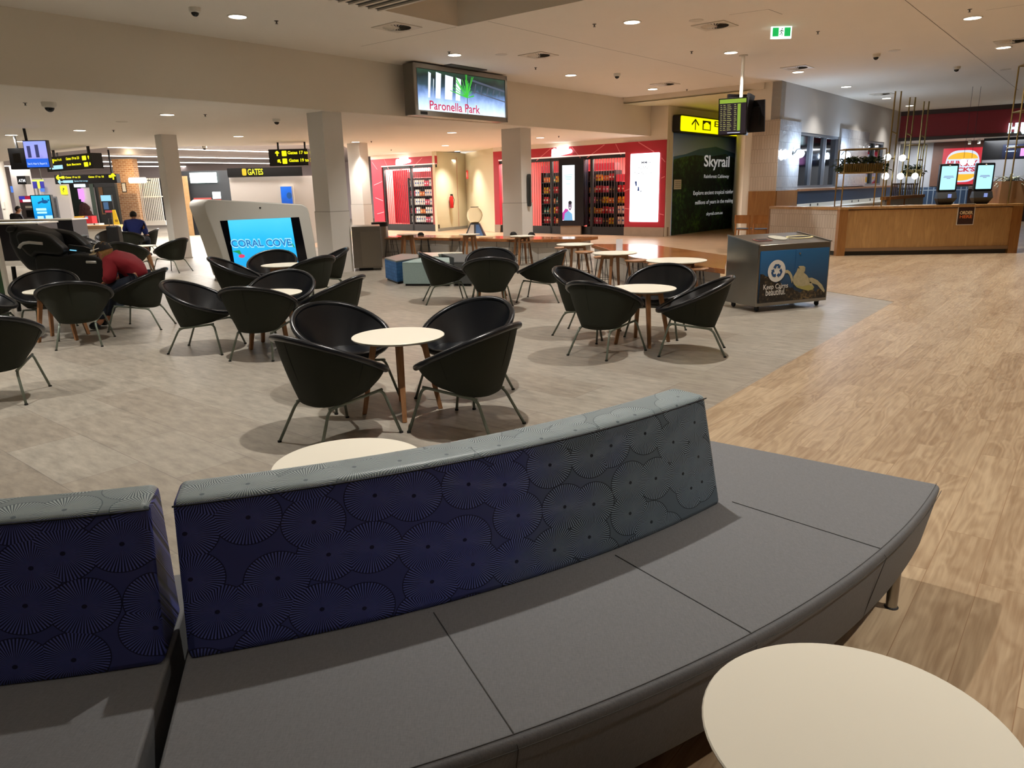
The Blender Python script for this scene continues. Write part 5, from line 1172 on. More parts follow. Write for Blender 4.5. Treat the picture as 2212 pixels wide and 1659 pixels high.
# right-hand plant box with brass frame
a, b = pc(2174, 420)[0], pc(2240, 420)[0]; t = panel('plant_box', 'timber box with a white striped plant at the right edge of the counter', 'planter', C0+cn*.25, C1+cn*.25)
z1 = onp(2190, 391, C0+cn*.25, C1+cn*.25)[1]; MB().bx(a, b, 0, .5, HCc, z1).build('timber_box', m_oakd, t)
m_vl = new_mat('striped leaf'); nt = m_vl[1]; N, Lk = nt.nodes.new, nt.links.new
wv = N('ShaderNodeTexWave'); wv.inputs['Scale'].default_value = 9; wv.inputs['Distortion'].default_value = 2; tc = N('ShaderNodeTexCoord'); Lk(tc.outputs['Object'], wv.inputs['Vector']); rp = N('ShaderNodeValToRGB'); Lk(wv.outputs['Fac'], rp.inputs[0]); rp.color_ramp.elements[0].color = srgb('27401f'); rp.color_ramp.elements[1].color = srgb('dfe3d0'); Lk(rp.outputs[0], m_vl[2].inputs['Base Color'])
mb = MB(); q = random.Random(4)
for i in range(46):
    an = q.uniform(0, 2*pi); L_ = q.uniform(.25, .48); up = q.uniform(.3, 1.1); base = Vector(((a+b)/2-.03+q.uniform(-.12, .12), .25+q.uniform(-.1, .1), z1)); d = Vector((cos(an), sin(an), 0)); sd_ = Vector((-sin(an), cos(an), 0)); pts = []
    for k in range(6):
        u = k/5; c_ = base+d*L_*u*.9+Vector((0, 0, L_*(up*u-1.0*u*u*.8))); wd_ = .028*sin(pi*(u*.9+.08)); pts.append([c_-sd_*wd_, c_, c_+sd_*wd_])
    mb.grid(pts)
mb.build('striped_leaves', m_vl[0], t, smooth='all')
t = panel('brass_shelf_frame', 'tall brass shelf frame rising out of the photo at the right edge', 'frame', C0+cn*.2, C1+cn*.2)
def pf(px, py): return onp(px, py, C0+cn*.2, C1+cn*.2)
x0 = pf(2197, 300)[0]; mb = MB()
for xx, yy in ((x0, 0), (x0+.1, .5), (x0+1.4, 0), (x0+1.4, .5)): mb.tube([(xx, yy, HCc), (xx, yy, 3.95)], .016, 8)
for z_ in (pf(2200, 317)[1], 3.0, 3.95): mb.tube([(x0, 0, z_), (x0+1.4, 0, z_)], .014, 6); mb.tube([(x0+.1, .5, z_), (x0+1.4, .5, z_)], .014, 6); mb.tube([(x0, 0, z_), (x0+.1, .5, z_)], .014, 6)
mb.build('frame', m_brass, t, smooth=True)
# flight monitors on a pole
pp_ = P(1606, 119, ZC); t = thing('flight_monitors', 'cluster of flight information monitors hanging from a white ceiling pole', 'monitor', (pp_.x, pp_.y, 0))
zt_ = X(1601, 215, pp_.y).z; MB().lathe([(.001, zt_-.1), (.035, zt_-.1), (.035, ZC), (.001, ZC)], 16).lathe([(.035, ZC-.02), (.09, ZC-.02), (.09, ZC), (.035, ZC)], 16).build('pole', m_white, t, smooth=True)
def mon(cx, cy, cz, w, h, rz, tilt, label=None):
    M = Matrix.Translation((cx, cy, cz)) @ Matrix.Rotation(rz, 4, 'Z') @ Matrix.Rotation(tilt, 4, 'X')
    mb = MB(); mb.box(0, 0, 0, w, .06, h, M=M); mb.box(0, .06, 0, w*.6, .08, h*.6, M=M); o = mb.build('monitor', mat('monitor black', '151316', .35), t); return o, M
pxm = 1590/pp_.y
m1, M = mon(X(1583, 250, pp_.y-.3).x-pp_.x, -.3, X(1583, 252, pp_.y-.3).z, .58, .74, radians(-26), radians(8))
def onM(M, mb): mb.v = [tuple(M @ Vector(v)) for v in mb.v]; return mb
g_g = glow('flight green', '8fae3c', .8)
onM(M, MB().bx(-.27, .27, -.036, -.031, .27, .35)).build('green_header', g_g, m1); onM(M, MB().bx(-.27, .27, -.034, -.031, -.34, .27)).build('dark_display', glow('flight dark', '2e2630', .5), m1)
mb = MB()
for r in range(14):
    for x_, ww in ((-.25, .04), (-.19, .06), (-.11, .09), (.03, .05)): mb.bx(x_, x_+ww*(.7+.3*((r*7) % 3)/2), -.037, -.034, .23-r*.038, .242-r*.038)
onM(M, mb).build('flight_rows', glow('flight rows', 'b4b06a', .7), m1); onM(M, MB().bx(.1, .16, -.038, -.034, -.28, .25)).build('green_column', g_g, m1)
onM(M, MB().bx(-.1, .16, -.038, -.034, -.325, -.31)).build('footer_line', glow('flight foot', 'c8c8e0', .8), m1)
mon(X(1618, 245, pp_.y).x-pp_.x, .1, X(1618, 247, pp_.y).z, .55, .82, radians(62), radians(8)); mon(X(1632, 250, pp_.y+.2).x-pp_.x, .35, X(1632, 250, pp_.y+.2).z, .5, .66, radians(145), radians(-10)); mon(X(1600, 240, pp_.y+.3).x-pp_.x, .4, X(1600, 243, pp_.y+.3).z, .62, .76, radians(200), 0)
mb = MB(); mb.tube([(-.3, -.2, zt_-.25), (0, 0, zt_-.05), (.25, .2, zt_-.25)], .02, 6); mb.tube([(0, 0, zt_-.05), (.15, 0, zt_-.3)], .02, 6); mb.build('mounting_arms', m_steel, t)
# ------------------------------------------------------------------ overhead picture screen
T0, T1 = FA+fn*.62, FB+fn*.62
def pt(px, py): return onp(px, py, T0, T1)
t = panel('hanging_screen', 'large silver framed ceiling screen showing a waterfall and red Paronella Park lettering', 'screen', T0, T1)
a, b = pt(893, 190)[0], pt(1094, 215)[0]; z0, z1 = pt(993, 256)[1], pt(993, 150)[1]
MB().bx(a, b, 0, .3, z0, z1).build('case', mat('grey screen case', '77736c', .35, .5), t, bevel=.02)
m_fr = mat('silver bezel', '9a968e', .3, .6)
MB().bx(a, b, -.03, 0, z1-.09, z1).bx(a, b, -.03, 0, z0, z0+.1).bx(a, a+.07, -.03, 0, z0, z1).bx(b-.07, b, -.03, 0, z0, z1).build('bezel', m_fr, t)
sa, sb, sz0, sz1 = a+.12, b-.08, z0+.11, z1-.1; w = sb-sa; h = sz1-sz0
def photo(name, stops, axis=2, z0=0, z1=1, noise=2.5, amt=.35, st=1.1, scale=(1, 1, 1)):
    m, nt, b_ = new_mat(name); N, L = nt.nodes.new, nt.links.new
    tc = N('ShaderNodeTexCoord'); sp = N('ShaderNodeSeparateXYZ'); L(tc.outputs['Object'], sp.inputs[0]); mr = N('ShaderNodeMapRange'); mr.inputs[1].default_value = z0; mr.inputs[2].default_value = z1; L(sp.outputs[axis], mr.inputs[0])
    mp = N('ShaderNodeMapping'); mp.inputs['Scale'].default_value = scale; L(tc.outputs['Object'], mp.inputs[0]); n = N('ShaderNodeTexNoise'); n.inputs['Scale'].default_value = noise; n.inputs['Detail'].default_value = 6; L(mp.outputs[0], n.inputs['Vector'])
    s_ = N('ShaderNodeMath'); s_.operation = 'SUBTRACT'; L(n.outputs['Fac'], s_.inputs[0]); s_.inputs[1].default_value = .5
    a_ = N('ShaderNodeMath'); a_.operation = 'MULTIPLY_ADD'; a_.inputs[1].default_value = amt*2; L(s_.outputs[0], a_.inputs[0]); L(mr.outputs[0], a_.inputs[2])
    r = N('ShaderNodeValToRGB'); L(a_.outputs[0], r.inputs[0]); e = r.color_ramp.elements; e[0].position, e[0].color = stops[0][0], srgb(stops[0][1]); e[1].position, e[1].color = stops[-1][0], srgb(stops[-1][1])
    for q, c in stops[1:-1]: k = e.new(q); k.color = srgb(c)
    b_.inputs['Base Color'].default_value = (.02, .02, .02, 1); b_.inputs['Roughness'].default_value = .3; L(r.outputs[0], b_.inputs['Emission Color']); b_.inputs['Emission Strength'].default_value = st; return m
MB().bx(sa, sb, -.012, 0, sz0, sz1).build('picture', photo('mist picture', [(0, 'd8ecff'), (.25, 'a8c4f0'), (.45, '6a86b8'), (.62, '2c4450'), (.85, '141f20'), (1, '1f3a2c')], 2, sz0, sz1, 5, .14, 1.2), t)
mb = MB()
for x0, x1, zt_ in ((.1, .14, .95), (.18, .25, .97), (.28, .38, .93), (.40, .47, .9), (.15, .17, .8)): mb.xz([(sa+w*x0, sz0+h*.32), (sa+w*(x0+.015), sz0+h*zt_), (sa+w*x1, sz0+h*(zt_-.03)), (sa+w*(x1-.02), sz0+h*.32)], -.015, -.012)
mb.build('waterfall', photo('fall picture', [(0, '4a86c8'), (.5, '8cc8f4'), (1, 'e8f6ff')], 0, 0, 1, 3, .5, 1.1, (9, 1, 1)), t)
mb = MB(); q = random.Random(2)
for i in range(26): an = q.uniform(.1, pi-.1); L_ = q.uniform(.08, .2)*w; line(mb, (sa+w*.53, sz0+h*.42), (sa+w*.53+cos(an)*L_, sz0+h*.42+sin(an)*L_*.9), .008, -.017)
mb.build('green_fern', glow('fern green', '46c83c', .9), t)
mb = MB(); 
for i in range(5): line(mb, (sa+w*(.62+.075*i), sz0+h*.55), (sa+w*(.64+.075*i), sz0+h*(.8-.03*i)), .018, -.017)
line(mb, (sa+w*.6, sz0+h*.88), (sa+w, sz0+h*.7), .02, -.018); line(mb, (sa+w*.6, sz0+h*.6), (sa+w, sz0+h*.42), .012, -.018)
mb.build('balustrade', glow('balustrade grey', '5a6478', .7), t)
mb = MB(); put_text(mb, 'Paronella Park', sa+w*.11, sa+w*.68, sz0+h*.03, sz0+h*.25, -.02, .012); mb.build('red_lettering', glow('red lettering', 'c8204a', .9), t)
MB().bx(sa+w*.535-.006, sa+w*.535+.006, -.016, -.012, sz0, sz1).build('middle_joint', m_blk, t); MB().bx(a+.14, a+.34, -.035, -.03, z0+.02, z0+.08).build('maker_plate', m_blk, t)
xm = pt(1005, 150)[0]; MB().bx(xm-.5, xm+.15, .1, .2, z1, ZC-.02).bx(xm-.7, xm+.45, -.25, .35, ZC-.02, ZC).build('ceiling_bracket', mat('dark bracket', '4c4842', .5), t)
# ------------------------------------------------------------------ white game kiosk
D = 14.25; G0 = Vector((-5.42, D)); gx = Vector((1, -.03)).normalized(); G1 = G0+gx*2
def pg(px, py): return onp(px, py, G0, G1)
t = panel('game_kiosk', 'white slanted game kiosk with blue CORAL COVE screen', 'game kiosk', G0, G1)
m_kw = mat('kiosk white', 'cbc9c2', .4)
pl = [pg(*q) for q in ((497, 609), (472, 530), (441, 445))]; pr = [pg(667, 448), pg(680, 520), pg(690, 600)]
prof = [(pl[0][0], .0), (pl[1]), (pl[2][0], pl[2][1]-.02), (pl[2][0]+.02, pl[2][1]+.07), (pl[2][0]+.1, pl[2][1]+.12), (pr[0][0]-.12, pr[0][1]+.06), (pr[0][0]-.03, pr[0][1]+.01), (pr[0][0]+.0, pr[0][1]-.08), pr[1], (pr[2][0], 0.0)]
dv = Vector((-.72, .95))   # depth runs back and to the left
mb = MB(); n = len(prof); f_ = [(x, 0, z+.04 if z < .01 else z) for x, z in prof]; bk = [(x+dv.x, dv.y, z) for x, _, z in f_]
mb.add(f_+bk, [tuple(range(n)), tuple(range(n, 2*n))[::-1]]+[((i+1) % n, i, n+i, n+(i+1) % n) for i in range(n)][::1])
bmx = bmesh.new(); o = mb.build('body', m_kw, t, bevel=.02); bmx.from_mesh(o.data); bmesh.ops.recalc_face_normals(bmx, faces=bmx.faces); bmx.to_mesh(o.data); bmx.free()
MB().prism([(pl[0][0]+.05, .05), (pr[2][0]-.05, .05), (pr[2][0]-.05+dv.x, dv.y-.05), (pl[0][0]+.05+dv.x, dv.y-.05)], 0, .05).build('plinth', m_blk, t)
c4 = [pg(475, 477), pg(646, 469), pg(672, 600), pg(508, 600)]; MB().xz(c4, -.006, .02).build('black_glass', mat('black glass', '0a0a10', .12), t)
c4 = [pg(492, 476), pg(628, 470), pg(650, 600), pg(512, 600)]; sc = MB().xz(c4, -.01, -.006).build('screen', photo('cove blue', [(0, '1a9ad8'), (.6, '20b4ec'), (1, '48c8f4')], 2, .2, 1.15, 2, .15, 1.0), t)
mb = MB(); u0, u1 = pg(497, 520), pg(633, 515); 
put_text(mb, 'CORAL COVE', u0[0]+.02, u1[0]-.01, u0[1]-.14, u0[1]+.03, -.014, .06, slant=-.02); mb.build('pale_outline_letters', glow('cove pale', '9adcf8', 1), sc)
mb = MB(); put_text(mb, 'CORAL COVE', u0[0]+.035, u1[0]-.025, u0[1]-.12, u0[1]+.01, -.017, .02, slant=-.02); mb.build('blue_letters', glow('cove deep', '1272b4', 1), sc)
mb = MB()
for px, py, r in ((513, 546, .1), (620, 545, .08), (630, 530, .06)):
    u = pg(px, py); mb.xz([(u[0]-r, u[1]+r*.3), (u[0], u[1]-.0), (u[0]+r*1.1, u[1]-r*.9), (u[0]+r*.5, u[1]+r*.5)], -.014, -.011)
mb.build('green_leaves', glow('cove leaf', '1c9a50', .9), sc)
u = pg(523, 553); MB().xz(ell(u[0], u[1], .06, .035, 14), -.018, -.014).build('pink_shell', glow('cove pink', 'e0406a', .9), sc); u = pg(612, 545); MB().xz(ell(u[0], u[1]-.05, .08, .06, 14), -.018, -.014).build('lilac_coral', glow('cove lilac', 'a890d8', .9), sc)
u = pg(562, 449); MB().xz(ell(u[0], u[1], .02, .015, 12), -.008, -.0).build('camera_eye', m_blk, t)
# ------------------------------------------------------------------ things far left
def Rr(px0, py0, px1, py1, D):
    p, q = X((px0+px1)/2, py0, D), X((px0+px1)/2, py1, D); ym = (py0+py1)/2; return X(px0, ym, D).x, X(px1, ym, D).x, q.z, p.z
def slab(name, label, cat, px0, py0, px1, py1, D, parts, th=.12, group=None):
    x0, x1, z0, z1 = Rr(px0, py0, px1, py1, D); t = thing(name, label, cat, (x0, D, 0), 0, group); W_, H_ = x1-x0, z1-z0
    for nm, mt, a, b, c, d, y in parts: MB().bx(W_*a, W_*b, -y, th if y == 0 else -y+.02, 0 if c < -.03 else z0+H_*c, z0+H_*d).build(nm, mt, t)
    return t, W_, z0, H_
def fl(t, x0, x1, z0, z1, mt, y, name, th=.01): return MB().bx(x0, x1, -y-th, -y, z0, z1).build(name, mt, t)
m_wf = mat('far white wall', 'cfcac8', .7); m_dg = mat('dark green shopfront', '16261f', .5)
wallbox('wall_far', Vector((-60, 50)), Vector((-3, 50)), 0, 5.2, mat('far pale wall', 'b9aeb0', .8))
wallbox('wall_left', Vector((-40, 60)), Vector((-40, -8)), 0, 5.2, m_wf)
# light strips in the raised ceiling
gs = glow('strip light', 'fff6ee', 6)
for i, (pxa, pya, pxb, pyb) in enumerate([(233, 318.8, 581, 328.8), (197, 336.9, 582, 343.5), (199, 349.9, 583, 353.8), (201, 359.5, 583, 360.8), (0, 359.5, 90, 359), (90, 367.5, 330, 367.5), (0, 373, 330, 372), (0, 378.5, 60, 378), (62, 379, 335, 377.5), (0, 383.5, 335, 380), (0, 388, 335, 381), (0, 392, 120, 389)]):
    zs_ = 3.55; p, q = P(pxa, pya, zs_), P(pxb, pyb, zs_)
    if i > 3: q = P(pxb, pyb, zs_)
    d = (q-p); L_ = d.length; t = thing('strip_light', f'thin white strip light in the far left ceiling, {["nearest row", "second nearest row", "third row", "fourth row", "fifth row at the edge", "sixth row", "seventh row", "short eighth row", "ninth row", "tenth row", "eleventh row", "farthest row"][i]}', 'ceiling light', (p.x, p.y, zs_), atan2(d.y, d.x), 'strip lights of the far hall')
    wd_ = .035*max(1, p.y/30); MB().bx(0, L_, -wd_, wd_, 0, .03).build('lit_tube', gs, t); MB().bx(0, L_, -wd_*1.4, wd_*1.4, .03, .06).build('housing', m_white, t)
struct('ceiling_slats', MB().prism([(-60, 22), (-4.4, 26.5), (-4, 50), (-60, 50)], 3.62, 3.68), mat('grey lilac ceiling slats', '9a8e8c', .5, .1))
for D_, x0_, x1_ in ((30, -22, -12), (40, -30, -14), (33, -10, -6), (24.2, -8.2, -5.8)):  # area lights without fittings; last pair added to brighten the portal wall
    for k in range(2):
        ld = bpy.data.lights.new('hall_fill_light', 'AREA'); ld.size = 5; ld.energy = 800; ld.color = (1, .95, .9); lo = bpy.data.objects.new('hall_fill_light', ld); COL.objects.link(lo); lo.location = (x0_+(x1_-x0_)*k, D_, 3.5)
# black service counter, glass desk
x0, x1, z0, z1 = Rr(-60, 474, 161, 544, 23.5); zc_ = X(80, 474, 23.5).z
t = thing('service_counter', 'long black service counter with thin white top in front of the blue screen', 'counter', (x0, 23.5, 0)); MB().bx(0, x1-x0, 0, .8, 0, zc_-.04).build('black_front', mat('black laminate', '17161a', .4), t); MB().bx(-.02, x1-x0+.02, -.03, .85, zc_-.04, zc_).build('white_top', m_white, t)
x0, x1, z0, z1 = Rr(-60, 482, 88, 560, 21); zc_ = X(40, 481, 21).z
t = thing('service_counter', 'lower black counter with white top edge at the left picture edge', 'counter', (x0, 21, 0)); MB().bx(0, x1-x0, 0, .9, 0, zc_-.04).build('black_front', mat('black laminate', '17161a', .4), t); MB().bx(-.02, x1-x0+.02, -.03, .95, zc_-.04, zc_).build('white_top', m_white, t)
p = X(128, 510, 19.2); t = thing('glass_desk', 'small desk with a rounded glass top behind the massage chair', 'desk', (p.x, 19.2, 0)); MB().bx(-.45, .42, 0, .5, 0, p.z-.03).build('black_base', m_blk, t); MB().lathe([(.001, p.z-.025), (.58, p.z-.025), (.58, p.z), (.001, p.z)], 30, (0, .25), sy=.55).build('glass_top', mat('smoked glass', '6d7578', .08), t)
# white and steel columns and kiosks in the check-in area
for (a_, b_, D_, lab) in ((60/10, 260/10, 34, 'bright white round column at the far left behind the counter'),):
    p, q = X(14, 465, D_), X(22, 465, D_); t = thing('column', lab, 'column', ((p.x+q.x)/2, D_, 0)); MB().lathe([(.001, 0), (.2, 0), (.2, 3.6), (.001, 3.6)], 20).build('shaft', m_white, t, smooth=True); MB().bx(-.06, .06, -.24, -.2, 1.3, 1.6).build('wall_phone', m_white, t)
t, W_, z0, H_ = slab('column', 'square white column carrying the black ATM sign', 'column', 34, 378, 62, 500, 32, [('shaft', m_wf, 0, 1, -.2, 1.15, 0)], .5)
t, W_, z0, H_ = slab('atm_sign', 'black sign with white ATM letters at the far left', 'sign', 37, 380, 56, 398, 31.7, [('black_box', m_blk, 0, 1, 0, 1, 0)], .3)
mb = MB(); put_text(mb, 'ATM', W_*.15, W_*.92, z0+H_*.25, z0+H_*.62, -.01, .02); mb.build('letters', glow('atm white', 'ffffff', 1), t)
t, W_, z0, H_ = slab('cash_machine', 'red topped cash machine left of the blue sea screen', 'cash machine', 47, 423, 74, 500, 29, [('body', mat('machine grey', '5b5658', .5), 0, 1, -.3, 1, 0), ('dark_keypad', m_blk, .4, .95, .4, .6, .01)], .5)
fl(t, W_*.05, W_*.95, z0+H_*.82, z0+H_*.99, glow('atm red', 'a81838', .9), .0, 'red_header'); fl(t, W_*.05, W_*.5, z0+H_*.9, z0+H_*.99, glow('atm blue', '3838b0', .8), .012, 'blue_corner'); fl(t, W_*.3, W_*.95, z0+H_*.83, z0+H_*.9, glow('atm white', 'ffffff', 1), .012, 'white_word'); fl(t, W_*.4, W_*.95, z0+H_*.66, z0+H_*.72, m_white, .0, 'card_slot')
t, W_, z0, H_ = slab('standing_screen', 'bright blue standing screen with a swimming turtle behind the black counter', 'screen', 69, 421, 113, 474, 27, [('black_case', m_blk, 0, 1, -.0, 1, 0), ('stand', m_blk, .3, .7, -.5, 0, 0)], .15)
fl(t, W_*.05, W_*.95, z0+H_*.02, z0+H_*.97, photo('turtle sea', [(0, '0a70c0'), (.5, '18a0dc'), (1, '20b8e8')], 2, z0, z0+H_, 3, .3, 1.1), .0, 'sea_picture')
mb = MB(); mb.xz(ell(W_*.68, z0+H_*.72, W_*.17, H_*.07, 18), -.016, -.012); line(mb, (W_*.56, z0+H_*.74), (W_*.34, z0+H_*.66), .03, -.016); line(mb, (W_*.62, z0+H_*.76), (W_*.6, z0+H_*.88), .025, -.016); mb.xz(ell(W_*.88, z0+H_*.78, W_*.05, H_*.03, 12), -.016, -.012); mb.build('turtle', glow('turtle blue', '1c5898', .8), t)
mb = MB()
for a_, b_, c_, d_ in ((.2, .7, .36, .46), (.22, .7, .24, .32), (.2, .5, .02, .14), (.6, .95, .03, .16)): mb.bx(W_*a_, W_*b_, -.018, -.013, z0+H_*c_, z0+H_*d_)
mb.build('pale_buttons', glow('pale buttons', 'b8f0f4', 1), t)
t, W_, z0, H_ = slab('banner', 'row of blue, grey and yellow hanging banners under a green lit strip', 'banner', 56, 388, 94, 407, 33, [('green_strip', glow('lime strip', 'c8e860', 1.2), 0, 1, .8, 1, 0), ('blue_banner', mat('banner blue', '20208a', .6, emit=.2), .38, .6, 0, .78, 0), ('yellow_banner', mat('banner yellow', 'c8d840', .6, emit=.3), .64, .78, 0, .78, 0), ('grey_banner', mat('banner grey', '7a8a80', .6), .1, .34, 0, .78, 0), ('blue_banner', mat('banner blue', '20208a', .6), .8, 1, 0, .78, 0), ('hanger', m_blk, .1, .12, 1, 4, 0), ('hanger', m_blk, .9, .92, 1, 4, 0)], .05)
t, W_, z0, H_ = slab('white_wall_unit', 'white wall with a grey roller shutter door right of the blue screen', 'wall unit', 62, 395, 152, 500, 36, [('wall_panel', m_wf, -.3, 1, -.2, 1.1, 0)], .2)
fl(t, W_*.52, W_*.72, z0, z0+H_*.72, m_al, .0, 'door_frame', .05)
mb = MB()
for k in range(14): mb.bx(W_*.54, W_*.7, -.07, -.05, z0+H_*(.3+.028*k), z0+H_*(.3+.028*k+.02))
mb.build('shutter_slats', mat('shutter grey', '4a4a4e', .5), t)
for k in range(5): fl(t, W_*(.02+.09*k), W_*(.06+.09*k), z0+H_*.7, z0+H_*.95, mat('pale fin', 'e4e0de', .6), .0, 'white_fin', .2)
for k, xx in enumerate((-.28, .42)): fl(t, W_*xx, W_*(xx+.1), z0+H_*.82, z0+H_*.95, glow('far blue', '4a80e0', .9), .21, 'blue_screen')
t, W_, z0, H_ = slab('help_sign', 'yellow rounded question mark sign beside the dark green shopfront', 'sign', 132, 401, 146, 420.5, 35.95, [], .1)
MB().xz(rrect(0, W_, z0, z0+H_, .06), -.06, 0).build('yellow_plate', glow('help yellow', 'f0e800', 1), t); mb = MB(); put_text(mb, '?', W_*.35, W_*.65, z0+H_*.3, z0+H_*.75, -.065); mb.build('question_mark', m_blk, t)
t, W_, z0, H_ = slab('green_shopfront', 'dark green shopfront with a pink lit window and red and black clothes inside', 'storefront', 148, 397, 255, 492, 37, [('pilaster', mat('green grey pilaster', '43534a', .6), 0, .06, -.05, 1.0, .1), ('dark_green_bay', m_dg, .06, .3, -.05, 1, 0), ('pilaster', mat('green grey pilaster', '43534a', .6), .5, .58, -.05, 1, .1), ('fascia', m_blk, .0, 1, .92, 1.12, .05), ('dark_bay', mat('dark bay', '0d1210', .5), .58, 1, -.05, 1, 0)], .2)
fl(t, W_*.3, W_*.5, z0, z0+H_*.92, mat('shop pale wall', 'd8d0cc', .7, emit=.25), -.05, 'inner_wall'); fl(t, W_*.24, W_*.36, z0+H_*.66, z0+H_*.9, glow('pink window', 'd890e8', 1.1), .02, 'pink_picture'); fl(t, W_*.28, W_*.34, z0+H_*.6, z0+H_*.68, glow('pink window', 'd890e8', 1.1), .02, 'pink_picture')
mb = MB(); q = random.Random(8)
for k in range(16): mb.sphere((W_*q.uniform(.28, .5), -.12, z0+H_*q.uniform(.05, .5)), (.22, .1, .18), 8, 6)
mb.build('hanging_clothes', mat('clothes', '3a1a18', .8, var=.7, vscale=3), t); fl(t, W_*.2, W_*.42, z0+H_*.93, z0+H_*1.0, glow('shop letters', 'd8f4ff', 1.8), .06, 'lit_letters', .04); fl(t, W_*.66, W_*.74, z0+H_*.3, z0+H_*.95, mat('brown post', '6a4a2a', .6), .02, 'brown_post')
t, W_, z0, H_ = slab('display_screen', 'pale blue screen over a blue list board by the dark shop bay', 'screen', 220, 421, 243, 460, 35.5, [('black_case', m_blk, 0, 1, 0, 1, 0), ('stand', m_blk, .3, .7, -.5, 0, 0)], .1)
fl(t, W_*.0, W_*.95, z0+H_*.66, z0+H_*.98, glow('pale blue screen', '8cccf4', 1), .0, 'pale_screen'); fl(t, W_*.15, W_*.6, z0+H_*.2, z0+H_*.6, glow('list blue', '38628c', .7), .0, 'list_board'); fl(t, W_*.2, W_, z0+H_*.02, z0+H_*.14, glow('list red', 'b83848', .7), .0, 'red_strip')
t, W_, z0, H_ = slab('wet_floor_sign', 'tall yellow wet floor sign in front of the dark shop', 'floor sign', 244, 453, 257, 486, 34, [], .1)
MB().xz([(W_*.0, z0), (W_*1, z0), (W_*.6, z0+H_), (W_*.1, z0+H_)], -.03, 0).build('yellow_board', mat('safety yellow', 'd8b020', .5), t); fl(t, W_*.3, W_*.8, z0+H_*.2, z0+H_*.35, mat('sign ink', '8a6a10', .6), .03, 'printed_warning', .004); 
tb = MB().xz([(W_*.0, 0), (W_*1, 0), (W_*1, z0), (0, z0)], -.02, 0).build('lower_board', mat('safety yellow', 'd8b020', .5), t)
t, W_, z0, H_ = slab('brick_pillar', 'warm lit brick pillar beside the closed grille', 'pillar', 252, 350, 296, 487, 38, [('bricks', tiles('brick face', .24, .09, '9a6a48', 'b88a62', 'c8b090', .8, bump=.4, ms=.012), 0, 1, -.05, 1.05, 0)], .5)
fl(t, W_*.32, W_*.52, z0+H_*.53, z0+H_*.68, m_blk, .0, 'notice_frame', .03); fl(t, W_*.34, W_*.5, z0+H_*.54, z0+H_*.67, m_white, .03, 'notice', .01)
ld = bpy.data.lights.new('brick_light', 'POINT'); ld.energy = 60; ld.color = (1, .75, .45); lo = bpy.data.objects.new('brick_light', ld); COL.objects.link(lo); lo.location = X(285, 375, 37)
t, W_, z0, H_ = slab('lit_shop_sign', 'warm white overexposed shop sign at the top of the brick pillar', 'sign', 279, 383.5, 317, 395.5, 37.2, [], .1)
MB().xz(rrect(0, W_, z0, z0+H_, H_*.3), -.08, 0).build('lit_face', glow('warm sign', 'fff0d0', 5), t); MB().bx(W_*.2, W_*.25, 0, .85, z0+H_*.4, z0+H_*.6).bx(W_*.75, W_*.8, 0, .8, z0+H_*.4, z0+H_*.6).build('bracket', m_blk, t)
t, W_, z0, H_ = slab('security_shutter', 'closed white barred shutter right of the brick pillar', 'shutter', 290, 385, 352, 487, 38.3, [('bottom_rail', m_white, 0, 1, 0, .1, 0), ('middle_rail', m_white, 0, 1, .6, .62, .0), ('dark_shop', m_blk, 0, 1, .1, 1, -.3)], .1)
mb = MB()
for k in range(16): mb.bx(W_*k/16, W_*(k+.45)/16, -.02, .02, z0+H_*.08, z0+H_)
mb.build('bars', m_white, t)
t, W_, z0, H_ = slab('photo_boxes', 'yellow and red display boxes standing beyond the counter', 'display', 161, 467, 201, 483, 33, [('yellow_box', mat('box yellow', 'd8a838', .6), 0, .45, 0, 1, 0), ('red_box', mat('box red', 'c02028', .6), .55, .95, 0, 1, 0), ('blue_spot', mat('box blue', '70b0e0', .6), .6, .75, .6, .95, .01), ('table', m_white, -.1, 1.3, -.12, -.02, 0)], .4)
MB().bx(W_*.0, W_*.06, 0, .05, 0, z0).bx(W_, W_*1.06, 0, .05, 0, z0).build('leg', m_oak, t)
p = P(230, 513); x0, x1, z0, z1 = Rr(171, 488, 258, 512, 29); t = thing('timber_bench', 'far timber bench with a white base beyond the black suitcase', 'bench', (x0, 29, 0)); MB().bx(0, x1-x0, 0, .9, X(210, 495, 29).z-.0, X(210, 487.5, 29).z).build('seat', m_ven, t); MB().bx(.1, x1-x0-.1, .1, .8, 0, X(210, 495, 29).z).build('base', m_white, t)
# dark food shop and gates portal in the middle distance
t, W_, z0, H_ = slab('dark_food_shop', 'dark food shop with overexposed white sign above the game kiosk', 'storefront', 396, 366, 500, 500, 33, [('black_wall', mat('soot black', '15171a', .5), .0, 1, -.1, .98, 0), ('timber_boards', mat('lit boards', '8a6a44', .6, var=.3), -.2, .2, -.1, .9, .3)], .3)
fl(t, W_*.22, W_*.76, z0+H_*.79, z0+H_*.95, glow('food sign', 'eafffa', 5), .05, 'lit_sign', .06); fl(t, W_*.24, W_*.6, z0+H_*.46, z0+H_*.55, glow('red awning', 'd84030', .8), .05, 'red_awning', .06); fl(t, W_*.64, W_*.8, z0+H_*.46, z0+H_*.52, glow('red awning', 'd84030', .8), .05, 'red_awning', .06); fl(t, W_*.64, W_*.8, z0+H_*.53, z0+H_*.64, glow('white panel', 'f0f8f8', 2), .05, 'white_menu', .06)
t, W_, z0, H_ = slab('gates_portal', 'black fascia with yellow GATES lettering over a white wall', 'portal', 500, 362, 660, 500, 26, [('black_fascia', m_blk, 0, 1, .86, 1.0, .1), ('white_wall', mat('bright portal wall', 'dcd6d2', .7), 0, 1.2, -.3, .86, 0)], .3)
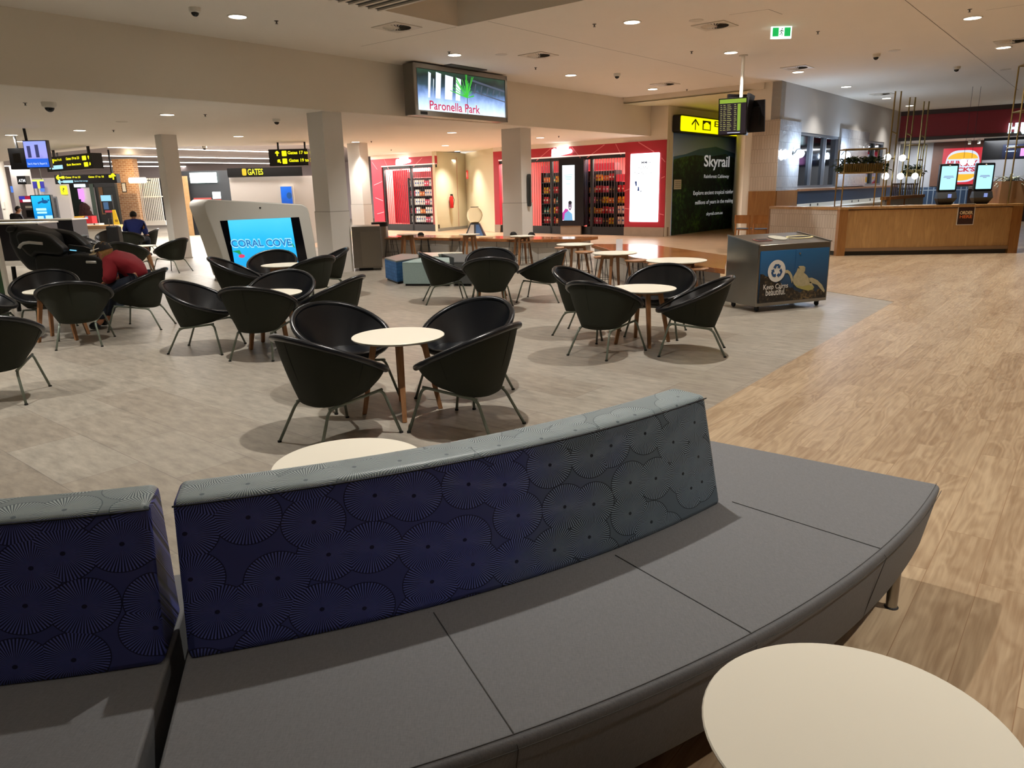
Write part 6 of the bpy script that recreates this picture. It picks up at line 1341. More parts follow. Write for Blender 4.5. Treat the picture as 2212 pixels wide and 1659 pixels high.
mb = MB(); put_text(mb, 'GATES', W_*.275, W_*.48, z0+H_*.89, z0+H_*.985, -.125, .02); mb.build('yellow_letters', glow('gates yellow', 'f4ec20', 1.1), t); MB().xz(rrect(W_*.2, W_*.255, z0+H_*.885, z0+H_*.99, .04), -.125, -.1).build('plane_symbol', glow('gates amber', 'e8c010', 1), t)
x_, z_ = W_*.68, z0; fl(t, W_*.68, W_*.855, z0+H_*.35, z0+H_*.71, m_white, .0, 'screen_surround', .1); fl(t, W_*.69, W_*.835, z0+H_*.4, z0+H_*.7, photo('deep sea', [(0, '0848a8'), (.5, '1268d8'), (1, '1a7ae8')], 2, 1.2, 2.2, 3, .3, 1), .1, 'sea_screen', .02); mb = MB(); mb.xz(ell(W_*.8, z0+H_*.56, .09, .11, 14), -.125, -.122); mb.build('turtle', glow('turtle blue', '1c5898', .8), t)
def arrow(mb, cx, cz, s, ang, y, w=.022):
    d = Vector((cos(ang), sin(ang))); n_ = Vector((-d.y, d.x)); c = Vector((cx, cz)); tip = c+d*s; line(mb, c-d*s, tip, w, y); line(mb, tip, tip-d*s*.9+n_*s*.8, w, y); line(mb, tip, tip-d*s*.9-n_*s*.8, w, y)
gy = glow('wayfinding yellow', 'f6ee10', 1.2); gb_ = glow('wayfinding blue', 'a8dcf4', 1)
t, W_, z0, H_ = slab('gate_direction_sign', 'black hanging sign with yellow arrows to Gates 17 and 19, beside the broad column', 'sign', 581, 322, 665, 358, 24, [('black_box', m_blk, 0, 1, 0, 1, 0)], .3)
mb = MB(); arrow(mb, W_*.22, z0+H_*.74, H_*.14, pi/2, -.006, .02); arrow(mb, W_*.26, z0+H_*.27, H_*.12, radians(135), -.006, .02)
for zz_ in (.74, .28): mb.xz(rrect(W_*.34, W_*.46, z0+H_*(zz_-.16), z0+H_*(zz_+.16), .02), -.006, -.001)
put_text(mb, 'Gates 17 to 18', W_*.49, W_*1.15, z0+H_*.68, z0+H_*.88, -.006, .02); put_text(mb, 'Gates 19 to 23', W_*.51, W_*1.15, z0+H_*.22, z0+H_*.42, -.006, .02); mb.build('yellow_symbols', gy, t)
MB().bx(W_*.21, W_*.25, .1, .15, z0+H_, ZS).build('hanger', m_blk, t); MB().bx(W_*.9, W_*.94, .1, .15, z0+H_, ZS).build('hanger', m_blk, t)
t, W_, z0, H_ = slab('gate_direction_sign', 'wide black hanging sign with yellow left arrow and Gates 17 to 18', 'sign', 118, 377, 252, 396.5, 32, [('black_box', m_blk, 0, 1, 0, 1, 0)], .3)
mb = MB(); arrow(mb, W_*.08, z0+H_*.72, .12, pi, -.008, .03); arrow(mb, W_*.95, z0+H_*.7, .12, pi/2, -.008, .03)
for x_ in (.115, .88): mb.xz(rrect(W_*x_, W_*(x_+.05), z0+H_*.58, z0+H_*.88, .03), -.008, -.001)
put_text(mb, 'Gates 19 to 23', W_*.18, W_*.42, z0+H_*.62, z0+H_*.84, -.008, .02); put_text(mb, 'Gates 17 to 18', W_*.55, W_*.8, z0+H_*.62, z0+H_*.84, -.008, .02); mb.build('yellow_symbols', gy, t)
mb = MB(); arrow(mb, W_*.09, z0+H_*.25, .1, pi, -.008, .025); mb.bx(W_*.13, W_*.29, -.008, -.001, z0+H_*.12, z0+H_*.4); put_text(mb, 'Qantas Club Lounge', W_*.31, W_*.53, z0+H_*.18, z0+H_*.38, -.008, .01); mb.build('pale_blue_symbols', gb_, t); MB().bx(W_*.07, W_*.09, .1, .15, z0+H_, 3.6).build('hanger', m_blk, t); MB().bx(W_*.9, W_*.92, .1, .15, z0+H_, 3.6).build('hanger', m_blk, t)
p = X(100, 355, 25.5); q = X(200, 347, 23.5); t = panel('gate_direction_sign', 'angled black hanging sign with yellow arrows and pale blue symbols at the left', 'sign', (p.x, p.y), (q.x, q.y)); A_, B_ = (p.x, p.y), (q.x, q.y); W_ = hypot(q.x-p.x, q.y-p.y); z0 = onp(150, 368, A_, B_)[1]; z1 = onp(150, 335, A_, B_)[1]; H_ = z1-z0
MB().bx(0, W_, 0, .3, z0, z1).build('black_box', m_blk, t); mb = MB(); arrow(mb, W_*.08, z0+H_*.7, H_*.12, pi, -.006, .02); arrow(mb, W_*.93, z0+H_*.72, H_*.11, pi/2, -.006, .02); arrow(mb, W_*.94, z0+H_*.3, H_*.1, pi/4, -.006, .02)
for x_, zz_ in ((.1, .7), (.8, .72), (.82, .3)): mb.xz(rrect(W_*x_, W_*(x_+.08), z0+H_*(zz_-.14), z0+H_*(zz_+.14), .02), -.006, -.001)
put_text(mb, 'Gates 17 to 18', W_*.19, W_*.36, z0+H_*.68, z0+H_*.84, -.006, .02); put_text(mb, 'Gates 19 to 23', W_*.46, W_*.74, z0+H_*.68, z0+H_*.86, -.006, .02); put_text(mb, 'Exit Baggage', W_*.46, W_*.76, z0+H_*.26, z0+H_*.44, -.006, .02); mb.build('yellow_symbols', gy, t)
mb = MB(); arrow(mb, W_*.08, z0+H_*.26, H_*.1, pi, -.006, .02); mb.bx(W_*.12, W_*.36, -.006, -.001, z0+H_*.14, z0+H_*.4); mb.build('pale_blue_symbols', gb_, t); MB().bx(W_*.1, W_*.13, .1, .15, z1, ZS).build('hanger', m_blk, t); MB().bx(W_*.85, W_*.88, .1, .15, z1, ZS).build('hanger', m_blk, t)
# hanging blue notice screen
t, W_, z0, H_ = slab('notice_screen', 'hanging blue screen with the words See It, Hear It, Report It', 'screen', 53, 303, 104, 363, 17.6, [('black_case', m_blk, 0, 1, 0, 1, 0)], .12)
fl(t, W_*.03, W_*.97, z0+H_*.34, z0+H_*.97, photo('lilac city', [(0, '7070c0'), (.5, 'a0a0ec'), (1, '90a0e8')], 2, z0, z0+H_, 6, .3, 1), .0, 'lilac_picture'); fl(t, W_*.03, W_*.97, z0+H_*.03, z0+H_*.34, glow('notice blue', '2864d8', 1), .0, 'blue_band')
mb = MB(); put_text(mb, 'See It, Hear It, Report It', W_*.08, W_*.9, z0+H_*.1, z0+H_*.2, -.014, .01); mb.build('white_words', glow('notice white', 'c8dcff', 1), t); fl(t, W_*.16, W_*.3, z0+H_*.38, z0+H_*.8, glow('figure shade', '444878', .7), .012, 'standing_figure'); fl(t, W_*.5, W_*.64, z0+H_*.38, z0+H_*.84, glow('figure shade', '444878', .7), .012, 'standing_figure')
MB().tube([(W_*.12, .06, z0+H_), (W_*.1, .06, ZS)], .03, 8).build('pole', m_blk, t)
t, W_, z0, H_ = slab('monitor', 'back of a black hanging monitor at the far left edge', 'monitor', 20, 320, 60, 366, 19.2, [('black_case', m_blk, 0, 1, 0, 1, 0), ('cable_box', mat('dark cable box', '26241f', .6), .3, .7, .3, .75, .06)], .12); MB().tube([(W_*.45, .06, z0+H_), (W_*.4, .06, ZS)], .03, 8).build('pole', m_blk, t)
# green banner stand at the left edge
t = thing('banner_stand', 'white edged stand with a green leaf picture cut by the left edge', 'banner', (X(22, 640, 9.9).x, 9.9, 0)); z1 = X(1, 505, 9.9).z
MB().bx(-.04, 0, -.03, .03, 0, z1).build('white_edge', m_white, t); MB().bx(-1.2, -.04, -.01, .02, .05, z1).build('leaf_picture', photo('leaf picture', [(0, '06140a'), (.5, '1c3c16'), (.8, '5a8a30'), (1, 'a8b060')], 2, 0, 2, 7, .6, .5), t); MB().bx(-1.2, 0, -.2, .2, 0, .05).build('base', m_white, t)
# massage chair
D = 10.9
def pm8(x, y): p = X(x/5.0275, 430+y/5.0275, D); return (p.x, p.z)
mc = thing('massage_chair', 'big black reclining massage chair with white trim strips', 'massage chair', (pm8(600, 900)[0], D, 0)); ox = mc.location.x
m_mb = mat('massage black', '121214', .55, bump=.15, bscale=200); m_wt = mat('white trim', 'd4d4d4', .3)
def mpart(name, pts, y0, y1, mt, bev=.04): return MB().xz([(p[0]-ox, p[1]) for p in (pm8(*q) for q in pts)], y0, y1).build(name, mt, mc, bevel=bev)
mpart('backrest', [(10, 310), (100, 290), (200, 308), (330, 350), (420, 400), (520, 700), (400, 800), (240, 790), (110, 640), (30, 480)], .12, .62, m_mb, .06)
mpart('head_cushion', [(0, 350), (20, 300), (80, 288), (130, 310), (95, 365), (30, 372)], .1, .64, m_mb, .04)
mpart('armrest_pod', [(165, 400), (190, 360), (250, 343), (340, 352), (500, 385), (560, 420), (640, 490), (690, 530), (690, 590), (640, 612), (520, 600), (400, 590), (350, 640), (290, 600), (200, 500)], -.02, .16, m_mb, .05)
mpart('armrest_pod', [(165, 400), (190, 360), (250, 343), (340, 352), (500, 385), (560, 420), (640, 490), (690, 530), (690, 590), (640, 612), (520, 600), (400, 590), (350, 640), (290, 600), (200, 500)], .6, .78, m_mb, .05)
mpart('side_body', [(370, 640), (400, 605), (470, 600), (650, 622), (760, 600), (900, 598), (1050, 630), (1150, 680), (1200, 760), (1200, 1000), (900, 1060), (560, 1010), (430, 860), (380, 740)], .0, .2, m_mb, .05)
mpart('side_body', [(370, 640), (400, 605), (470, 600), (650, 622), (760, 600), (900, 598), (1050, 630), (1150, 680), (1200, 760), (1200, 1000), (900, 1060), (560, 1010), (430, 860), (380, 740)], .56, .76, m_mb, .05)
mpart('seat', [(420, 700), (900, 660), (1180, 720), (1180, 960), (600, 980)], .18, .58, m_mb, .04)
zbm = pm8(700, 1030)[1]; MB().bx(pm8(560, 900)[0]-ox, pm8(1100, 900)[0]-ox, .05, .7, 0, max(.1, zbm+.05)).build('base', m_blk, mc)
mb = MB(); mb.tube([(pm8(*q)[0]-ox, -.03, pm8(*q)[1]) for q in ((222, 530), (240, 498), (270, 478), (330, 470), (400, 476), (475, 482))], .022, 10); mb.build('white_trim', m_wt, mc, smooth='all')
mb = MB(); mb.tube([(pm8(*q)[0]-ox, -.015, pm8(*q)[1]) for q in ((945, 684), (1048, 686))], .02, 10); mb.build('white_trim', m_wt, mc, smooth='all')
mpart('control_arm', [(690, 500), (860, 520), (980, 560), (970, 590), (700, 560)], .1, .16, m_mb, .01); mb = MB(); mb.tube([(pm8(725, 558)[0]-ox, .08, pm8(725, 558)[1]), (pm8(795, 565)[0]-ox, .08, pm8(795, 565)[1])], .008, 6); mb.build('cyan_light', glow('cyan line', '70c0e0', 1), mc)
mb = MB(); mb.tube([(pm8(95, 740)[0]-ox, .1, pm8(95, 740)[1]), (pm8(110, 950)[0]-ox, .1, 0.01)], .03, 8); mb.build('prop_leg', m_blk, mc)
# wheeled suitcase
p = X(247, 525, 19.3); t = thing('suitcase', 'upright black suitcase with raised handle beside the man in blue', 'suitcase', (p.x, 19.3, 0)); zt_ = X(247, 488, 19.3).z
MB().bx(-.17, .13, 0, .24, .04, zt_).build('shell', mat('suitcase black', '101012', .4), t, bevel=.04); MB().tube([(-.12, .12, zt_), (-.12, .12, zt_+.18), (-.02, .12, zt_+.18), (-.02, .12, zt_)], .008, 6).build('handle', m_steel, t)
for sx in (-.14, .1): MB().lathe([(.001, -.012), (.022, -.012), (.022, .012), (.001, .012)], 10, M=Matrix.Translation((sx, .05, .022)) @ Matrix.Rotation(pi/2, 4, 'Y')).build('wheel', m_rub, t)
# glass donation globe on a stand
p = X(1026, 480, 24.5); t = thing('donation_globe', 'clear glass donation globe on a black sloping stand behind the long bench', 'donation box', (p.x, 24.5, 0)); k = 24.5/1590
zt_ = X(1026, 482, 24.5).z; MB().add([(-.42, -.4, 0), (.42, -.4, 0), (.42, .4, 0), (-.42, .4, 0), (-.15, -.15, zt_), (.15, -.15, zt_), (.15, .15, zt_), (-.15, .15, zt_)], [(3, 2, 1, 0), (4, 5, 6, 7), (0, 1, 5, 4), (1, 2, 6, 5), (2, 3, 7, 6), (3, 0, 4, 7)]).build('black_stand', m_blk, t)
mb = MB(); mb.add([(-.33, -.40, .05), (-.03, -.40, .05), (-.03, -.17, zt_-.04), (-.13, -.17, zt_-.04)], [(0, 1, 2, 3)]); mb.build('white_leaflet', m_white, t); mb = MB(); mb.add([(.03, -.40, .05), (.33, -.40, .05), (.13, -.17, zt_-.04), (.03, -.17, zt_-.04)], [(0, 1, 2, 3)]); mb.build('blue_leaflet', mat('leaflet blue', '3a6aa8', .5), t)
gm, nt, b_ = new_mat('clear globe'); b_.inputs['Transmission Weight'].default_value = 1; b_.inputs['Roughness'].default_value = 0; b_.inputs['IOR'].default_value = 1.02; b_.inputs['Base Color'].default_value = (1, 1, 1, 1)
MB().sphere((0, 0, zt_+.25), .26, 28, 18).build('glass_globe', gm, t, smooth='all'); MB().lathe([(.001, zt_+.5), (.13, zt_+.5), (.13, zt_+.52), (.001, zt_+.52)], 20).build('dark_lid', m_blk, t); MB().lathe([(.001, zt_), (.12, zt_), (.14, zt_+.03), (.001, zt_+.05)], 14).build('coins', mat('coins', '8a7a50', .4, .6), t)
# ------------------------------------------------------------------ ceiling fittings
m_vent = mat('vent white', 'cfc6b6', .5); m_vin = mat('vent dark', '3a362e', .8)
vent0 = None
def vent(px, py, label, z=ZC, sz=.59):
    global vent0; p = P(px, py, z); rz = atan2(UD.y, UD.x)
    if vent0: return dup(vent0, (p.x, p.y, z), rz, label)
    t = vent0 = thing('ceiling_vent', label, 'ceiling vent', (p.x, p.y, z), rz, 'square swirl vents in the high ceiling')
    mb = MB(); r = .235; n = 32; h = sz/2; inner = [(r*cos(2*pi*i/n), r*sin(2*pi*i/n)) for i in range(n)]
    outer = [(x/max(abs(x), abs(y))*h, y/max(abs(x), abs(y))*h) for x, y in inner]
    for z0 in (-.012,): mb.add([(x, y, z0) for x, y in inner]+[(x, y, z0) for x, y in outer], [(i, (i+1) % n, n+(i+1) % n, n+i) for i in range(n)])
    mb.add([(x, y, -.012) for x, y in outer]+[(x, y, 0) for x, y in outer], [((i+1) % n, i, n+i, n+(i+1) % n) for i in range(n)]); mb.build('frame', m_vent, t)
    MB().lathe([(.001, -.003), (.236, -.003), (.236, -.001), (.001, -.001)], 32).build('dark_opening', m_vin, t)
    mb = MB()
    for k in range(24):
        a = 2*pi*k/24; d = Vector((cos(a), sin(a), 0)); s_ = Vector((-sin(a), cos(a), 0)); mb.add([d*.04-s_*.004+Vector((0, 0, -.014)), d*.232-s_*.016+Vector((0, 0, -.014)), d*.232+s_*.012+Vector((0, 0, -.004)), d*.04+s_*.004+Vector((0, 0, -.010))], [(0, 1, 2, 3)])
    mb.build('blades', m_vent, t); MB().lathe([(.001, -.02), (.04, -.018), (.045, -.006), (.001, -.006)], 16).build('hub', m_vent, t)
for px, py, lab in ((857, 58.5, 'square swirl vent between the slatted grille and the waterfall screen'), (1163, 119, 'square swirl vent just right of the waterfall screen'), (1544, 55, 'largest square swirl vent beside the green exit sign'), (1722, 146, 'square swirl vent above a downlight over the tiled pillar'),
        (1437, 181.5, 'square swirl vent over the yellow cove'), (2188, 89, 'square swirl vent cut by the right edge'), (1905, 203, 'far square vent near the brass light frames')): vent(px, py, lab)
m_cam = mat('camera smoked dome', '0c0c0e', .08)
cam0 = None
for i, (px, py, z, lab) in enumerate(((420, 17, ZC, 'white dome camera at the top left of the high ceiling'), (1333, 159, ZC, 'white dome camera right of the waterfall screen'), (105, 221, ZS, 'large white dome camera under the low ceiling at far left'), (597, 257, ZS, 'small dome camera left of the broad column'),
        (441, 316, ZS, 'far dome camera above the game kiosk'), (1893, 117, ZC, 'small ceiling camera left of the right hand joint'), (2067, 144, ZC, 'small ceiling camera at the right above the red fascia'))):
    p = P(px, py, z); sc_ = 1.35 if i == 2 else 1
    if cam0: t = dup(cam0, (p.x, p.y, z), 0, lab, None, sc_)
    else:
        t = cam0 = thing('dome_camera', lab, 'security camera', (p.x, p.y, z), 0, 'ceiling dome cameras'); MB().lathe([(.001, 0), (.085, 0), (.08, -.05), (.062, -.065), (.001, -.065)], 24).build('housing', m_white, t, smooth=True); MB().sphere((0, 0, -.062), .055, 18, 10).build('dome', m_cam, t, smooth='all')
m_spr = mat('sprinkler metal', '5a564e', .4, .7)
sp0 = None
for i, (px, py, z, lab) in enumerate(((597, 45, ZC, 'tiny sprinkler right of the nearest downlight'), (1284, 52, ZC, 'tiny sprinkler left of the top centre downlight'), (1767, 68, ZC, 'tiny sprinkler right of the green exit sign'), (2095, 20, ZC, 'tiny sprinkler above the top right downlight'), (1157, 146, ZC, 'tiny sprinkler under the vent right of the screen'),
        (970, 112, ZC, 'tiny sprinkler beside the downlight over the screen'), (1494, 111, ZC, 'tiny sprinkler left of the pole downlight'), (54, 222, ZS, 'tiny sprinkler left of the large dome camera'), (443, 247, ZS, 'tiny sprinkler right of the low ceiling downlight'), (245, 281, ZS, 'tiny sprinkler above the far strip lights'), (1484, 193, ZC, 'tiny sprinkler near the yellow cove'), (802, 305, ZS, 'tiny sprinkler by the white column'), (845, 323, ZS, 'tiny sprinkler in front of the small red shop'), (1207, 294, ZS, 'tiny sprinkler near the shop lettering'))):
    p = P(px, py, z)
    if sp0: dup(sp0, (p.x, p.y, z), 0, lab)
    else:
        t = sp0 = thing('sprinkler', lab, 'sprinkler', (p.x, p.y, z), 0, 'ceiling sprinklers'); MB().lathe([(.001, 0), (.035, 0), (.03, -.006), (.012, -.01), (.012, -.035), (.001, -.035)], 14).build('body', m_spr, t, smooth=True); MB().lathe([(.001, -.045), (.022, -.045), (.022, -.042), (.001, -.042)], 12).build('deflector', m_spr, t); MB().bx(-.002, .002, -.012, .012, -.045, -.03).build('yoke', m_spr, t)
sk0 = None
for px, py, z, lab in ((1083, 118, ZC, 'flat round ceiling cap between screen and vent'), (1504, 44, ZC, 'flat round speaker next to the largest vent'), (263, 263, ZS, 'flat round cap in the low ceiling'), (1932, 109, ZC, 'flat round cap right of centre near the joint'), (2172, 150, ZC, 'flat round cap near the right edge')):
    p = P(px, py, z)
    if sk0: dup(sk0, (p.x, p.y, z), 0, lab)
    else: t = sk0 = thing('ceiling_speaker', lab, 'speaker', (p.x, p.y, z), 0, 'flat round ceiling caps'); MB().lathe([(.001, 0), (.11, 0), (.105, -.008), (.001, -.01)], 28).build('grille', m_vent, t, smooth=True); MB().lathe([(.105, -.0), (.12, -.0), (.118, -.006), (.105, -.008), (.105, 0)], 28, cap=False).build('rim', m_vent, t)
# slatted return air grille
g0_ = P(829, 24, ZC-.01).to_2d(); ga = (P(905, 5, ZC-.01).to_2d()-g0_).normalized(); gb2 = (P(722, 0, ZC-.01).to_2d()-g0_).normalized()
t = thing('air_grille', 'large slatted return air grille cut by the top edge', 'ceiling grille', (g0_.x, g0_.y, ZC), atan2(ga.y, ga.x)); sgn = 1 if ga.x*gb2.y-ga.y*gb2.x > 0 else -1
Lg, Wg = 1.25, 2.6
MB().bx(0, Lg, min(0, sgn*Wg), max(0, sgn*Wg), -.006, -.002).build('dark_backing', m_vin, t); mb = MB()
for k in range(14): y_ = sgn*(.1+k*.18); mb.bx(.0, Lg, y_-.025, y_+.025, -.03, -.006)
mb.build('slats', m_vent, t)
# ------------------------------------------------------------------ people
m_skin = mat('warm skin', 'b07858', .55, var=.06, vscale=30); m_skin2 = mat('tan skin', '9a6a4c', .55)
def skin(name, nodes, edges, mt, parent, root=0, sub=2):
    me = bpy.data.meshes.new(name); ks = list(nodes); me.from_pydata([nodes[k][0] for k in ks], [(ks.index(a), ks.index(b)) for a, b in edges], [])
    me.materials.append(mt); o = bpy.data.objects.new(name, me); COL.objects.link(o); o.parent = parent
    md = o.modifiers.new('skin', 'SKIN'); md.use_smooth_shade = True
    sv = me.skin_vertices[0].data
    for i, k in enumerate(ks):
        r = nodes[k][1]; sv[i].radius = r if isinstance(r, tuple) else (r, r); sv[i].use_root = (i == root)
    s = o.modifiers.new('smooth', 'SUBSURF'); s.levels = s.render_levels = sub
    return o
def person(label, base, rz, J, cloth, hair, hairmat, shoe, skinm):
    """J: joint positions in the person's own frame, +x forwards, +y to the left"""
    t = thing('person', label, 'person', base, rz)
    N = {'pelvis': (J['pelvis'], .13), 'waist': (J['waist'], .125), 'chest': (J['chest'], .13), 'neck0': (J['neck0'], .06), 'neck': (J['neck'], .052), 'jaw': (J['jaw'], .07), 'head': (J['head'], .085), 'crown': (J['crown'], .06)}
    E_ = [('pelvis', 'waist'), ('waist', 'chest'), ('chest', 'neck0'), ('neck0', 'neck'), ('neck', 'jaw'), ('jaw', 'head'), ('head', 'crown')]
    for s, sg in (('L', 1), ('R', -1)):
        for k, r in (('shoulder', .055), ('elbow', .04), ('wrist', .027), ('palm', (.034, .02))): N[k+s] = (J[k+s], r)
        E_ += [('chest', 'shoulder'+s), ('shoulder'+s, 'elbow'+s), ('elbow'+s, 'wrist'+s), ('wrist'+s, 'palm'+s)]
        w = Vector(J['palm'+s])-Vector(J['wrist'+s]); w.normalize(); side = w.cross(Vector((0, 0, 1))).normalized()
        for f in range(4):
            off = side*(-.027+.018*f); L_ = (.062, .072, .068, .054)[f]; a = Vector(J['palm'+s])+w*.03+off; b = a+w*L_*.55+Vector((0, 0, -.008)); c = b+w*L_*.35+Vector((0, 0, -.022))
            N[f'f{f}a'+s] = (a, .010); N[f'f{f}b'+s] = (b, .0085); N[f'f{f}c'+s] = (c, .007); E_ += [('palm'+s, f'f{f}a'+s), (f'f{f}a'+s, f'f{f}b'+s), (f'f{f}b'+s, f'f{f}c'+s)]
        a = Vector(J['wrist'+s])+w*.035-side*sg*.032; b = a+w*.03-side*sg*.018+Vector((0, 0, -.012)); N['t1'+s] = (a, .011); N['t2'+s] = (b, .009); E_ += [('wrist'+s, 't1'+s), ('t1'+s, 't2'+s)]
        for k, r in (('hip', .095), ('knee', .06), ('ankle', .04), ('toe', (.03, .02))): N[k+s] = (J[k+s], r)
        E_ += [('pelvis', 'hip'+s), ('hip'+s, 'knee'+s), ('knee'+s, 'ankle'+s), ('ankle'+s, 'toe'+s)]
    skin('body', N, E_, skinm, t)
    S = {'pelvis': (J['pelvis'], .155), 'waist': (J['waist'], .15), 'chest': (J['chest'], .178), 'collar': (J['neck0'], .1)}; ES = [('pelvis', 'waist'), ('waist', 'chest'), ('chest', 'collar')]
    for s in 'LR':
        el = Vector(J['elbow'+s]); wr = Vector(J['wrist'+s]); cuff = el.lerp(wr, cloth['sleeve'])
        S['shoulder'+s] = (J['shoulder'+s], .1); S['elbow'+s] = (el, .078); S['cuff'+s] = (cuff, .062); ES += [('chest', 'shoulder'+s), ('shoulder'+s, 'elbow'+s), ('elbow'+s, 'cuff'+s)]
    o = skin('shirt', S, ES, cloth['shirt'], t); tx = bpy.data.textures.new('folds', 'CLOUDS'); tx.noise_scale = .09; dm = o.modifiers.new('folds', 'DISPLACE'); dm.texture = tx; dm.strength = .03; dm.mid_level = .5
    Q = {'pelvis': (Vector(J['pelvis'])+Vector((0, 0, -.02)), .15)}; EQ = []
    for s in 'LR':
        for k, r in (('hip', .115), ('knee', .08), ('ankle', .07)): Q[k+s] = (Vector(J[k+s])+(Vector((0, 0, .03)) if k == 'ankle' else Vector()), r)
        EQ += [('pelvis', 'hip'+s), ('hip'+s, 'knee'+s), ('knee'+s, 'ankle'+s)]
        a = Vector(J['ankle'+s]); b = Vector(J['toe'+s]); skin('shoe', {'heel': (a+Vector((0, 0, -.035)), (.075, .065)), 'mid': (a.lerp(b, .5)+Vector((0, 0, .0)), (.068, .055)), 'toe': (b, (.06, .045))}, [('heel', 'mid'), ('mid', 'toe')], shoe, t, 0, 1)
    skin('trousers', Q, EQ, cloth['trousers'], t)
    h = Vector(J['head']); up = (Vector(J['crown'])-Vector(J['jaw'])).normalized(); fwd = Vector(J['face']).normalized(); fwd = (fwd-up*fwd.dot(up)).normalized(); sd = up.cross(fwd)
    M = Matrix((fwd, sd, up)).transposed().to_4x4(); M.translation = h
    def hp(mb): mb.v = [tuple(M @ Vector(v)) for v in mb.v]; return mb
    hp(MB().add([(.082, -.012, .0), (.082, .012, .0), (.11, 0, -.03), (.08, 0, .03), (.085, .0, -.035)], [(0, 2, 1) if False else (0, 1, 2), (1, 3, 2), (3, 0, 2), (0, 4, 1), (0, 2, 4), (1, 4, 2)])).build('nose', skinm, t, smooth='all')
    for y in (-.032, .032): hp(MB().sphere((.078, y, .012), (.01, .014, .008), 10, 6)).build('eye', mat('eye', '2a221c', .3), t, smooth='all')
    for y in (-.084, .084): hp(MB().sphere((-.005, y, -.005), (.018, .01, .032), 10, 8)).build('ear', skinm, t, smooth='all')
    hp(MB().sphere((.08, 0, -.05), (.008, .022, .005), 10, 6)).build('mouth', mat('lip', '8a4a40', .5), t, smooth='all')
    hb = MB(); q = random.Random(5); n = 22; m_ = 12; rows = []
    for i in range(m_+1):
        th_ = (pi*.02)+(hair['low'])*i/m_+(.12*sin(9*0+i)*hair['mess'] if i == m_ else 0); row = []
        for k in range(n):
            a = 2*pi*k/n; lim = 1 if abs(((a+pi) % (2*pi))-pi) > hair['front'] else max(.0, min(1, (1.15/(th_+.01))))
            tt = th_*min(1, lim if lim < 1 else 1); r = .103+q.uniform(-.011, .013)*hair['mess']
            row.append((r*.98*sin(tt)*cos(a)-.008, r*.88*sin(tt)*sin(a), r*1.06*cos(tt)+.012))
        rows.append(row)
    hb.grid(rows, closed=True); hp(hb).build('hair', hairmat, t, smooth='all')
    return t, hp
D = 9.3
mr_base = X(300, 618, D); bx_, by_ = mr_base.x, 9.36
def jr(px, py, dy=0): p = X(px, py, by_-dy*0+0); return Vector((-(p.x-bx_), 0, p.z))+Vector((0, dy, 0))
# the person faces the left of the photo: own +x = world -x, own +y = world -y (towards the camera)
J = {'pelvis': jr(301, 606), 'waist': jr(294, 583), 'chest': jr(268, 562), 'neck0': jr(247, 553), 'neck': jr(240, 552), 'jaw': jr(228, 560), 'head': jr(224, 545), 'crown': jr(218, 535), 'face': Vector((.75, 0, -.66)),
     'shoulderL': jr(255, 566, .18), 'elbowL': jr(257, 598, .24), 'wristL': jr(243, 606, .13), 'palmL': jr(237, 608, .09), 'shoulderR': jr(258, 564, -.18), 'elbowR': jr(258, 597, -.2), 'wristR': jr(245, 606, -.08), 'palmR': jr(239, 608, -.05),
     'hipL': jr(293, 612, .1), 'kneeL': jr(240, 622, .13), 'ankleL': jr(232, 705, .14), 'toeL': jr(210, 714, .16), 'hipR': jr(293, 611, -.1), 'kneeR': jr(236, 620, -.13), 'ankleR': jr(222, 700, -.14), 'toeR': jr(202, 708, -.15)}
for k in ('ankleL', 'ankleR'): J[k].z = .10
for k in ('toeL', 'toeR'): J[k].z = .045
m_hair = mat('wavy blond hair', 'a8824a', .6, var=.4, vscale=60, bump=.5, bscale=60); m_jean = mat('dark denim', '1a2230', .85, var=.2, vscale=20)
t, hp = person('person in a red shirt and cap bent forward in a tub chair, looking down', (bx_, by_, 0), pi, J, {'shirt': mat('crimson cotton', '86121f', .8, bump=.2, bscale=90), 'trousers': m_jean, 'sleeve': .85}, {'low': 2.45, 'front': 1.3, 'mess': 1}, m_hair, m_blk, m_skin)
mcap = mat('cap cream', 'c8b48c', .7); mb = MB(); n = 24; rows = []
for i in range(8):
    th_ = .04+1.45*i/7; rows.append([(.116*sin(th_)*cos(2*pi*k/n)*1.02, .104*sin(th_)*sin(2*pi*k/n), .118*cos(th_)+.012) for k in range(n)])
mb.grid(rows, closed=True); capo = hp(mb).build('cap', mat('cap black mesh', '17171a', .8), t, smooth='all')
mb = MB(); rows = []
for i in range(8):
    th_ = .06+1.42*i/7; rows.append([(.119*sin(th_)*cos(a)*1.02, .107*sin(th_)*sin(a), .121*cos(th_)+.012) for a in [radians(-62+124*k/12) for k in range(13)]])
mb.grid(rows); hp(mb).build('cap_front_panel', mcap, t, smooth='all')
mb = MB(); rows = []
for i in range(5):
    r = .1+.085*i/4; rows.append([(r*cos(a), .1*sin(a)*1.02, .032-.012*i/4-.02*abs(sin(a))**2) for a in [radians(-70+140*k/12) for k in range(13)]])
mb.grid(rows); mb.grid([[(x, y, z-.006) for x, y, z in r][::-1] for r in rows]); hp(mb).build('cap_peak', mcap, t, smooth='all')
mb = MB(); mb.tube([(-.02, .112, .055), (.06, .112, .05), (.112, .07, .045)], .006, 6); mb.tube([(-.02, -.112, .055), (.06, -.112, .05), (.112, -.07, .045)], .006, 6); mb.tube([(.112, -.07, .05), (.128, 0, .05), (.112, .07, .05)], .008, 6); mb.sphere((.12, .035, .05), (.008, .03, .016), 10, 6); mb.sphere((.12, -.035, .05), (.008, .03, .016), 10, 6)
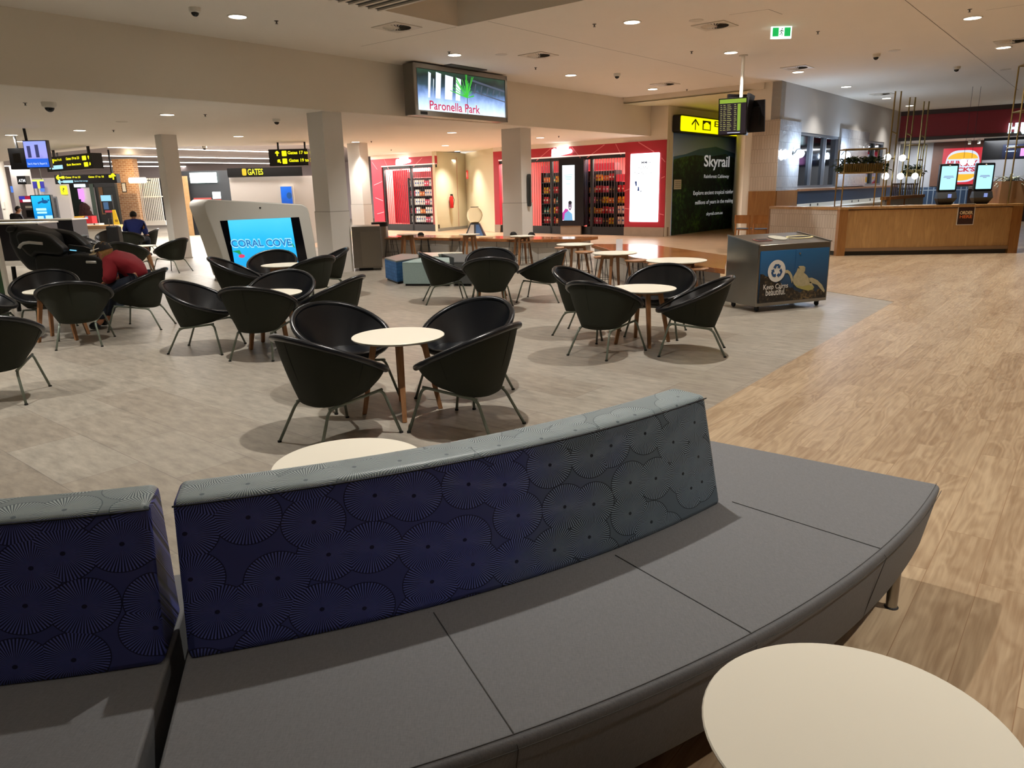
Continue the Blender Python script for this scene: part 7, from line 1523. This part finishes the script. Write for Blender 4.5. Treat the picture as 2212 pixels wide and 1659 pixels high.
hp(mb).build('white_sunglasses', mat('white plastic', 'e8e6e2', .3), t, smooth='all')
# the person in blue sits with the back to us, further away
D = 20.75; b0_ = X(291, 500, D)
def jb(px, py, dy): p = X(px, py, D); return Vector((dy, -(p.x-b0_.x), p.z))
J = {'pelvis': jb(291, 515, 0), 'waist': jb(291, 502, 0), 'chest': jb(290, 486, .05), 'neck0': jb(286, 475, .1), 'neck': jb(285, 472.5, .12), 'jaw': jb(283, 469.5, .17), 'head': jb(281.5, 466, .18), 'crown': jb(281, 461, .18), 'face': Vector((1, 0, -.3)),
     'shoulderL': jb(271, 482, .06), 'elbowL': jb(266, 502, .1), 'wristL': jb(272, 508, .32), 'palmL': jb(273, 508, .4), 'shoulderR': jb(306, 484, .06), 'elbowR': jb(311, 503, .1), 'wristR': jb(304, 509, .32), 'palmR': jb(303, 509, .4),
     'hipL': jb(284, 516, .02), 'kneeL': jb(281, 514, .48), 'ankleL': jb(281, 540, .5), 'toeL': jb(281, 543, .66), 'hipR': jb(298, 516, .02), 'kneeR': jb(301, 514, .48), 'ankleR': jb(301, 540, .5), 'toeR': jb(301, 543, .66)}
for k in ('kneeL', 'kneeR'): J[k].z = .52
for k in ('ankleL', 'ankleR'): J[k].z = .1
for k in ('toeL', 'toeR'): J[k].z = .045
t, hp = person('person in a royal blue T-shirt seen from behind, seated near the brick pillar', (b0_.x, D, 0), pi/2, J, {'shirt': mat('royal blue cotton', '0e2068', .8), 'trousers': m_jean, 'sleeve': .3}, {'low': 2.0, 'front': 1.3, 'mess': .3}, mat('short dark hair', '1c1712', .8), m_blk, m_skin2)
# a worker half hidden behind the far counter
D = 25.5; b0_ = X(35, 480, D)
J = {'pelvis': jb(35, 492, 0), 'waist': jb(35, 483, 0), 'chest': jb(34, 470, .03), 'neck0': jb(35, 462, .05), 'neck': jb(35, 460, .06), 'jaw': jb(36, 456.5, .1), 'head': jb(36, 453, .1), 'crown': jb(35, 449, .1), 'face': Vector((.3, -1, 0)),
     'shoulderL': jb(26, 467, 0), 'elbowL': jb(24, 480, .1), 'wristL': jb(27, 484, .3), 'palmL': jb(28, 484, .38), 'shoulderR': jb(43, 468, 0), 'elbowR': jb(45, 480, .1), 'wristR': jb(42, 484, .3), 'palmR': jb(41, 484, .38),
     'hipL': jb(31, 493, .0), 'kneeL': jb(31, 505, .4), 'ankleL': jb(31, 530, .4), 'toeL': jb(31, 535, .55), 'hipR': jb(39, 493, 0), 'kneeR': jb(39, 505, .4), 'ankleR': jb(39, 530, .4), 'toeR': jb(39, 535, .55)}
for k in ('ankleL', 'ankleR'): J[k].z = .1
for k in ('toeL', 'toeR'): J[k].z = .045
person('person with tied dark hair in dark clothes behind the far left counter', (b0_.x, D, 0), pi/2, J, {'shirt': mat('charcoal cotton', '2c2a30', .8), 'trousers': m_jean, 'sleeve': .8}, {'low': 2.1, 'front': 1.2, 'mess': .3}, mat('short dark hair', '1c1712', .8), m_blk, m_skin2)
x0, x1, z0, z1 = Rr(-10, 456, 26, 470, 26.5)
t = thing('desk_equipment', 'beige machine on the counter at the left edge beside the seated worker', 'machine', (x0, 24.0, X(10, 474, 23.5).z)); MB().bx(0, .5, 0, .4, 0, .2).bx(.05, .3, .05, .2, .2, .32).build('body', mat('beige plastic', 'c8bea8', .5), t)
